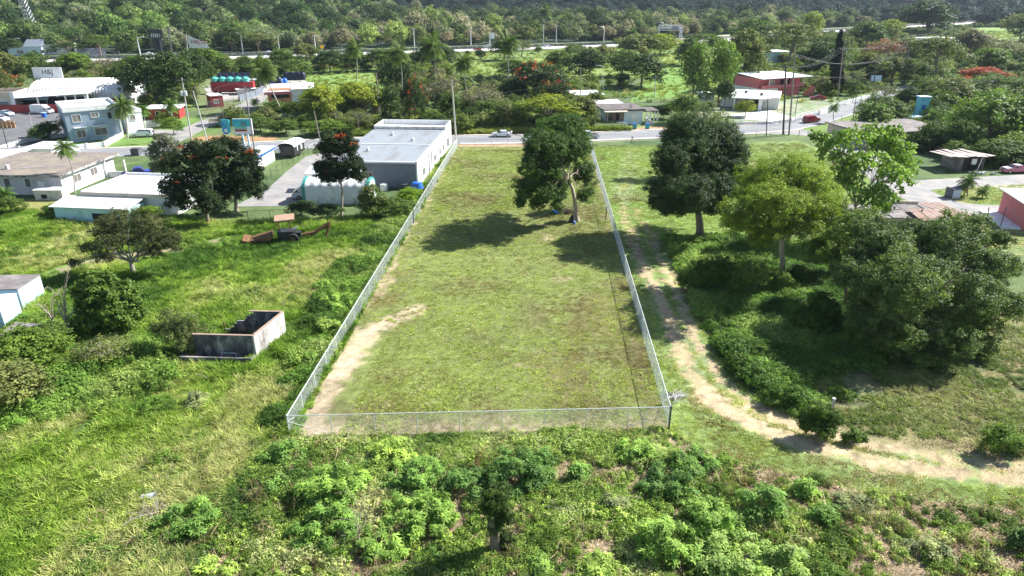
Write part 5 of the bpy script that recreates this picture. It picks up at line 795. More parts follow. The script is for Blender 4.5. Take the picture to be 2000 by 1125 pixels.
hx, hy = G(312, 160); ho = thing('hoarding', 'black hoarding frame seen from behind on a lattice leg left of the banner', 'billboard', (hx, hy, 0)); a0, z1 = GY(288, 57, hy); a1, z0 = GY(318, 103, hy); a0 -= hx; a1 -= hx; lattice(ho, (0, 0, 0), (-.6, 0, z0), .7, .7, 8, .1, 'mast', 'galvd')
MB().box(a0, a0 + 5, -.4, .4, z0 + 5, z1).build('upper_panel', M['black'], ho); MB().box(a0 + 1.2, a1 + .3, -.3, .3, z0 + .4, z0 + 4.9).build('lower_panel', M['navy'], ho); b = MB(); [b.box(a0 + .5 + i * 1.6, a0 + .7 + i * 1.6, -.6, -.42, z0, z1 - .5) for i in range(3)]; b.tube([(a0 + 7.0, 0, z0), (a0 + 7.4, 0, z1 + .6)], .25, 6); b.box(a0, a0 + 7.4, -.6, -.42, z0 + 4.9, z0 + 5.1); b.build('steel_rib', M['galvd'], ho); b = MB(); [b.box(a0 + 1 + i * .7, a0 + 1.35 + i * .7, -.45, -.41, z1 - 2.6, z1 - 1.4) for i in range(5)]; b.build('frame_window', M['galv'], ho)
px_, py_ = G(372, 150); bn = thing('banner_flag', 'white banner with dark letters flying from a tall thin pole', 'banner', (px_, py_, 0)); a0, z1 = GY(364, 68, py_); a0 -= px_; MB().tube([(0, 0, 0), (a0, 0, z1 + .6)], [.14, .08], 8).build('pole', M['galv'], bn); sc_ = SC(py_, 12); z2 = GY(368, 94, py_)[1]; wB = 38 / sc_
def wavy(u): return .25 * math.sin(u * 1.1)
b = MB(); nn = 12; b.add([(a0 + wB * i / nn + .1, wavy(i), (z1 - .2) - (2.6 * i / nn)) for i in range(nn + 1)] + [(a0 + .3 + wB * i / nn, wavy(i), z2 - .0 * i) for i in range(nn + 1)], [(i, i + 1, i + nn + 2, i + nn + 1) for i in range(nn)]); cl_ = b.build('banner', M['white'], bn); sm = cl_.modifiers.new('thickness', 'SOLIDIFY'); sm.thickness = .04
M['maroon'] = mat('maroon_print', (.22, .05, .07), .6); text('H&J', 2.0, 'maroon', bn, (a0 + 3.0, -.42, (z1 + z2) / 2 - .1)); b = MB(); b.box(a0 + 4.9, a0 + 8.2, -.44, -.42, (z1 + z2) / 2 + .2, (z1 + z2) / 2 + .5); b.box(a0 + 5.2, a0 + 9.0, -.44, -.42, (z1 + z2) / 2 - .6, (z1 + z2) / 2 - .35); b.build('small_print', M['maroon'], bn)
for lb, px, pyb, pyt, w_, mt in (('small yellow road sign on the highway', 630, 101, 88, 1.8, 'yellow'), ('small white sign on the highway verge', 957, 93, 64, 3.2, 'galv')):
    if mt == 'yellow': M['yellow'] = mat('yellow_sign', (.7, .38, .01), .5)
    x_, y_ = G(px, pyb); z = HT(px, pyb, pyt); s = thing('road_sign', lb, 'road sign', (x_, y_, 0)); MB().tube([(0, 0, 0), (0, 0, z)], .1 if mt == 'yellow' else .3, 6).build('post', M['galv'], s); MB().box(-w_ / 2, w_ / 2, -.16, -.05 if mt == 'yellow' else -.31, z - w_ * .9, z) .build('plate', M[mt], s) if mt == 'yellow' else MB().box(.5, 2.6, -.1, .1, z - 3.2, z).build('plate', M[mt], s)
x_, y_ = G(1703, 178); s = thing('street_sign', 'pale blue rectangular sign back fixed beside the dark pole at the bend', 'sign', (x_, y_, 0)); MB().tube([(0, 0, 0), (0, 0, 4)], .07, 6).build('post', M['galv'], s); MB().box(-1.3, 2.1, -.3, -.2, 3.2, 4.9).build('plate', M['lightblue'], s)
# ------------------------------------------------------------ vehicles
def car(label, px, py, paint, ang, kind='sedan', group=None, name=None, cat=None, loc=None):
    P = {'sedan': ([(-2.25, .75, .75), (-2.1, .92, .92), (-1.45, .98, .98), (-.95, .98, 1.38), (.25, .98, 1.42), (1.05, .95, .97), (2.0, .84, .84), (2.25, .62, .62)], .87, .66), 'suv': ([(-2.3, .9, 1.15), (-2.2, 1.05, 1.55), (-1.7, 1.08, 1.72), (.3, 1.08, 1.70), (1.1, 1.05, 1.10), (2.05, .98, .98), (2.3, .7, .7)], .93, .76),
         'pickup': ([(-2.6, .95, .95), (-.75, .98, .98), (-.7, 1.0, 1.62), (.4, 1.02, 1.68), (1.15, 1.02, 1.06), (2.3, .95, .95), (2.5, .7, .7)], .92, .74), 'van': ([(-2.7, 1.1, 2.2), (-2.6, 1.15, 2.35), (.9, 1.15, 2.35), (1.7, 1.15, 1.6), (2.5, .95, .98), (2.65, .6, .62)], 1.0, .86)}[kind]
    st, wb, wr_ = P; root = thing(name or kind, label, cat or kind, loc or (*G(px, py), 0), ang, group); b = MB(); vs = []; n = len(st)
    for (x, zb, zr) in st: tp = wb if zr - zb < .08 else wr_; e = .94 if abs(x) > 2.05 else 1; vs += [(x, -wb * e * .93, .28), (x, -wb * e, .55), (x, -wb * e, zb), (x, -tp * e, zr), (x, tp * e, zr), (x, wb * e, zb), (x, wb * e, .55), (x, wb * e * .93, .28)]
    fs = [(i * 8 + j, i * 8 + 8 + j, i * 8 + 8 + (j + 1) % 8, i * 8 + (j + 1) % 8) for i in range(n - 1) for j in range(8)] + [tuple(range(8)), tuple(range((n - 1) * 8, n * 8))[::-1]]
    b.add(vs, fs); bd = b.build('body', paint, root, smooth=True)
    def pane(nm, pts): q = MB(); q.add(pts, [tuple(range(len(pts)))]); o = q.build(nm, M['glass'], root); s = o.modifiers.new('thickness', 'SOLIDIFY'); s.thickness = .02; s.offset = 0
    cab = [s_ for s_ in st if s_[2] - s_[1] > .08]; xr, xf = cab[0][0], cab[-1][0]; zb = cab[0][1]; zt = cab[-1][2]; i0 = st.index(cab[0]); i1 = st.index(cab[-1]); fx = st[i1 + 1]
    x0 = (cab[1][0] if kind != 'pickup' else cab[0][0] + .1) if kind != 'van' else .0; x1 = xf
    for s_ in (-1, 1):
        m_ = .12; y0, y1 = s_ * (wb + .012), s_ * (wr_ + .012)
        def at(x, f): return (x, y0 + (y1 - y0) * f, zb + (zt - zb) * f)
        xm = (x0 + x1) / 2; pane('side_window', [at(x0 + .05 - (.35 if kind == 'sedan' else 0), .12), at(xm - .05, .12), at(xm - .05, .85), at(x0 + .15, .85)][::s_]); pane('side_window', [at(xm + .05, .12), at(x1 + (fx[0] - x1) * .75, .12), at(x1 + .05, .85), at(xm + .05, .85)][::s_])
        for wx in ((-1.35, 1.4) if kind != 'van' else (-1.6, 1.65)):
            w_ = MB(); w_.tube([(wx, s_ * (wb - .2), .33), (wx, s_ * (wb + .015), .33)], .34, 16); wo = w_.build('wheel', M['rubber'], root); w_ = MB(); w_.tube([(wx, s_ * (wb + .016), .33), (wx, s_ * (wb + .03), .33)], .2, 12); w_.build('rim', M['chrome'], wo)
        w_ = MB(); w_.box(st[-1][0] - .12, st[-1][0] + .02, s_ * wb * .62 - .16, s_ * wb * .62 + .16, .58, .72); w_.build('headlight', M['galv'], root); w_ = MB(); w_.box(st[0][0] - .03, st[0][0] + .08, s_ * wb * .75 - .12, s_ * wb * .75 + .12, .7, .9); w_.build('tail_light', M['red'], root)
    wt_ = wr_ * .88; dx = .02; pane('windscreen', [(fx[0] - .06 + dx, -wb * .84, fx[2] + .05), (fx[0] - .06 + dx, wb * .84, fx[2] + .05), (xf + .1, wt_, zt - .03), (xf + .1, -wt_, zt - .03)])
    rp = st[i0 - 1] if i0 > 0 else st[0]; r1 = cab[0] if i0 > 0 else cab[1]
    if kind in ('sedan',): pane('rear_window', [(rp[0] + .06, wb * .8, rp[2] + .05), (rp[0] + .06, -wb * .8, rp[2] + .05), (r1[0] - .1, -wt_, r1[2] - .02), (r1[0] - .1, wt_, r1[2] - .02)])
    else: xx = cab[0][0] - .02; pane('rear_window', [(xx, wb * .75, zb + .12), (xx, -wb * .75, zb + .12), (xx + .02, -wt_ * .95, cab[0][2] - .08 if kind != 'suv' else 1.4), (xx + .02, wt_ * .95, cab[0][2] - .08 if kind != 'suv' else 1.4)])
    b = MB(); b.box(st[-1][0] - .08, st[-1][0] + .06, -wb * .85, wb * .85, .3, .5); b.box(st[0][0] - .06, st[0][0] + .08, -wb * .85, wb * .85, .3, .52); b.build('bumper', M['galvd'] if kind != 'sedan' else paint, root)
    if kind == 'pickup': b = MB(); b.box(-2.45, -.85, -.75, .75, .985, 1.0); b.build('bed', M['dark'], root)
    return root
WP = carpaint('white_car_paint', (.78, .78, .80)); SP = carpaint('silver_car_paint', (.5, .52, .55)); RP = carpaint('red_car_paint', (.30, .015, .03)); BP = carpaint('blue_car_paint', (.015, .03, .32)); PP = carpaint('faded_pink_car_paint', (.55, .17, .24)); DP = carpaint('dark_car_paint', (.03, .03, .035))
c_ = car('white sedan with dark windows and a rear spoiler driving on the road', 980, 267, WP, R(180)); MB().box(-2.35, -2.05, -.75, .75, 1.12, 1.17).build('spoiler', WP, c_)
car('dark red hatchback driving up the street bend', 1584, 239, RP, R(28), 'suv'); c_ = car('faded pink car with a white bonnet parked by the right photo edge', 1980, 337, PP, R(184)); MB().box(1.1, 2.0, -.7, .7, .905, .99, rot=(0, .09, 0)).build('bonnet', WP, c_); MB().box(-.85, .2, -.62, .62, 1.43, 1.445).build('roof_panel', WP, c_)
car('white station wagon parked on the lawn beside the slate blue house', 279, 267, WP, R(188), 'suv'); car('dark blue pickup parked between the brown-roofed and the white house', 273, 345, BP, R(18), 'pickup'); car('white van with its nose out of the tarpaulin shelter', 606, 386, WP, R(190), 'van'); car('white van behind the upper right of the tarpaulin shelter', 640, 352, WP, R(185), 'van')
car('white van in the yard beside the blue canopy', 84, 222, WP, R(-5), 'van'); car('white pickup in front of the red warehouse wall', 113, 217, WP, R(-10), 'pickup'); car('pale blue sedan in the parking lot beside the cream shop', 12, 226, carpaint('pale_blue_car_paint', (.4, .5, .62)), R(-20)); car('white sedan at the left photo edge of the parking lot', 2, 236, WP, R(-20)); car('red sedan in the driveway beside the pink house', 1597, 195, RP, R(170)); car('black pickup under the junction tree left of the road gap', 1146, 270, SP, R(185), 'pickup'); car('dark car in the shadow of the open carport', 1466, 208, DP, R(95), 'suv')
for i, (px, py, pt, lb) in enumerate(((523, 105.5, WP, 'white car on the highway below the pale wide tree'), (600, 104, RP, 'red car on the highway left of the yellow sign'), (932, 99, RP, 'red car on the highway left of the fourth palm'), (950, 94.5, WP, 'white car on the far carriageway right of the red one'), (75, 118, WP, 'white car on the highway near the left edge'), (1968, 38, WP, 'white car on the highway ramp'), (1068, 93, WP, 'white car on the highway right of the fourth palm'), (130, 110, SP, 'silver car parked by the flat-topped tree'), (290, 108, WP, 'white car parked behind the barrier'), (225, 108, DP, 'black car parked behind the barrier beside the green screen'))): car(lb, px, py, pt, R(185), ('sedan', 'suv')[i % 2], 'cars on the highway', loc=(*G(px, py), .2))
# ------------------------------------------------------------ rusty loader in the field
ld = thing('backhoe_loader', 'rusty abandoned backhoe loader with an orange roof plate in the tall grass', 'loader', (*G(560, 474), 0), R(12)); b = MB(); b.box(-.9, 1.1, -.8, .8, .9, 1.7); b.box(1.1, 1.9, -.45, .45, .8, 1.4); b.tube([(.1, -.85, .95), (.1, .85, .95)], .6, 14); b.build('engine_body', M['black'], ld); b = MB(); b.prism([(-4.2, -1.2), (-1.6, -1.2), (-1.6, 1.0), (-4.2, 1.0)], [.25, .9, .9, .25], [.9, 1.5, 1.5, .9]); b.build('bonnet', M['rust'], ld); b = MB(); b.box(-5.3, -4.4, -1.3, 1.3, .2, 1.0, rot=(0, .3, 0)); b.build('bucket', M['rust'], ld)
for s_ in (-1, 1): b = MB(); b.tube([(.9, s_ * .75, .7), (.9, s_ * 1.15, .7)], .75, 16); w_ = b.build('wheel', M['rubber'], ld); MB().tube([(.9, s_ * 1.16, .7), (.9, s_ * 1.19, .7)], .32, 12).build('rim', M['rust'], w_); b = MB(); b.tube([(-3.2, s_ * .9, .45), (-3.2, s_ * 1.2, .45)], .45, 14); b.build('wheel', M['rubber'], ld)
[MB().tube([(u, v, 1.6), (u, v, 3.2)], .05, 5).build('canopy_post', M['rust'], ld) for u in (-.7, .7) for v in (-.7, .7)]; MB().box(-1.1, 1.3, -.9, .9, 3.2, 3.42, rot=(.14, -.04, .05)).build('canopy_roof', M['rustpale'], ld)
b = MB(); b.tube([(2.0, 0, .9), (3.6, 0, 1.2), (5.6, .1, 2.3)], [.22, .2, .18], 5); b.box(2.9, 5.7, -.22, .22, 1.35, 1.6, rot=(0, -.5, 0)); b.build('boom', M['rust'], ld); b = MB(); b.tube([(5.6, .1, 2.4), (5.0, .1, .5)], [.2, .16], 5); b.box(4.7, 5.3, -.3, .5, .1, .5); b.build('dipper_arm', M['rust'], ld); MB().tube([(1.5, .3, 2.0), (.9, .2, 1.65)], .1, 6).build('exhaust', M['galv'], ld)
rk = thing('metal_drum', 'small rusty drum left of the backhoe loader', 'drum', (*G(505, 480), 0)); MB().tube([(0, 0, -.1), (0, 0, 1.0)], [.4, .38], 12).build('drum', M['rust'], rk); MB().tube([(0, 0, 1.003), (0, 0, 1.03)], .3, 12).build('lid', M['rustpale'], rk)
# ------------------------------------------------------------ small things
def thing1(name, label, cat, px, py, rot=0): return thing(name, label, cat, (*G(px, py), float(ground_z(*G(px, py)))), rot)
q = thing1('barrel', 'blue plastic barrel on a dark block beside the left fence at the warehouse corner', 'barrel', 818, 378); b = MB(); b.box(-1.1, .9, -.7, .7, -.1, .9); b.build('block', M['dark'], q); b = MB(); b.tube([(-.2, 0, .9), (-.2, 0, 1.3), (-.2, 0, 1.8), (-.2, 0, 1.85)], [1.0, .9, .75, .3], 14); b.build('tub', M['plasticblue'], q)
q = thing1('barrel', 'blue plastic barrel lying in the tree shade inside the lot', 'barrel', 1083, 419); b = MB(); b.tube([(-.5, 0, .32), (-.2, 0, .32), (.5, .1, .32)], [.33, .36, .33], 12); b.build('barrel', M['plasticblue'], q); b = MB(); b.box(.5, .58, -.1, .2, .25, .45); b.build('cap', M['galv'], q)
q = thing1('brush_pile', 'pile of dark cut branches beside the blue barrel', 'brush pile', 1102, 416); b = MB(); rg = np.random.RandomState(4); [b.tube([rg.normal(size=3) * (.8, .4, .1) + (0, 0, .2), rg.normal(size=3) * (.8, .4, .2) + (0, 0, .4)], [.07, .03], 4) for _ in range(40)]; b.build('branches', M['bark'], q)
q = thing1('fire_hollow', 'charred black hollow stump at the foot of the leaning bare trunk', 'stump', 1117, 434); b = MB(); b.tube([(0, 0, -.1), (.05, 0, .5), (.1, 0, 1.0)], [.55, .4, .25], 9); b.build('stump', M['dark'], q); b = MB(); b.tube([(.1, 0, 1.0), (.2, 0, 1.3)], [.2, .05], 6); b.build('splinter', M['bark'], q)
q = thing1('bottle', 'small blue jug standing at the foot of the leaning bare trunk', 'jug', 1121, 437); b = MB(); b.tube([(0, -.2, 0), (0, -.2, .35), (0, -.2, .45)], [.18, .18, .06], 10); b.build('jug', M['plasticblue'], q); MB().tube([(0, -.2, .453), (0, -.2, .5)], .05, 8).build('cap', M['white'], q)
q = thing1('bucket', 'grey bucket lying on its side beside the lone castor bush', 'bucket', 293, 981, .1); b = MB(); b.tube([(-.42, 0, .27), (.4, 0, .3)], [.22, .3], 14); b.build('bucket', M['galv'], q); MB().tube([(.401, 0, .3), (.43, 0, .3)], .32, 14).build('rim', M['galvd'], q)
q = thing1('plant_pot', 'black plastic plant pot standing on bare soil', 'plant pot', 1140, 1020); b = MB(); b.tube([(0, 0, 0), (0, 0, .42)], [.15, .2], 14); b.build('pot', M['black'], q); MB().tube([(0, 0, .42), (0, 0, .45)], .22, 14).build('rim', M['rubber'], q)
q = thing1('post', 'pale square post behind the round vine-covered bush at the track bend', 'post', 1622, 812); MB().box(-.1, .1, -.1, .1, -.2, 1.5).build('post', M['concpole'], q); MB().box(-.11, .11, -.11, .11, 1.503, 1.56).build('cap', M['concw'], q)
for i, (px, py, L, an, lb) in enumerate(((262, 1035, 3.4, .75, 'long bare stick in the grass below the grey bucket'), (390, 750, 2.2, -.4, 'dead bent palm frond below the ruined walls'), (790, 1015, 2.0, .5, 'broken branch left of the vine-wrapped stump'), (1085, 1010, 1.6, -.6, 'thin stick on the soil left of the black pot'), (345, 690, 5.0, .9, 'long thin pole leaning in the grass left of the ruin'), (1230, 985, 1.5, .1, 'curved twig on the soil right of the black pot'), (1915, 1010, 1.6, -.5, 'broken twig on the bare slope at lower right'), (360, 1110, 1.2, -.7, 'short pale stick at the bottom edge left'))):
    q = thing1('branch', lb, 'branch', px, py, an); b = MB(); rg = np.random.RandomState(i); lp = limb(rg, (-L / 2, 0, .12), (L / 2, 0, .35), .06); b.tube(lp, [.05, .045, .04, .03, .025, .015], 5); b.build('stem', M['barkpale'], q); b = MB(); [b.tube([lp[k], lp[k] + Vector((.3, rg.normal() * .3, .25))], [.02, .008], 4) for k in (2, 3, 4)]; b.build('side_twig', M['barkpale'], q)
q = thing1('brush_pile', 'heap of dead brown sticks left of the lone castor bush', 'brush pile', 305, 1005); b = MB(); rg = np.random.RandomState(14); [b.tube([rg.normal(size=3) * (.5, .5, .1) + (0, 0, .2), rg.normal(size=3) * (.6, .6, .2) + (0, 0, .5)], [.03, .012], 4) for _ in range(60)]; b.build('branches', M['twig'], q)
q = thing1('tripod_stand', 'small dark tripod stand on the grass near the road right of the lot', 'stand', 1234, 281); b = MB(); [b.tube([(u, v, 0), (0, 0, 1.4)], .04, 4) for u, v in ((-.4, -.2), (.4, -.2), (0, .4))]; b.build('leg', M['galvd'], q); MB().box(-.25, .25, -.1, .1, 1.4, 1.55).build('head', M['galvd'], q)
for i, (px, lb) in enumerate(((1239, 'left of two blue wheelie bins at the kerb before the bungalow'), (1264, 'right of two blue wheelie bins at the kerb before the bungalow'))):
    q = thing1('wheelie_bin', lb, 'bin', px, 252); b = MB(); b.prism([(-.45, -.4), (.45, -.4), (.45, .4), (-.45, .4)], .1, 1.15); b.build('bin', mat('bin_blue%d' % i, (.02, .30, .42), .4), q, bevel=.03); MB().box(-.5, .5, -.45, .45, 1.153, 1.24).build('lid', M['plasticblue'], q); b = MB(); b.tube([(-.4, .35, .12), (.4, .35, .12)], .12, 8); b.build('wheel', M['rubber'], q)
q = thing1('parapet_block', 'white table slab on low legs at the kerb before the bungalow', 'bench', 1207, 252); MB().box(-1.3, 1.3, -.7, .7, .55, .65).build('slab', M['white'], q); b = MB(); b.box(-.9, -.6, -.5, .5, 0, .547); b.box(.6, .9, -.5, .5, 0, .547); b.build('leg', M['dark'], q)
q = thing1('bin', 'dark dumpster beside the road in front of the brown-roofed house', 'dumpster', 267, 303); MB().box(-.8, .8, -.6, .6, 0, 1.2).build('bin', M['galvd'], q, bevel=.04); MB().box(-.85, .85, -.65, .65, 1.203, 1.28).build('lid', M['black'], q)
for i, (px, py) in enumerate(((81, 220), (87, 229))): q = thing1('water_cooler_box', ('blue cube box left of the slate blue house, upper one', 'blue cube box left of the slate blue house, lower one')[i], 'box', px, py); MB().box(-.5, .5, -.4, .4, 0, 1.1).build('box', M['plasticblue'], q, bevel=.04); MB().box(-.55, .55, -.45, .45, 1.103, 1.18).build('lid', M['lightblue'], q)
q = thing1('cut_tree_debris', 'pile of pale cut leaves and sticks right of the right front fence corner', 'brush pile', 1322, 778); b = MB(); rg = np.random.RandomState(24); [b.tube([rg.normal(size=3) * (.5, .5, .05) + (0, 0, .1), rg.normal(size=3) * (.5, .6, .08) + (0, 0, .2)], [.025, .02], 4) for _ in range(40)]; b.build('branches', M['concw'], q)
q = thing1('storage_bins', 'row of orange wooden boards standing in the parking lot at the left edge', 'barrier', 12, 250); b = MB(); [b.box(-1.5 + i * 1.0, -.7 + i * 1.0, -.1, .1, 0, 1.6) for i in range(4)]; b.build('board', mat('orange_board', (.5, .28, .12), .8), q); MB().box(-1.6, 2.6, .1, .2, 1.1, 1.25).build('rail', M['wood'], q)
q = thing1('generator', 'white tank beside the dark front wall of the grey warehouse', 'tank', 750, 372); MB().tube([(0, 0, 0), (0, 0, 1.1)], .6, 14).build('tank', M['white'], q); MB().tube([(0, 0, 1.103), (0, 0, 1.2)], .3, 10).build('lid', M['white'], q)
q = thing1('table', 'dark work table by the front wall of the grey warehouse', 'table', 786, 370); MB().box(-.8, .8, -.4, .4, .85, .93).build('table_top', M['galvd'], q)
for u in (-.7, .7):
    for v in (-.3, .3): MB().box(u - .04, u + .04, v - .04, v + .04, 0, .847).build('leg', M['galvd'], q)
b = MB(); q = thing1('rubble', 'tangle of scrap and grey junk beside the nose of the pink car', 'rubble', 1918, 340); rg = np.random.RandomState(31); [b.box(*(lambda c: (c[0] - .25, c[0] + .25, c[1] - .15, c[1] + .15, c[2], c[2] + .2))(rg.normal(size=3) * (1.1, .3, .05) + (0, 0, .1)), rot=tuple(rg.normal(size=3) * .5)) for _ in range(18)]; b.build('scrap', M['concw'], q)

# ------------------------------------------------------------ the air
hz = MB(); hz.box(-1900, 1900, -40, 1800, -3.5, 330); hzm = bpy.data.materials.new('haze'); hzm.use_nodes = True; hn = hzm.node_tree; hn.nodes.remove(hn.nodes['Principled BSDF'])
pv = hn.nodes.new('ShaderNodeVolumePrincipled'); pv.inputs['Color'].default_value = (.72, .82, 1, 1); pv.inputs['Density'].default_value = 0.00007; pv.inputs['Anisotropy'].default_value = 0.2; hn.links.new(pv.outputs[0], hn.nodes['Material Output'].inputs['Volume'])
tag(hz.build('haze', hzm), 'thin bluish daylight haze over the whole place', 'haze', kind='stuff')
# ------------------------------------------------------------ planting
GR = dict(dk=(0.05, 0.085, 0.025), md=(0.095, 0.15, 0.033), br=(0.12, 0.19, 0.03), yg=(0.23, 0.27, 0.035), ol=(0.145, 0.17, 0.055), gy=(0.22, 0.21, 0.13), lt=(0.16, 0.24, 0.055), tn=(0.28, 0.24, 0.16), lm=(0.16, 0.26, 0.025), pk=(0.28, 0.13, 0.085), rd=(0.42, 0.10, 0.04))


hero('mango_tree', 'leafy tree with a bare leaning trunk standing alone inside the fenced lot', (1127, 432), (1108, 352),
     [(1100, 250, 42, 24, 1), (1062, 282, 38, 26, -1), (1130, 282, 26, 28, 1.5), (1040, 318, 30, 28, -1.5), (1090, 315, 34, 30, 1.5), (1030, 366, 24, 26, -1), (1062, 352, 32, 32, -1.5), (1075, 388, 20, 16, -1), (1140, 345, 20, 26, 2), (1020, 392, 15, 14, -.5), (1110, 290, 34, 34, 0), (1086, 405, 12, 16, -.5), (1052, 398, 14, 14, -.4), (1100, 372, 22, 20, -.4), (1142, 378, 14, 16, .5)],
     'round', (0.07, 0.125, 0.03), 0.32, bark='barkpale', leaf=0.24, per=40, cl=0.55, dens=0.95, seed=3, twigs=4, dys=3, depth=1.2, fat=1.15)
hero('spreading_tree', 'very large dark round tree beside the dirt track right of the fence', (1367, 462), (1362, 408),
     [(1350, 262, 46, 34, 2), (1405, 290, 46, 38, 2), (1318, 300, 38, 34, 1.5), (1360, 300, 52, 42, 1), (1310, 325, 38, 34, -1), (1410, 310, 42, 38, 1), (1300, 372, 36, 30, -2), (1350, 375, 46, 28, -3), (1395, 370, 38, 30, -2), (1440, 330, 30, 34, 0.5), (1330, 280, 32, 26, 3), (1400, 268, 36, 26, 3), (1420, 300, 34, 24, 4), (1450, 360, 20, 26, 1), (1290, 395, 18, 18, -1), (1318, 408, 24, 16, -1), (1350, 402, 26, 16, -2), (1400, 402, 26, 18, -1)],
     'round', (0.055, 0.088, 0.032), 0.55, leaf=0.2, per=44, cl=0.55, dens=1.1, seed=8, mt='leafgloss', twigs=3, dys=1.9, depth=1.1, fat=1.14)
hero('thin_crowned_tree', 'sparse grey-green tree top rising behind the very large dark round tree', (1368, 338), (1370, 262),
     [(1370, 232, 34, 22, 0), (1335, 236, 28, 16, 0), (1405, 236, 26, 18, 1), (1375, 208, 22, 12, 0), (1320, 252, 18, 12, -1), (1425, 258, 20, 16, 0), (1380, 252, 30, 18, -1)],
     'round', (0.17, 0.20, 0.09), 0.22, leaf=0.24, per=16, cl=0.6, dens=0.8, seed=14, bark='barkpale', twigs=6)
hero('yellow_green_tree', 'broad yellow-green tree with a pale bare trunk rising from the thicket', (1524, 556), (1530, 462),
     [(1545, 340, 58, 34, 0.5), (1490, 375, 50, 34, -0.5), (1590, 372, 46, 36, 0), (1450, 410, 36, 32, -1), (1520, 405, 52, 34, -2.5), (1580, 420, 44, 34, -2), (1620, 395, 30, 34, 1), (1470, 350, 34, 26, 2), (1430, 440, 26, 22, -.5), (1540, 440, 42, 24, -2), (1480, 452, 34, 24, -1)],
     'round', (0.20, 0.26, 0.04), 0.33, bark='barkpale', leaf=0.19, per=36, cl=0.5, dens=0.95, seed=21, twigs=3, dys=2.0, depth=1.1, fat=1.15)
hero('large_leaved_tree', 'open tree with large bright leaves and thin grey stems behind the yellow-green tree', (1668, 470), (1672, 400),
     [(1640, 275, 38, 22, 0), (1700, 270, 48, 26, 1), (1745, 300, 40, 30, 0.5), (1680, 320, 44, 32, -1), (1740, 350, 40, 30, -1.5), (1700, 375, 38, 28, -2), (1650, 345, 30, 30, -1), (1770, 325, 24, 22, 0.5), (1620, 300, 24, 20, 0), (1725, 400, 26, 20, -1), (1740, 262, 26, 16, 1), (1600, 268, 16, 12, 0)],
     'round', (0.21, 0.31, 0.065), 0.22, bark='twig', leaf=0.40, per=9, cl=0.66, dens=0.62, seed=25, twigs=11, asp=0.85, dys=1.8, fat=1.1)
hero('mango_tree', 'huge grey-green mango tree, crown down to the ground at the right', (1790, 668), (1800, 590),
     [(1790, 468, 70, 40, 2), (1860, 480, 64, 42, 2), (1720, 500, 56, 44, 1), (1920, 530, 52, 42, 1.5), (1700, 570, 50, 50, -1), (1780, 560, 74, 56, -2), (1870, 570, 66, 56, -1), (1940, 590, 44, 46, 0), (1740, 640, 56, 44, -2.5), (1830, 650, 66, 44, -2.5), (1900, 650, 46, 42, -1), (1700, 455, 42, 30, 3), (1800, 700, 56, 28, -2.5), (1665, 510, 30, 34, 2), (1960, 520, 26, 24, 2), (1880, 440, 44, 26, 4), (1672, 540, 34, 34, 0), (1675, 610, 34, 34, -1), (1950, 470, 24, 22, 3), (1850, 740, 40, 18, -3)],
     'round', (0.115, 0.165, 0.05), 0.5, leaf=0.2, per=46, cl=0.52, dens=0.95, seed=33, mt='leafgloss', twigs=3, dys=1.5, depth=1.0, fat=1.12)
hero('thin_tree', 'lighter green tree squeezed between the pale bare trunk and the huge mango tree', (1652, 605), (1650, 540),
     [(1660, 470, 40, 30, 0), (1690, 430, 34, 24, 1.5), (1640, 500, 34, 28, -.5), (1680, 505, 30, 26, -1), (1655, 440, 26, 20, 1)],
     'round', (0.14, 0.20, 0.04), 0.2, leaf=0.2, per=32, cl=0.5, dens=1.0, seed=37, twigs=3, fat=1.25, dys=2)
hero('flame_tree', 'flame tree with orange-red blossom left of the driveway, in front of the kiosk', (462, 412), (461, 375),
     [(440, 295, 34, 24, 1), (480, 315, 32, 24, 0), (425, 330, 34, 26, -.5), (475, 345, 34, 24, -1), (500, 375, 24, 18, -.5), (440, 372, 32, 22, -1), (455, 285, 22, 14, 1), (505, 345, 20, 20, .5), (430, 395, 26, 18, -1)],
     'round', (0.03, 0.055, 0.02), 0.28, bark='barkpale', leaf=0.24, per=36, cl=0.55, dens=1.0, seed=41, flowers=0.5, mt='leafgloss')
hero('flame_tree', 'dark flame tree leaning against the left side of the flame tree by the kiosk', (407, 440), (400, 400),
     [(385, 300, 32, 22, 1), (350, 330, 34, 28, 0), (400, 330, 30, 26, 0), (335, 365, 26, 24, -.5), (375, 370, 36, 26, -1), (400, 400, 30, 24, -1), (350, 395, 28, 20, -1), (420, 292, 24, 16, 1)],
     'round', (0.032, 0.056, 0.019), 0.3, leaf=0.24, per=36, cl=0.55, dens=1.0, seed=43, flowers=0.5, mt='leafgloss')
hero('flame_tree', 'single-stemmed flame tree in front of the white tarpaulin shelter', (667, 422), (664, 352),
     [(660, 270, 28, 18, 0.5), (648, 295, 30, 20, -.5), (682, 295, 28, 20, 0.5), (640, 322, 24, 18, 0), (672, 325, 32, 20, -.8), (700, 322, 16, 14, 0), (632, 335, 16, 12, 0), (698, 345, 18, 12, 0), (655, 345, 30, 14, -.5)],
     'round', (0.033, 0.056, 0.02), 0.2, bark='barkpale', leaf=0.22, per=36, cl=0.5, dens=1.05, seed=47, flowers=0.6, mt='leafgloss', twigs=3)
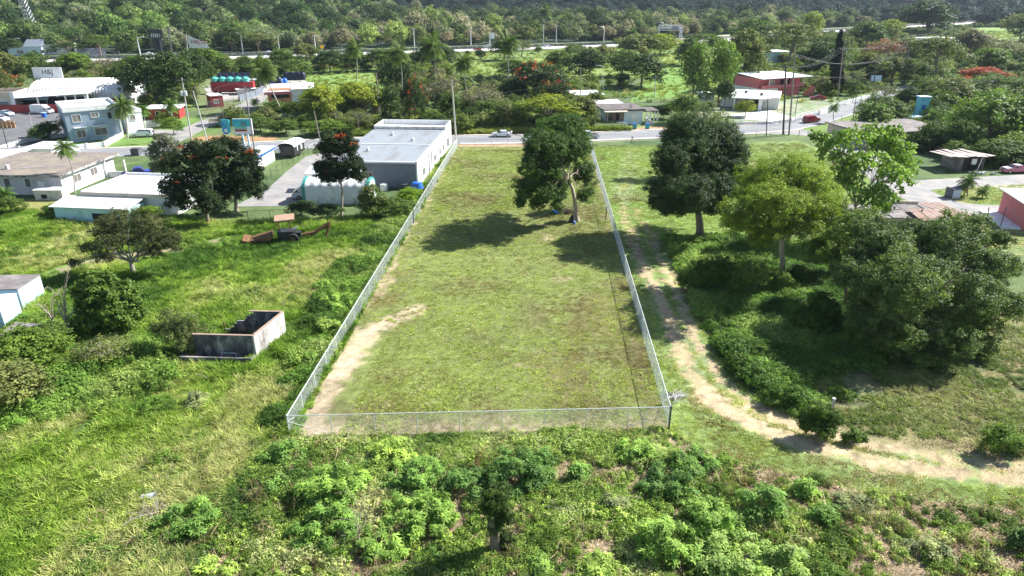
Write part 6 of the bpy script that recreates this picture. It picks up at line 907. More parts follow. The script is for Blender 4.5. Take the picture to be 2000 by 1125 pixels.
hero('umbrella_tree', 'dark spreading acacia with forked grey limbs in the left field', (262, 541), (255, 508),
     [(250, 430, 44, 20, 1), (205, 445, 30, 18, 0), (295, 440, 34, 18, .5), (320, 465, 30, 16, 0), (225, 470, 36, 16, -1), (280, 470, 34, 18, -.5), (175, 480, 24, 12, 0), (340, 480, 18, 10, 0), (200, 500, 24, 12, -.5), (150, 512, 14, 8, 0), (300, 492, 26, 12, -.5)],
     'round', (0.085, 0.10, 0.04), 0.3, bark='twig', leaf=0.15, per=34, cl=0.42, dens=0.85, seed=51, twigs=6, bend=0.14)
hero('round_tree', 'dense bright green round tree beside the pale blue blockhouse', (212, 648), (210, 620),
     [(200, 560, 46, 32, 0), (165, 585, 34, 34, 0), (245, 590, 36, 36, 0), (205, 605, 48, 36, -1), (240, 625, 26, 22, -1), (180, 625, 34, 26, -1), (270, 610, 16, 20, 0)],
     'round', (0.10, 0.17, 0.03), 0.25, leaf=0.26, per=26, cl=0.5, dens=1.25, seed=55, mt='leafgloss', asp=0.7)
hero('grey_tree', 'silvery pale tree behind the flame trees beside the blue pickup', (322, 352), (322, 318),
     [(322, 278, 22, 14, 0), (300, 295, 18, 14, 0), (340, 295, 20, 16, 0), (318, 312, 24, 16, -.5), (305, 330, 14, 12, 0), (335, 325, 14, 12, 0)],
     'round', (0.17, 0.19, 0.13), 0.16, leaf=0.26, per=24, cl=0.5, dens=0.85, seed=57, bark='twig', twigs=4)
hero('grey_bush', 'grey-green bush with whitish leaves left of the ruined concrete walls', (352, 692), (352, 672),
     [(350, 625, 36, 28, 0), (320, 645, 26, 24, 0), (385, 650, 28, 24, 0), (350, 660, 40, 26, -.7)],
     'round', (0.13, 0.16, 0.06), 0.1, cat='bush', leaf=0.16, per=24, cl=0.4, dens=1.0, seed=61, bark='twig', twigs=8)
hero('bush', 'small leafy tree beside the right end of the white tarpaulin shelter', (722, 428), (724, 405),
     [(725, 375, 22, 14, 0), (712, 395, 22, 14, 0), (738, 398, 20, 14, 0), (725, 412, 26, 12, -.4)],
     'round', (0.13, 0.165, 0.045), 0.12, cat='bush', leaf=0.2, per=26, cl=0.45, dens=0.9, seed=63, bark='twig', twigs=4)
hero('dark_bush', 'rounded dark vine-covered bush at the foot of the pale bare trunk', (1600, 652), (1600, 625),
     [(1598, 600, 38, 28, 0), (1575, 620, 26, 22, -.3), (1625, 618, 26, 24, 0), (1598, 630, 42, 20, -.6)],
     'round', (0.075, 0.14, 0.025), 0.1, cat='bush', leaf=0.17, per=36, cl=0.36, dens=1.2, seed=65, twigs=2)
hero('vine_bush', 'round vine-covered bush at the inner edge of the track bend beside the pale post', (1600, 850), (1602, 832),
     [(1602, 808, 30, 22, 0), (1582, 822, 22, 18, 0), (1625, 825, 20, 18, 0), (1600, 832, 34, 14, -.3)],
     'round', (0.075, 0.13, 0.024), 0.07, cat='bush', leaf=0.13, per=36, cl=0.26, dens=1.1, seed=67, twigs=2)
for i, (px, py, w_, h_, lb) in enumerate(((1668, 852, 26, 18, 'small low bush just right of the round vine-covered bush'), (1960, 862, 60, 40, 'wide leafy bush cut by the right photo edge above the track'), (1540, 775, 60, 26, 'dark low bush left of the pale post in the tree shade'), (1640, 770, 40, 14, 'flat dark weeds right of the pale post'), (1488, 688, 40, 24, 'spiky low bush in the clearing right of the dirt track'), (1400, 540, 70, 50, 'big vine heap right of the track below the very large dark tree'), (1372, 540, 60, 44, 'bright sunlit vine heap at the left edge of the thicket'), (1470, 545, 84, 50, 'dark vine heap in the middle of the thicket'), (1560, 540, 40, 30, 'leafy shrub left of the thin lighter green tree'))):
    hero('bush', lb, (px, py + h_ * .6), (px, py + h_ * .3), [(px, py - h_ * .15, w_ * .55, h_ * .6, 0), (px - w_ * .45, py + h_ * .1, w_ * .4, h_ * .45, 0), (px + w_ * .45, py + h_ * .1, w_ * .4, h_ * .45, .3)], 'r', ((0.11, 0.19, 0.035), (0.14, 0.22, 0.045), (0.08, 0.15, 0.03))[i % 3], 0.06, cat='bush', leaf=0.15, per=32, cl=0.33, dens=1.0, seed=70 + i, twigs=2)
hero('leafy_tree', 'mid-green tree filling the gap behind the pale bare trunk, left of the huge mango tree', (1622, 545), (1622, 490),
     [(1610, 440, 36, 26, 0), (1650, 430, 34, 26, 1), (1640, 470, 36, 24, -.5), (1600, 480, 30, 24, 0), (1680, 460, 28, 24, 1), (1625, 410, 26, 18, 1)],
     'r', (0.10, 0.155, 0.035), 0.2, leaf=0.2, per=32, cl=0.5, dens=1.0, seed=97, twigs=3, dys=2)
# bare white-stemmed trees by the blockhouse
def bare(label, base, tips, r0, seed, name='bare_tree'):
    bx, by = G(*base); rg = np.random.RandomState(seed); b = MB(); root = thing(name, label, 'tree', (bx, by, 0)); m0 = Vector((0, 0, HT(base[0], base[1], tips[0][1]) * 0.35))
    b.tube([(0, 0, -0.3), (0.03, 0, m0.z * 0.5), tuple(m0)], [r0 * 1.3, r0, r0 * 0.9], 7)
    for t in tips:
        x, z = GY(t[0], t[1], by + rg.uniform(-1, 1)); e = Vector((x - bx, rg.uniform(-.6, .6), z)); lp = limb(rg, m0 * rg.uniform(0.75, 1), e, 0.07); b.tube(lp, [r0 * (0.75 - 0.12 * i) for i in range(6)], 5)
        for k in range(4):
            s_ = lp[1 + k]; b.tube(limb(rg, s_, s_ + Vector(rg.normal(size=3) * 0.5 + np.array([0, 0, 0.7])) * (e.length * 0.22), 0.1, 3), [r0 * .25, r0 * .2, r0 * .12, 0.012], 4)
    b.build('trunk', M['barkpale'], root, smooth=True); return root
bare('leafless white-stemmed tree in front of the bright round tree', (138, 660), ((118, 545), (150, 530), (128, 560), (175, 590), (100, 590)), 0.11, 5)
bare('leafless white-stemmed tree nearest the corner of the pale blue blockhouse', (108, 645), ((90, 585), (115, 565), (60, 600), (140, 600)), 0.10, 6)
bare('leafless shrub with flower-white twigs between warehouse and fence', (838, 372), ((825, 318), (840, 312), (852, 335), (815, 335), (848, 350), (832, 325)), 0.06, 9, 'bare_shrub')
# vine-wrapped stump and dead sapling in the near thicket
hero('tree_stump', 'tall stump wrapped in vines standing in the near thicket and casting a long shadow', (968, 1078), (968, 1000),
     [(965, 965, 34, 20, 0), (960, 990, 30, 24, .05), (985, 1000, 26, 30, 0), (975, 1030, 22, 30, -.1), (990, 1055, 16, 26, .1)], 'r', (0.065, 0.11, 0.025), 0.34, cat='stump', leaf=0.11, per=24, cl=0.2, dens=0.9, seed=90, twigs=2, shell=0.5)
bare('dead bare sapling standing upright in the near thicket', (704, 1080), ((714, 968), (698, 975), (720, 1010), (690, 1020), (724, 1000)), 0.045, 11, 'dead_sapling')

# castor-oil bushes in the foreground
def castor(seed, w, d_, h, colr, label):
    """sprawling bush w by d_ metres, h tall, leaves always about 0.22 m"""
    rg = np.random.RandomState(seed); n = max(5, int(w * d_ * 1.5)); bl = []
    for k in range(n):
        a = rg.rand() * 6.283; t = math.sqrt(rg.rand()); r = 0.26 + 0.22 * rg.rand(); bl.append((t * math.cos(a) * (w / 2 - r), t * math.sin(a) * (d_ / 2 - r), max(r * .7, h * (1 - 0.55 * t * t) * (0.35 + 0.65 * rg.rand()) - r * .5), r, r, r * 0.75))
    root = thing('castor_bush', label, 'bush', group='leafy bushes of the near thicket'); b = MB()
    for q in bl: b.tube(limb(rg, (q[0] * .35, q[1] * .35, -0.15), q[:3], 0.07, 4), [0.03, 0.026, 0.022, 0.016, 0.01], 5)
    for k in range(n // 2): q = bl[rg.randint(n)]; b.tube([(q[0], q[1], q[2]), (q[0] + rg.normal() * .3, q[1] + rg.normal() * .3, q[2] + .5)], [.014, .005], 4)
    b.build('stem', M['twig'], root); c = link('crown', leafmesh('crown', [leafcloud(seed, bl, 0.26, 7, 0.25, 0.9, star=1, up=1.2, shell=0.75), leafcloud(seed + 1, bl, 0.3, 12, 0.09, 0.9, shell=0.5)]), M['leaf'], root); c.color = colr; return root
cas = [(560, 885, 95, 70, 'md', 'castor bush just below the left front corner of the fence'), (655, 950, 150, 120, 'br', 'wide castor bush below the first bays of the front fence'), (770, 885, 110, 60, 'lm', 'low pale castor bush close under the middle of the front fence'),
       (815, 935, 150, 80, 'md', 'castor bush left of the dark bush behind the stump'), (1010, 905, 170, 120, 'dk', 'tallest dark castor bush directly behind the vine-wrapped stump'), (905, 945, 110, 80, 'dk', 'dark castor bush touching the left of the tallest castor bush'), (1125, 925, 80, 70, 'md', 'small castor bush right of the tallest castor bush'),
       (1115, 872, 60, 34, 'lt', 'pale young castor plant close to the front fence'), (1245, 880, 100, 60, 'br', 'castor bush below the right front corner of the fence'), (1350, 900, 110, 60, 'md', 'castor bush on the bank beside the track edge'), (1300, 935, 130, 80, 'dk', 'dark castor bush in the hollow left of the bank'),
       (1480, 985, 130, 110, 'md', 'castor bush with drooping leaves near the track bend'), (1380, 1010, 150, 120, 'br', 'tall bright castor bush in the lower right thicket'), (1300, 1060, 150, 120, 'br', 'castor bush at the left end of the lower right thicket'), (1430, 1080, 190, 130, 'lt', 'widest castor bush in the lower right thicket'),
       (1530, 1100, 120, 90, 'lt', 'castor bush at the bottom edge right of the widest one'), (1570, 960, 70, 60, 'br', 'upright castor plant beside the track verge'), (370, 1005, 130, 110, 'md', 'lone castor bush right of the grey bucket'), (820, 1000, 160, 100, 'br', 'castor bush left of the vine-wrapped stump'),
       (640, 1030, 150, 110, 'md', 'castor bush around the foot of the dead sapling'), (745, 1060, 110, 70, 'br', 'low castor bush right of the dead sapling'), (415, 1108, 90, 60, 'lm', 'small castor plant at the bottom edge left of centre'), (540, 950, 60, 45, 'md', 'small castor plant beside the bare tan patch'),
       (1180, 1115, 110, 60, 'lm', 'castor bush at the bottom edge right of the stump'), (1050, 1110, 80, 50, 'br', 'low castor plant at the bottom edge just right of the stump'), (1195, 990, 70, 50, 'ol', 'rounded olive bush beside the black pot'), (1990, 1060, 60, 60, 'dk', 'dark bush at the lower right corner'),
       (1660, 990, 90, 50, 'ol', 'low bush on the bare slope below the track'), (1810, 1075, 90, 50, 'ol', 'low bush halfway down the bare slope'), (1600, 1010, 90, 50, 'md', 'low bush at the left end of the bare slope'), (390, 790, 70, 50, 'ol', 'shaggy bush in tall grass below the ruined walls'),
       (640, 640, 80, 60, 'lm', 'vine clump leaning on the left fence beside the ruin'), (660, 590, 90, 60, 'br', 'bright vine clump left of the fence right of the ruin'), (620, 700, 70, 50, 'br', 'vine clump between the fence and the ruin wall')]
CC = {'dk': (.11, .21, .05), 'md': (.17, .30, .065), 'br': (.23, .37, .075), 'lm': (.30, .42, .09), 'lt': (.28, .40, .11), 'ol': (.24, .28, .12)}
for i, (px, py, w_, h_, ck, lb) in enumerate(cas):
    x, y = G(px, py + h_ * 0.22); s = SC(y, 0.5); q = castor(600 + i * 3, w_ / s, w_ / s * .85, min(2.2, h_ / s * .62), (*CC[ck], 1), lb); q.location = (x, y, float(ground_z(x, y)) - 0.05)
# trees across the road
U = {'round': [unit_tree('round_tree', 201 + s, rblobs(201 + s, 12, 3.2, 4.0, 8.0, 2.1), 0.52, 22, 0.85, 0.95) for s in range(4)],
     'umb': [unit_tree('umbrella_tree', 221 + s, rblobs(221 + s, 13, 3.8, 5.5, 8.8, 1.6, 0.62), 0.42, 22, 0.75, 0.9, twigs=4) for s in range(2)],
     'tall': [unit_tree('tall_tree', 231 + s, [(a[0] * .8, a[1] * .8, a[2], a[3], a[4], a[5] * 1.3) for a in rblobs(231 + s, 14, 2.8, 2.6, 8.2, 1.7)], 0.50, 20, 0.85, 0.85, twigs=3) for s in range(2)],
     'scrub': [unit_tree('scrub_tree', 241 + s, rblobs(241 + s, 12, 3.6, 3.2, 7.6, 1.9), 0.40, 12, 0.85, 0.6, twigs=8, bark='twig', shell=0.5, tr=0.05) for s in range(2)],
     'flame': [unit_tree('flame_tree', 251, rblobs(251, 12, 3.6, 3.6, 8.4, 1.9), 0.5, 22, 0.85, 0.85, flowers=2)]}
def T(kind, px, pyb, w_, h_, ck, label, group='trees between the road and the highway'):
    src = U[kind][int(px + pyb) % len(U[kind])]; x, y = G(px, pyb); z0 = float(ground_z(x, y)); s = SC(y, 3); wd = w_ / s / 10.2 * 1.14; ht = h_ / s / 9.6 / 0.97 * 1.06; c = GR[ck] if isinstance(ck, str) else ck
    q = copy_tree(src, (x, y, z0), (px * 1.7) % 6.28, (wd, wd, ht), (*c, 1)); tag(q, label, 'tree', group); return q
rows = [('round',20,160,70,50,'ol','tree beyond the red warehouse at the far left edge'),('round',70,150,60,42,'md','tree just left of the white sign on the warehouse ridge'),('round',150,148,70,40,'br','tree right of the white ridge sign, level with the highway'),('scrub',215,150,70,38,'gy','greyish tree behind the right end of the arched roof'),('round',262,158,70,42,'md','tree behind the tower-like black hoarding foot'),
('flame',14,192,60,46,'ol','orange-blossomed tree left of the arched white roof'),('round',295,205,95,85,'dk','huge dark tree right of the arched white warehouse'),('round',345,212,100,95,'dk','darkest big tree behind the leaning utility pole'),('round',385,190,70,80,'dk','dark tree left of the red truck body'),('umb',138,110,60,24,'dk','flat-topped tree before the white building beyond the highway'),('umb',198,110,64,36,'md','wide flat-topped tree near the highway lamps'),('round',255,112,40,28,'dk','small dark tree left of the black hoarding'),
('scrub',130,268,40,44,'gy','grey fuzzy tree against the left wall of the slate blue house'),('round',455,103,62,44,'dk','dark tree beyond the highway below the orange crown'),('umb',505,102,66,34,'ol','wide pale tree beyond the highway between two lamps'),('flame',470,70,36,16,'tn','orange-tinted crown top beyond the highway'),('flame',535,86,34,22,'tn','second orange-tinted crown beside the tall highway lamp'),
('round',400,140,66,44,'br','bright tree left of the tall banner pole foot'),('round',440,150,50,36,'md','tree between banner pole and leaning palms'),('round',480,145,48,30,'md','tree above the black tank row'),('round',552,138,52,38,'md','tree right of the leaning palm crown near highway'),('round',580,150,60,30,'md','low wide tree above the blue tanks'),('round',645,142,64,38,'dk','dark rounded tree at the meadow edge, left of first palm'),('round',690,140,60,34,'dk','dark tree directly behind the first tall palm'),('round',745,138,66,38,'md','tree between the first and second tall palms'),
('round',775,185,70,60,'dk','dark tree at the foot of the second tall palm'),('tall',765,245,60,70,'dk','dark tree behind the roof of the grey warehouse'),('flame',812,250,50,90,'dk','dark tree with orange blossom right of the grey warehouse'),('round',630,240,90,66,'yg','yellow-green tree left of the pole near the stilt house'),('round',695,225,90,58,'yg','yellow-green tree beside the stilt house meadow'),('scrub',700,258,80,44,'ol','scrubby tree behind the front edge of the warehouse'),('round',720,200,44,30,'dk','dark round tree in the open meadow'),
('round',540,232,60,30,'md','low tree at the feet of the two leaning palms'),('scrub',590,245,50,30,'ol','scrubby tree under the stilt house'),('scrub',865,215,90,70,'gy','pale grey scrub tree left of the fourth palm'),('scrub',940,230,100,66,'gy','wide grey scrub tree in the middle of the meadow edge'),('tall',880,235,60,50,'md','leafy tree at the foot of the third tall palm'),('round',955,240,80,40,'md','leafy tree in front of the wide grey scrub tree'),('tall',985,250,60,46,'ol','bush-like tree on the slope above the white sedan'),
('round',870,130,60,34,'dk','dark tree behind the third palm crown'),('round',835,138,70,40,'dk','dark tree between second and third palm crowns'),('round',940,116,24,16,'dk','little round bush-tree alone on the highway verge'),('round',985,118,56,36,'dk','dark tree around the fourth palm crown'),('scrub',1020,112,54,34,'ol','pale tree right of the fourth palm crown'),('flame',1030,165,60,40,'dk','red-blossomed tree nearest the meadow centre'),('flame',1050,205,110,76,'dk','largest red-blossomed tree in the middle distance'),('flame',1090,215,60,50,'dk','red-blossomed tree just left of the white-roofed cottage'),
('round',1002,205,60,46,'dk','very dark tree left of the largest red-blossomed tree'),('umb',1070,252,130,60,'yg','wide yellow-green tree above the road left of the dark-roofed house'),('umb',1025,245,80,44,'lt','light green tree left of the wide yellow-green one'),('round',1140,248,60,54,'ol','olive tree at the left corner of the dark-roofed house'),('round',1095,150,70,44,'md','tree right of the first red-blossomed tree'),('round',1150,155,80,50,'dk','dark rounded tree behind the street lamp'),('scrub',1125,115,40,26,'md','small tree on the highway slope'),('round',1175,130,70,34,'ol','olive tree on the highway verge right of centre'),
('round',1250,118,110,44,'ol','broad olive tree left of the sign gantry'),('round',1290,108,70,36,'yg','bright-topped tree below the sign gantry'),('round',1215,150,80,44,'md','tree left of the dark round tree in the garden meadow'),('round',1252,170,96,56,'dk','dark round tree at the end of the garden meadow'),('round',1345,128,52,46,'dk','dark round tree right of the garden meadow'),('umb',1375,104,90,34,'md','wide tree right of the sign gantry'),('tall',1352,205,80,110,'lt','tall light-leaved tree left of the white carport house'),('tall',1402,200,80,110,'lt','tallest light-leaved tree behind the white carport house'),
('round',1450,175,90,100,'ol','olive tree between the carport house and the pink house'),('round',1415,212,36,50,'dk','narrow dark tree touching the carport house'),('round',1335,240,60,50,'md','leafy tree at the garden corner left of the shed'),('round',1310,232,44,30,'br','bright hedge tree right of the dark-roofed house'),('round',1462,98,80,52,'md','glossy green mango tree on the skyline of the far row'),('umb',1540,132,130,74,'ol','very wide olive tree above the pink house'),('round',1600,150,80,60,'dk','dark tree left of the cypress'),('tall',1580,80,60,50,'yg','yellow-green tree left of the cypress tip'),
('round',1690,100,80,50,'md','tree right of the cypress tip'),('round',1732,80,60,36,'yg','yellow-green tree on the far row right of the cypress'),('scrub',1722,122,86,46,'pk','pinkish leafless tree right of the cypress'),('round',1808,72,116,60,'dk','big dark tree behind the white roofs on the right'),('round',1690,160,70,50,'ol','olive tree above the street beside the cypress'),('round',1740,165,80,46,'ol','tree above the bend of the street'),('scrub',1725,200,80,36,'ol','half-bare tree overhanging the bend of the street'),('umb',1822,165,110,84,'ol','large olive tree with a leaning pale trunk'),
('flame',1920,160,84,26,'rd','orange-red crown spreading at the right'),('umb',1950,205,150,50,'md','wide feathery green tree at the right edge'),('round',1850,220,100,60,'ol','olive tree left of the wide feathery tree'),('round',1715,248,80,56,'md','dark leafy clump with palms beside the street'),('round',1890,115,80,50,'gy','greyish tree below the highway bridge'),('scrub',1960,120,90,44,'gy','greyish scrub tree at the upper right edge'),('round',1930,140,80,40,'br','bright green tree above the orange-red crown'),('round',1990,80,80,46,'ol','tree beside the highway ramp at the right edge'),
('round',1925,290,130,100,'lt','large tree with pale leaves above the tin shack'),('round',1990,295,90,100,'dk','dark tree at the right edge above the pink car'),('round',1870,300,70,60,'md','tree left of the large pale-leaved tree'),('round',1815,292,60,50,'md','tree in front of the long brown roof'),('round',1950,320,90,44,'md','tree behind the tin shack and the pink car'),('round',1770,215,50,40,'dk','dark tree left of the turquoise pillar'),('round',1835,250,60,36,'dk','dark bushy tree right of the turquoise pillar'),('round',1455,228,38,28,'yg','round clipped bush in front of the carport'),
('scrub',1640,130,70,60,'ol','pale-stemmed tree left of the cypress'),('round',1770,120,60,40,'ol','tree between the pinkish tree and the white roofs'),('round',600,120,60,30,'ol','low tree at the highway edge above the meadow'),('round',1000,150,70,30,'md','low wide tree at the meadow end behind the fourth palm'),('round',340,262,40,30,'br','low tree by the lane entrance'),('round',100,275,46,34,'dk','dark palm-like thicket left of the slate blue house'),('round',78,280,40,28,'dk','second dark thicket tree beside the parking lot'),('round',1110,232,50,34,'md','leafy tree left of the white-roofed cottage'),('round',1290,232,30,24,'dk','dark hedge tree beside the stairs of the dark-roofed house'),
('round',510,258,60,26,'md','dark bush-tree right of the billboard'),('round',560,262,60,26,'md','vine-covered low tree beside the road right of the billboard'),('scrub',430,246,50,20,'ol','shrubby tree left of the billboard'),('round',640,264,90,26,'br','low vine bank along the road left of the warehouse'),('round',25,420,50,30,'md','shrub below the brown-roofed house at the left edge'),('round',110,425,50,24,'br','shrub at the left corner of the aqua house'),('round',290,440,60,30,'br','bush in the hedge below the aqua house'),('round',800,395,50,26,'lm','bright bush beside the blue barrel'),('round',590,425,60,30,'dk','clipped dark hedge in front of the tarpaulin shelter, left half'),('round',640,430,60,30,'dk','clipped dark hedge in front of the tarpaulin shelter, right half'),('round',770,425,70,36,'md','bush at the end of the hedge near the fence')]
for r_ in rows: T(*r_)
T('round', 30, 800, 140, 90, 'ol', 'sprawling vine-covered bush at the left photo edge', 'bushes of the left field'); T('round', 60, 735, 160, 90, 'br', 'wide vine-covered bush below the pale blue blockhouse', 'bushes of the left field'); T('scrub', 210, 720, 130, 60, 'ol', 'brown-twigged scrub below the bright round tree', 'bushes of the left field'); T('round', 95, 700, 90, 60, 'md', 'papaya-leaved bush in front of the bare trees', 'bushes of the left field')
# front row of the wood beyond the highway
nf_ = 0
for i in range(64):
    x = -300 + i * 13.5 + rng.uniform(-5, 5); y = float(np.interp(x, _hx, _hy)) + rng.uniform(42, 60); k = ('round', 'scrub', 'tall', 'round')[i % 4]
    if x > 350: continue
    s = rng.uniform(0.9, 1.3); ck = ('dk', 'ol', 'gy', 'md', 'ol', 'tn')[rng.randint(6)]
    q = copy_tree(U[k][i % len(U[k])], (x, y, float(ground_z(x, y))), rng.rand() * 6, (s * 1.1, s * 1.1, s * rng.uniform(.7, 1)), (*GR[ck], 1))
    tag(q, '%s tree, %s from the left in the front row beyond the highway' % ({'dk': 'dark green', 'ol': 'olive', 'gy': 'greyish', 'md': 'green', 'tn': 'tan'}[ck], nth(nf_).replace('leftmost', 'first')), 'tree', 'front row of the wood beyond the highway'); nf_ += 1
for L_ in list(U.values()):
    for r_ in L_:
        for ch in list(r_.children): bpy.data.objects.remove(ch)
        bpy.data.objects.remove(r_)
# palms
PG = (0.10, 0.15, 0.035)
for i, (b_, t_, L, wd, lb) in enumerate((((696, 165), (694, 95), 4.6, .5, 'first tall coconut palm from the left, at the meadow'), ((783, 208), (780, 102), 4.6, .5, 'second tall coconut palm, leaning crown above the dark tree'), ((848, 210), (846, 90), 5.2, .4, 'tallest coconut palm, third from the left'), ((916, 205), (905, 122), 4.2, -.1, 'shorter coconut palm with yellowing fronds, fourth from the left'), ((990, 195), (990, 84), 5.0, -.3, 'coconut palm right of centre with drooping crown'),
        ((535, 218), (504, 130), 5.0, -.7, 'left of two leaning wind-blown palms by the tank yard'), ((558, 235), (514, 138), 4.4, -.7, 'right of two leaning wind-blown palms by the tank yard'), ((146, 378), (126, 288), 2.3, .1, 'slender palm in front of the brown-roofed house'), ((249, 270), (238, 206), 3.4, -.3, 'palm with a white trunk at the right corner of the slate blue house'), ((1890, 384), (1893, 352), 2.0, 0, 'palm beside the grey utility box on the right lawn'), ((1884, 382), (1884, 364), 1.2, 0, 'small palm behind the grey utility box'), ((1919, 387), (1921, 372), 1.4, 0, 'short young palm right of the grey utility box'),
        ((1629, 240), (1629, 210), 1.9, 0, 'small palm beside the street at the junction'), ((1724, 255), (1722, 215), 2.6, -.1, 'palm in the dark clump beside the street'), ((1690, 250), (1692, 205), 2.4, .1, 'left palm of the dark clump beside the street'), ((1233, 100), (1233, 64), 5.0, .1, 'yellowish palm on the far side left of the gantry'), ((1388, 112), (1392, 80), 5.0, .1, 'left palm beside the glossy mango tree'), ((1478, 118), (1476, 90), 5.0, .3, 'right palm beside the glossy mango tree'), ((1055, 62), (1066, 22), 8.0, .2, 'lone palm rising from the far wood'), ((1575, 80), (1580, 55), 6.0, -.2, 'palm above the wide olive tree'),
        ((282, 245), (280, 214), 2.2, 0, 'palm right of the cream annexe'), ((330, 246), (332, 204), 2.8, -.1, 'palm in front of the red shed'), ((497, 220), (497, 198), 1.8, 0, 'small palm on the corner of the stilt house lane'), ((603, 212), (600, 184), 2.4, 0, 'palm before the white wall of the stilt house'), ((1850, 165), (1852, 148), 4.2, 0, 'broad palm behind the wide feathery tree'), ((1112, 112), (1112, 96), 4.5, 0, 'bushy palm on the highway slope'), ((540, 230), (545, 208), 3.0, 0, 'bushy palm beneath the stilt house'), ((1800, 45), (1795, 15), 7.0, -.3, 'palm behind the big dark tree on the far right'), ((8, 400), (8, 378), 2.0, 0, 'banana plant at the left photo edge'), ((1010, 232), (1012, 215), 2.5, 0, 'young palm by the wide yellow-green tree'))):
    palm('coconut_palm' if L > 3 else ('banana_plant' if 'banana' in lb else 'small_palm'), lb, b_, t_, PG if L > 3 else (0.085, 0.15, 0.03), L, 300 + i, wd, 22 if L > 3 else 15, 0.16 if L > 3 else 0.09, 'palm trees')
hero('cypress', 'tall narrow dark cypress rising above the street bend', (1635, 185), (1636, 160), [(1638, 82, 5, 22, 0), (1637, 105, 9, 24, 0), (1636, 130, 12, 26, 0), (1635, 155, 13, 24, 0)], 'r', (0.02, 0.034, 0.016), 0.25, leaf=0.4, per=34, cl=0.5, dens=1.4, seed=96, twigs=1)
# ------------------------------------------------------------ uncountable cover
tufts = [protom([blades(400 + i, 46, 0.62, 0.26, 0.035, 0.75)]) for i in range(3)]
herb = [protom([leafcloud(410 + i, [(0, 0, 0.16, 0.30, 0.30, 0.18)], 0.14, 12, 0.10, 1.0, shell=0.4), blades(415 + i, 12, 0.4, 0.2, 0.025)]) for i in range(3)]
mound = [protom([leafcloud(420 + i, rblobs(420 + i, 6, 1.0, 0.2, 0.8, 0.55), 0.3, 26, 0.15, 1.0, shell=0.6)]) for i in range(3)]
woods = [protom([leafcloud(430 + i, rblobs(430 + i, 10, 3.2, 2.5, 7.5, 2.3), 1.1, 15, 0.75, 0.8)]) for i in range(4)]
short = [protom([blades(440 + i, 30, 0.13, 0.22, 0.022, 0.9)]) for i in range(2)]
avoid = []
def open_ground(x, y):
    k = np.ones(len(x), bool)
    for pl in not_built: k &= ~inpoly(x, y, pl)
    k &= ~(pdist(x, y, ROAD) < 5.4) & ~(pdist(x, y, SIDE) < 4) & ~(pdist(x, y, SIDE2) < 3.4) & ~(pdist(x, y, LANE) < 3.4) & ~(pdist(x, y, LANE2) < 3)
    return k
# tall grass of the left field
x, y = pts_in(LEFTF, 60000)
fp = PW((60, 545), (130, 520), (220, 497), (350, 480), (470, 460), (470, 476), (350, 498), (220, 515), (120, 545))
lotm = lambda x, y: inpoly(x, y, LOT)
cover('tall_grass', tufts, x, y, 0.55, 1.5, [(0.06, 0.13, 0.022), (0.12, 0.21, 0.028), (0.18, 0.29, 0.04), (0.25, 0.33, 0.07), (0.32, 0.34, 0.14)], 'tall lush green grass filling the field left of the fence', 'grass', hs=0.9, cn=9,
      maskf=lambda x, y: open_ground(x, y) & ~lotm(x, y) & ~inpoly(x, y, fp) & ((fbm(x, y, 5, 3, 71) > 0.2) | (y > 60)) & ~(inpoly(x, y, FORE) & (x > -18)) & (rng.rand(len(x)) < np.clip(1.35 - y / 120, 0.25, 1)))
x, y = pts_in(LEFTF, 1500)
cover('field_weeds', mound, x, y, 0.3, 1.0, [(0.07, 0.14, 0.025), (0.12, 0.22, 0.035), (0.19, 0.28, 0.06)], 'broad-leaved weed clumps scattered in the tall grass of the left field', 'weeds', hs=0.7, cn=7, maskf=lambda x, y: open_ground(x, y) & ~lotm(x, y) & (fbm(x, y, 8, 3, 171) > 0.50))
# weeds of the near ground
x, y = pts_in(FORE, 52000)
cover('weeds', herb, x, y, 0.45, 1.5, [(0.10, 0.18, 0.04), (0.22, 0.32, 0.06), (0.33, 0.42, 0.12), (0.42, 0.44, 0.22)], 'low tangled weeds over bare soil in the foreground', 'weeds', hs=1.0, cn=4,
      maskf=lambda x, y: open_ground(x, y) & ((fbm(x, y, 3, 4, 21) < 0.485) | (rng.rand(len(x)) < 0.10)) & (rng.rand(len(x)) < np.where(x > 9, 0.4, 0.85)))
x, y = pts_in(FORE, 2000)
cover('thicket', mound, x, y, 0.25, 0.6, [(0.09, 0.16, 0.03), (0.16, 0.25, 0.04), (0.24, 0.33, 0.08)], 'knee-high leafy undergrowth between the near castor bushes', 'undergrowth', hs=0.8, cn=3,
      maskf=lambda x, y: (fbm(x, y, 6, 3, 81) > 0.47) & (pdist(x, y, ruts[0]) > 4) & open_ground(x, y) & ~((x > 9) & (rng.rand(len(x)) < 0.6)))
litter = []
for i in range(3):
    rg = np.random.RandomState(460 + i); P_ = np.stack([rg.normal(size=26) * .3, rg.normal(size=26) * .3, .02 + .05 * rg.rand(26)], 1); Nn = rg.normal(size=(26, 3)) * .5 + (0, 0, 1); Nn /= np.linalg.norm(Nn, axis=1)[:, None]; litter.append(protom([leafquads(rg, P_, Nn, rg.rand(26), 0.10, .45)]))
x, y = pts_in(FORE, 9000); x2, y2 = pts_in(PW((1420, 640), (1640, 640), (2100, 560), (2300, 900), (1650, 880), (1430, 760)), 6000); x3, y3 = pts_in(LOT, 2500); x4, y4 = pts_in(PW((1200, 400), (1300, 400), (1440, 740), (1700, 850), (2200, 900), (2200, 980), (1700, 940), (1400, 840), (1290, 700)), 3500)
x = np.concatenate([x, x2, x3, x4]); y = np.concatenate([y, y2, y3, y4])
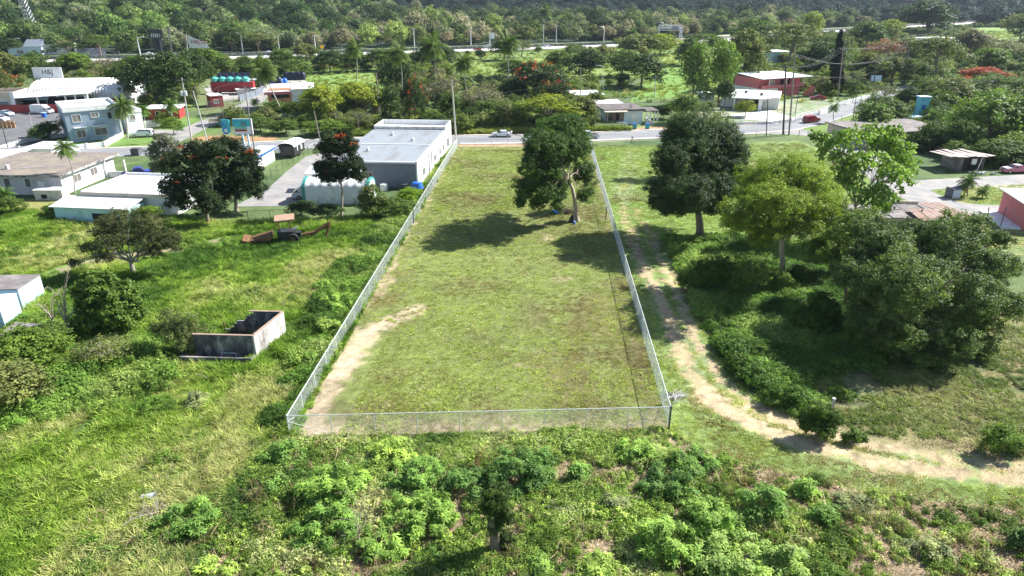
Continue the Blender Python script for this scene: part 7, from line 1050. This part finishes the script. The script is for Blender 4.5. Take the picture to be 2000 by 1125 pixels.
cover('leaf_litter', litter, x, y, 0.5, 1.5, [(0.10, 0.07, 0.045), (0.30, 0.24, 0.16), (0.45, 0.38, 0.28), (0.14, 0.16, 0.06)], 'dry leaves, clods and scraps strewn over the bare soil, track and lot', 'leaf litter', hs=1.0, cn=3, zoff=0.0, maskf=lambda x, y: open_ground(x, y) & (rng.rand(len(x)) < np.clip(1.6 - y / 60, .2, 1)) & (pdist(x, y, ruts[0]) > 1.6) & (pdist(x, y, ruts[1]) > 1.3) & (pdist(x, y, LFN) > 3))
x, y = pts_in(PW((566, 845), (640, 690), (800, 480), (868, 372), (850, 372), (770, 470), (680, 570), (620, 690), (540, 830)), 1500)
cover('fence_vines', mound, x, y, 0.25, 0.8, [(0.14, 0.25, 0.04), (0.21, 0.33, 0.06), (0.30, 0.42, 0.12)], 'bright light green vines creeping along the outside of the left lot fence', 'vines', hs=0.7, cn=4, maskf=lambda x, y: open_ground(x, y) & ~lotm(x, y) & (pdist(x, y, LFN) > 0.5))
x, y = pts_in(PW((575, 858), (1305, 840), (1400, 890), (1300, 905), (900, 905), (560, 925)), 700)
cover('pale_vines', mound, x, y, 0.18, 0.5, [(0.20, 0.28, 0.07), (0.30, 0.38, 0.11), (0.38, 0.44, 0.18), (0.24, 0.34, 0.07)], 'pale leafy creepers in a band just outside the near lot fence', 'vines', hs=0.6, cn=3, maskf=lambda x, y: ~lotm(x, y))
sticks = []
for i in range(3):
    rg = np.random.RandomState(480 + i); Nn = rg.normal(size=(9, 3)); Nn[:, 2] *= .4; Nn /= np.linalg.norm(Nn, axis=1)[:, None]; sticks.append(protom([leafquads(rg, np.stack([rg.normal(size=9) * .2, rg.normal(size=9) * .2, .3 + .3 * rg.rand(9)], 1), Nn, rg.rand(9), 0.8, .045)]))
x, y = pts_in(FORE, 1500)
cover('dead_twigs', sticks, x, y, 0.5, 1.3, [(0.22, 0.17, 0.12), (0.36, 0.30, 0.22), (0.16, 0.11, 0.08)], 'dead grey-brown stems and twigs tangled in the foreground weeds', 'twigs', hs=1.0, cn=3, zoff=0.0, maskf=lambda x, y: (fbm(x, y, 4, 3, 91) > 0.45) & (pdist(x, y, ruts[0]) > 3))
# thicket right of the track, vines along the left fence, weeds under the mango
x, y = pts_in(GRR, 3400); x2, y2 = pts_in(PW((560, 850), (640, 690), (800, 480), (860, 380), (845, 370), (740, 440), (640, 560), (600, 690), (530, 830)), 650)
x3, y3 = pts_in(PW((1330, 470), (1420, 470), (1640, 560), (1760, 640), (1560, 700), (1420, 650)), 700)
x4, y4 = pts_in(PW((1440, 720), (1560, 735), (1600, 790), (1620, 840), (1720, 860), (1700, 880), (1600, 855), (1500, 800)), 260)
x5, y5 = pts_in(PW((0, 640), (130, 620), (330, 690), (330, 760), (200, 800), (0, 860)), 500)
x = np.concatenate([x, x2, x3, x4, x5]); y = np.concatenate([y, y2, y3, y4, y5])
cover('vines', mound, x, y, 0.25, 1.15, [(0.07, 0.14, 0.028), (0.12, 0.22, 0.04), (0.18, 0.30, 0.055), (0.27, 0.36, 0.10)], 'creeping vines smothering the ground beside the track, fence and thicket', 'vines', hs=0.85, cn=5,
      maskf=lambda x, y: ~lotm(x, y) & (pdist(x, y, ruts[1]) > 1.9) & open_ground(x, y) & (pdist(x, y, LFN) > 0.7))
x, y = pts_in(PW((1420, 640), (1640, 640), (2100, 560), (2300, 900), (1650, 880), (1430, 760)), 17000)
cover('rough_grass', [herb[0], tufts[0], short[0]], x, y, 0.35, 1.1, [(0.12, 0.17, 0.04), (0.20, 0.25, 0.07), (0.29, 0.30, 0.13)], 'rough pale grass and weeds on the ground around the huge mango tree', 'grass', hs=0.6, maskf=lambda x, y: (pdist(x, y, ruts[1]) > 1.6) & (fbm(x, y, 3, 3, 23) < 0.62))
# short turf of the lot and the strip
x, y = pts_in(PW((568, 853), (1305, 835), (1175, 370), (840, 370)), 34000); x2, y2 = pts_in(PW((1300, 840), (1180, 480), (1280, 480), (1440, 740), (1700, 880), (2100, 900), (2200, 1010), (1700, 965), (1420, 900)), 9000)
x = np.concatenate([x, x2]); y = np.concatenate([y, y2])
cover('turf', short, x, y, 0.6, 1.4, [(0.24, 0.20, 0.09), (0.24, 0.28, 0.075), (0.30, 0.36, 0.09), (0.34, 0.40, 0.11)], 'short mown turf in the fenced lot and along the track', 'grass', hs=0.8, cn=4,
      maskf=lambda x, y: (pdist(x, y, ruts[0]) > 0.9) & (pdist(x, y, ruts[1]) > 0.6) & ((pdist(x, y, LFN) > 3.5) | (y > 60)) & (rng.rand(len(x)) < np.clip(1.5 - y / 62, 0.0, 1)))
x, y = pts_in(PW((880, 292), (1150, 292), (1205, 500), (770, 500)), 16000); x2, y2 = pts_in(PW((1160, 285), (1560, 280), (1700, 330), (1640, 470), (1330, 500), (1200, 480)), 20000); x3, y3 = pts_in(PW((1740, 370), (2200, 340), (2200, 480), (1900, 500)), 7000)
x = np.concatenate([x, x2, x3]); y = np.concatenate([y, y2, y3])
cover('lawn', short, x, y, 1.0, 2.4, [(0.20, 0.18, 0.08), (0.21, 0.25, 0.07), (0.26, 0.32, 0.08), (0.29, 0.34, 0.11)], 'clipped lawn of the far half of the lot and of the grass strip beside it', 'grass', hs=0.5, cn=6, maskf=lambda x, y: open_ground(x, y) & (rng.rand(len(x)) < np.clip((y - 66) / 50, .1, .7)))
x, y = pts_in(PW((1690, 262), (1720, 225), (2100, 190), (2200, 320), (1840, 338), (1855, 300), (1700, 300)), 1100)
cover('bushes_mass', mound + woods[:2], x, y, 0.3, 0.75, [(0.05, 0.09, 0.022), (0.10, 0.16, 0.035), (0.17, 0.22, 0.06)], 'dense tangled bushes around the brown roof and the tin shack', 'undergrowth', hs=0.8, cn=10, maskf=open_ground)
# understorey between the road and the highway
UZ = PW((300, 252), (1100, 262), (1500, 200), (1680, 190), (2300, 330), (2500, 100), (2000, 46), (1400, 84), (1000, 104), (0, 132), (-500, 140), (-400, 190), (250, 160))
x, y = pts_in(UZ, 15000)
open_px = [PW((870, 112), (1130, 104), (1440, 92), (1410, 158), (1130, 168), (880, 162)), PW((560, 140), (760, 138), (770, 192), (600, 200)), PW((1265, 130), (1350, 112), (1345, 195), (1225, 205)), PW((380, 150), (610, 150), (640, 215), (480, 240), (380, 240)), PW((1880, 55), (2100, 50), (2030, 80), (1930, 98)), PW((1160, 170), (1340, 165), (1600, 190), (1600, 240), (1340, 250), (1160, 248))]
def uz(x, y):
    k = open_ground(x, y) & (behind(x, y) < -14)
    for q in open_px: k &= ~inpoly(x, y, q)
    return k & (fbm(x, y, 25, 2, 66) > 0.30) & ((behind(x, y) < -48) | (rng.rand(len(x)) < .18))
cover('undergrowth', woods + mound, x, y, 0.28, 0.66, [(0.05, 0.09, 0.022), (0.12, 0.17, 0.035), (0.19, 0.23, 0.06), (0.21, 0.21, 0.12), (0.17, 0.24, 0.045)], 'mixed bushy undergrowth between the road and the highway', 'undergrowth', hs=0.8, cn=22, maskf=uz)
x, y = pts_in(PW((640, 266), (900, 262), (1230, 255), (1180, 235), (880, 222), (640, 240)), 9000); x2, y2 = pts_in(FARF, 14000)
x = np.concatenate([x, x2]); y = np.concatenate([y, y2])
cover('meadow_grass', tufts, x, y, 1.2, 3.0, [(0.10, 0.15, 0.035), (0.17, 0.22, 0.05), (0.24, 0.28, 0.07), (0.27, 0.28, 0.10)], 'tall grass of the bank and meadows across the road', 'grass', hs=0.6, cn=15, maskf=lambda x, y: open_ground(x, y) & (behind(x, y) < -14))
# the wood and the mountain beyond the highway
n = 36000; r = np.sqrt(rng.uniform(300 ** 2, 1700 ** 2, n)); a = rng.uniform(-0.86, 0.86, n); x = r * np.sin(a); y = r * np.cos(a)
k = ((behind(x, y) > 46) | ((r > 820) & (pdist(x, y, HW) > 32)) | ((r > 900) & (behind(x, y) > 12) & (pdist(x, y, HW) > 14))) & infront(x, y, 1.1); x, y, r = x[k], y[k], r[k]; n = len(x)
pal = np.array([(0.05, 0.085, 0.035), (0.085, 0.13, 0.045), (0.14, 0.18, 0.065), (0.22, 0.235, 0.14), (0.31, 0.29, 0.215), (0.18, 0.24, 0.07), (0.27, 0.33, 0.11)])
ci = np.clip(fbm(x, y, 60, 3, 5) * 11 - 3.2 + rng.normal(size=n) * 1.7, 0, 6).astype(int); c = pal[ci] * (1 + rng.normal(size=(n, 1)) * 0.15); c[x < -120] *= np.array([0.85, 1.0, 0.85])
md = (sstep(740, 830, r) * sstep(-420, -200, x))[:, None]; c = c * (1 - md) + md * np.array([0.026, 0.052, 0.044]) * (0.7 + 0.7 * rng.rand(n, 1)); s = rng.uniform(0.6, 1.0, n) + 1.0 * rng.rand(n) ** 4 + 0.35 * md[:, 0]  # far mountain trees blended dark blue-green: cloud shade put into their colour
k = rng.rand(n) < np.where(r > 900, 0.6, 1); 
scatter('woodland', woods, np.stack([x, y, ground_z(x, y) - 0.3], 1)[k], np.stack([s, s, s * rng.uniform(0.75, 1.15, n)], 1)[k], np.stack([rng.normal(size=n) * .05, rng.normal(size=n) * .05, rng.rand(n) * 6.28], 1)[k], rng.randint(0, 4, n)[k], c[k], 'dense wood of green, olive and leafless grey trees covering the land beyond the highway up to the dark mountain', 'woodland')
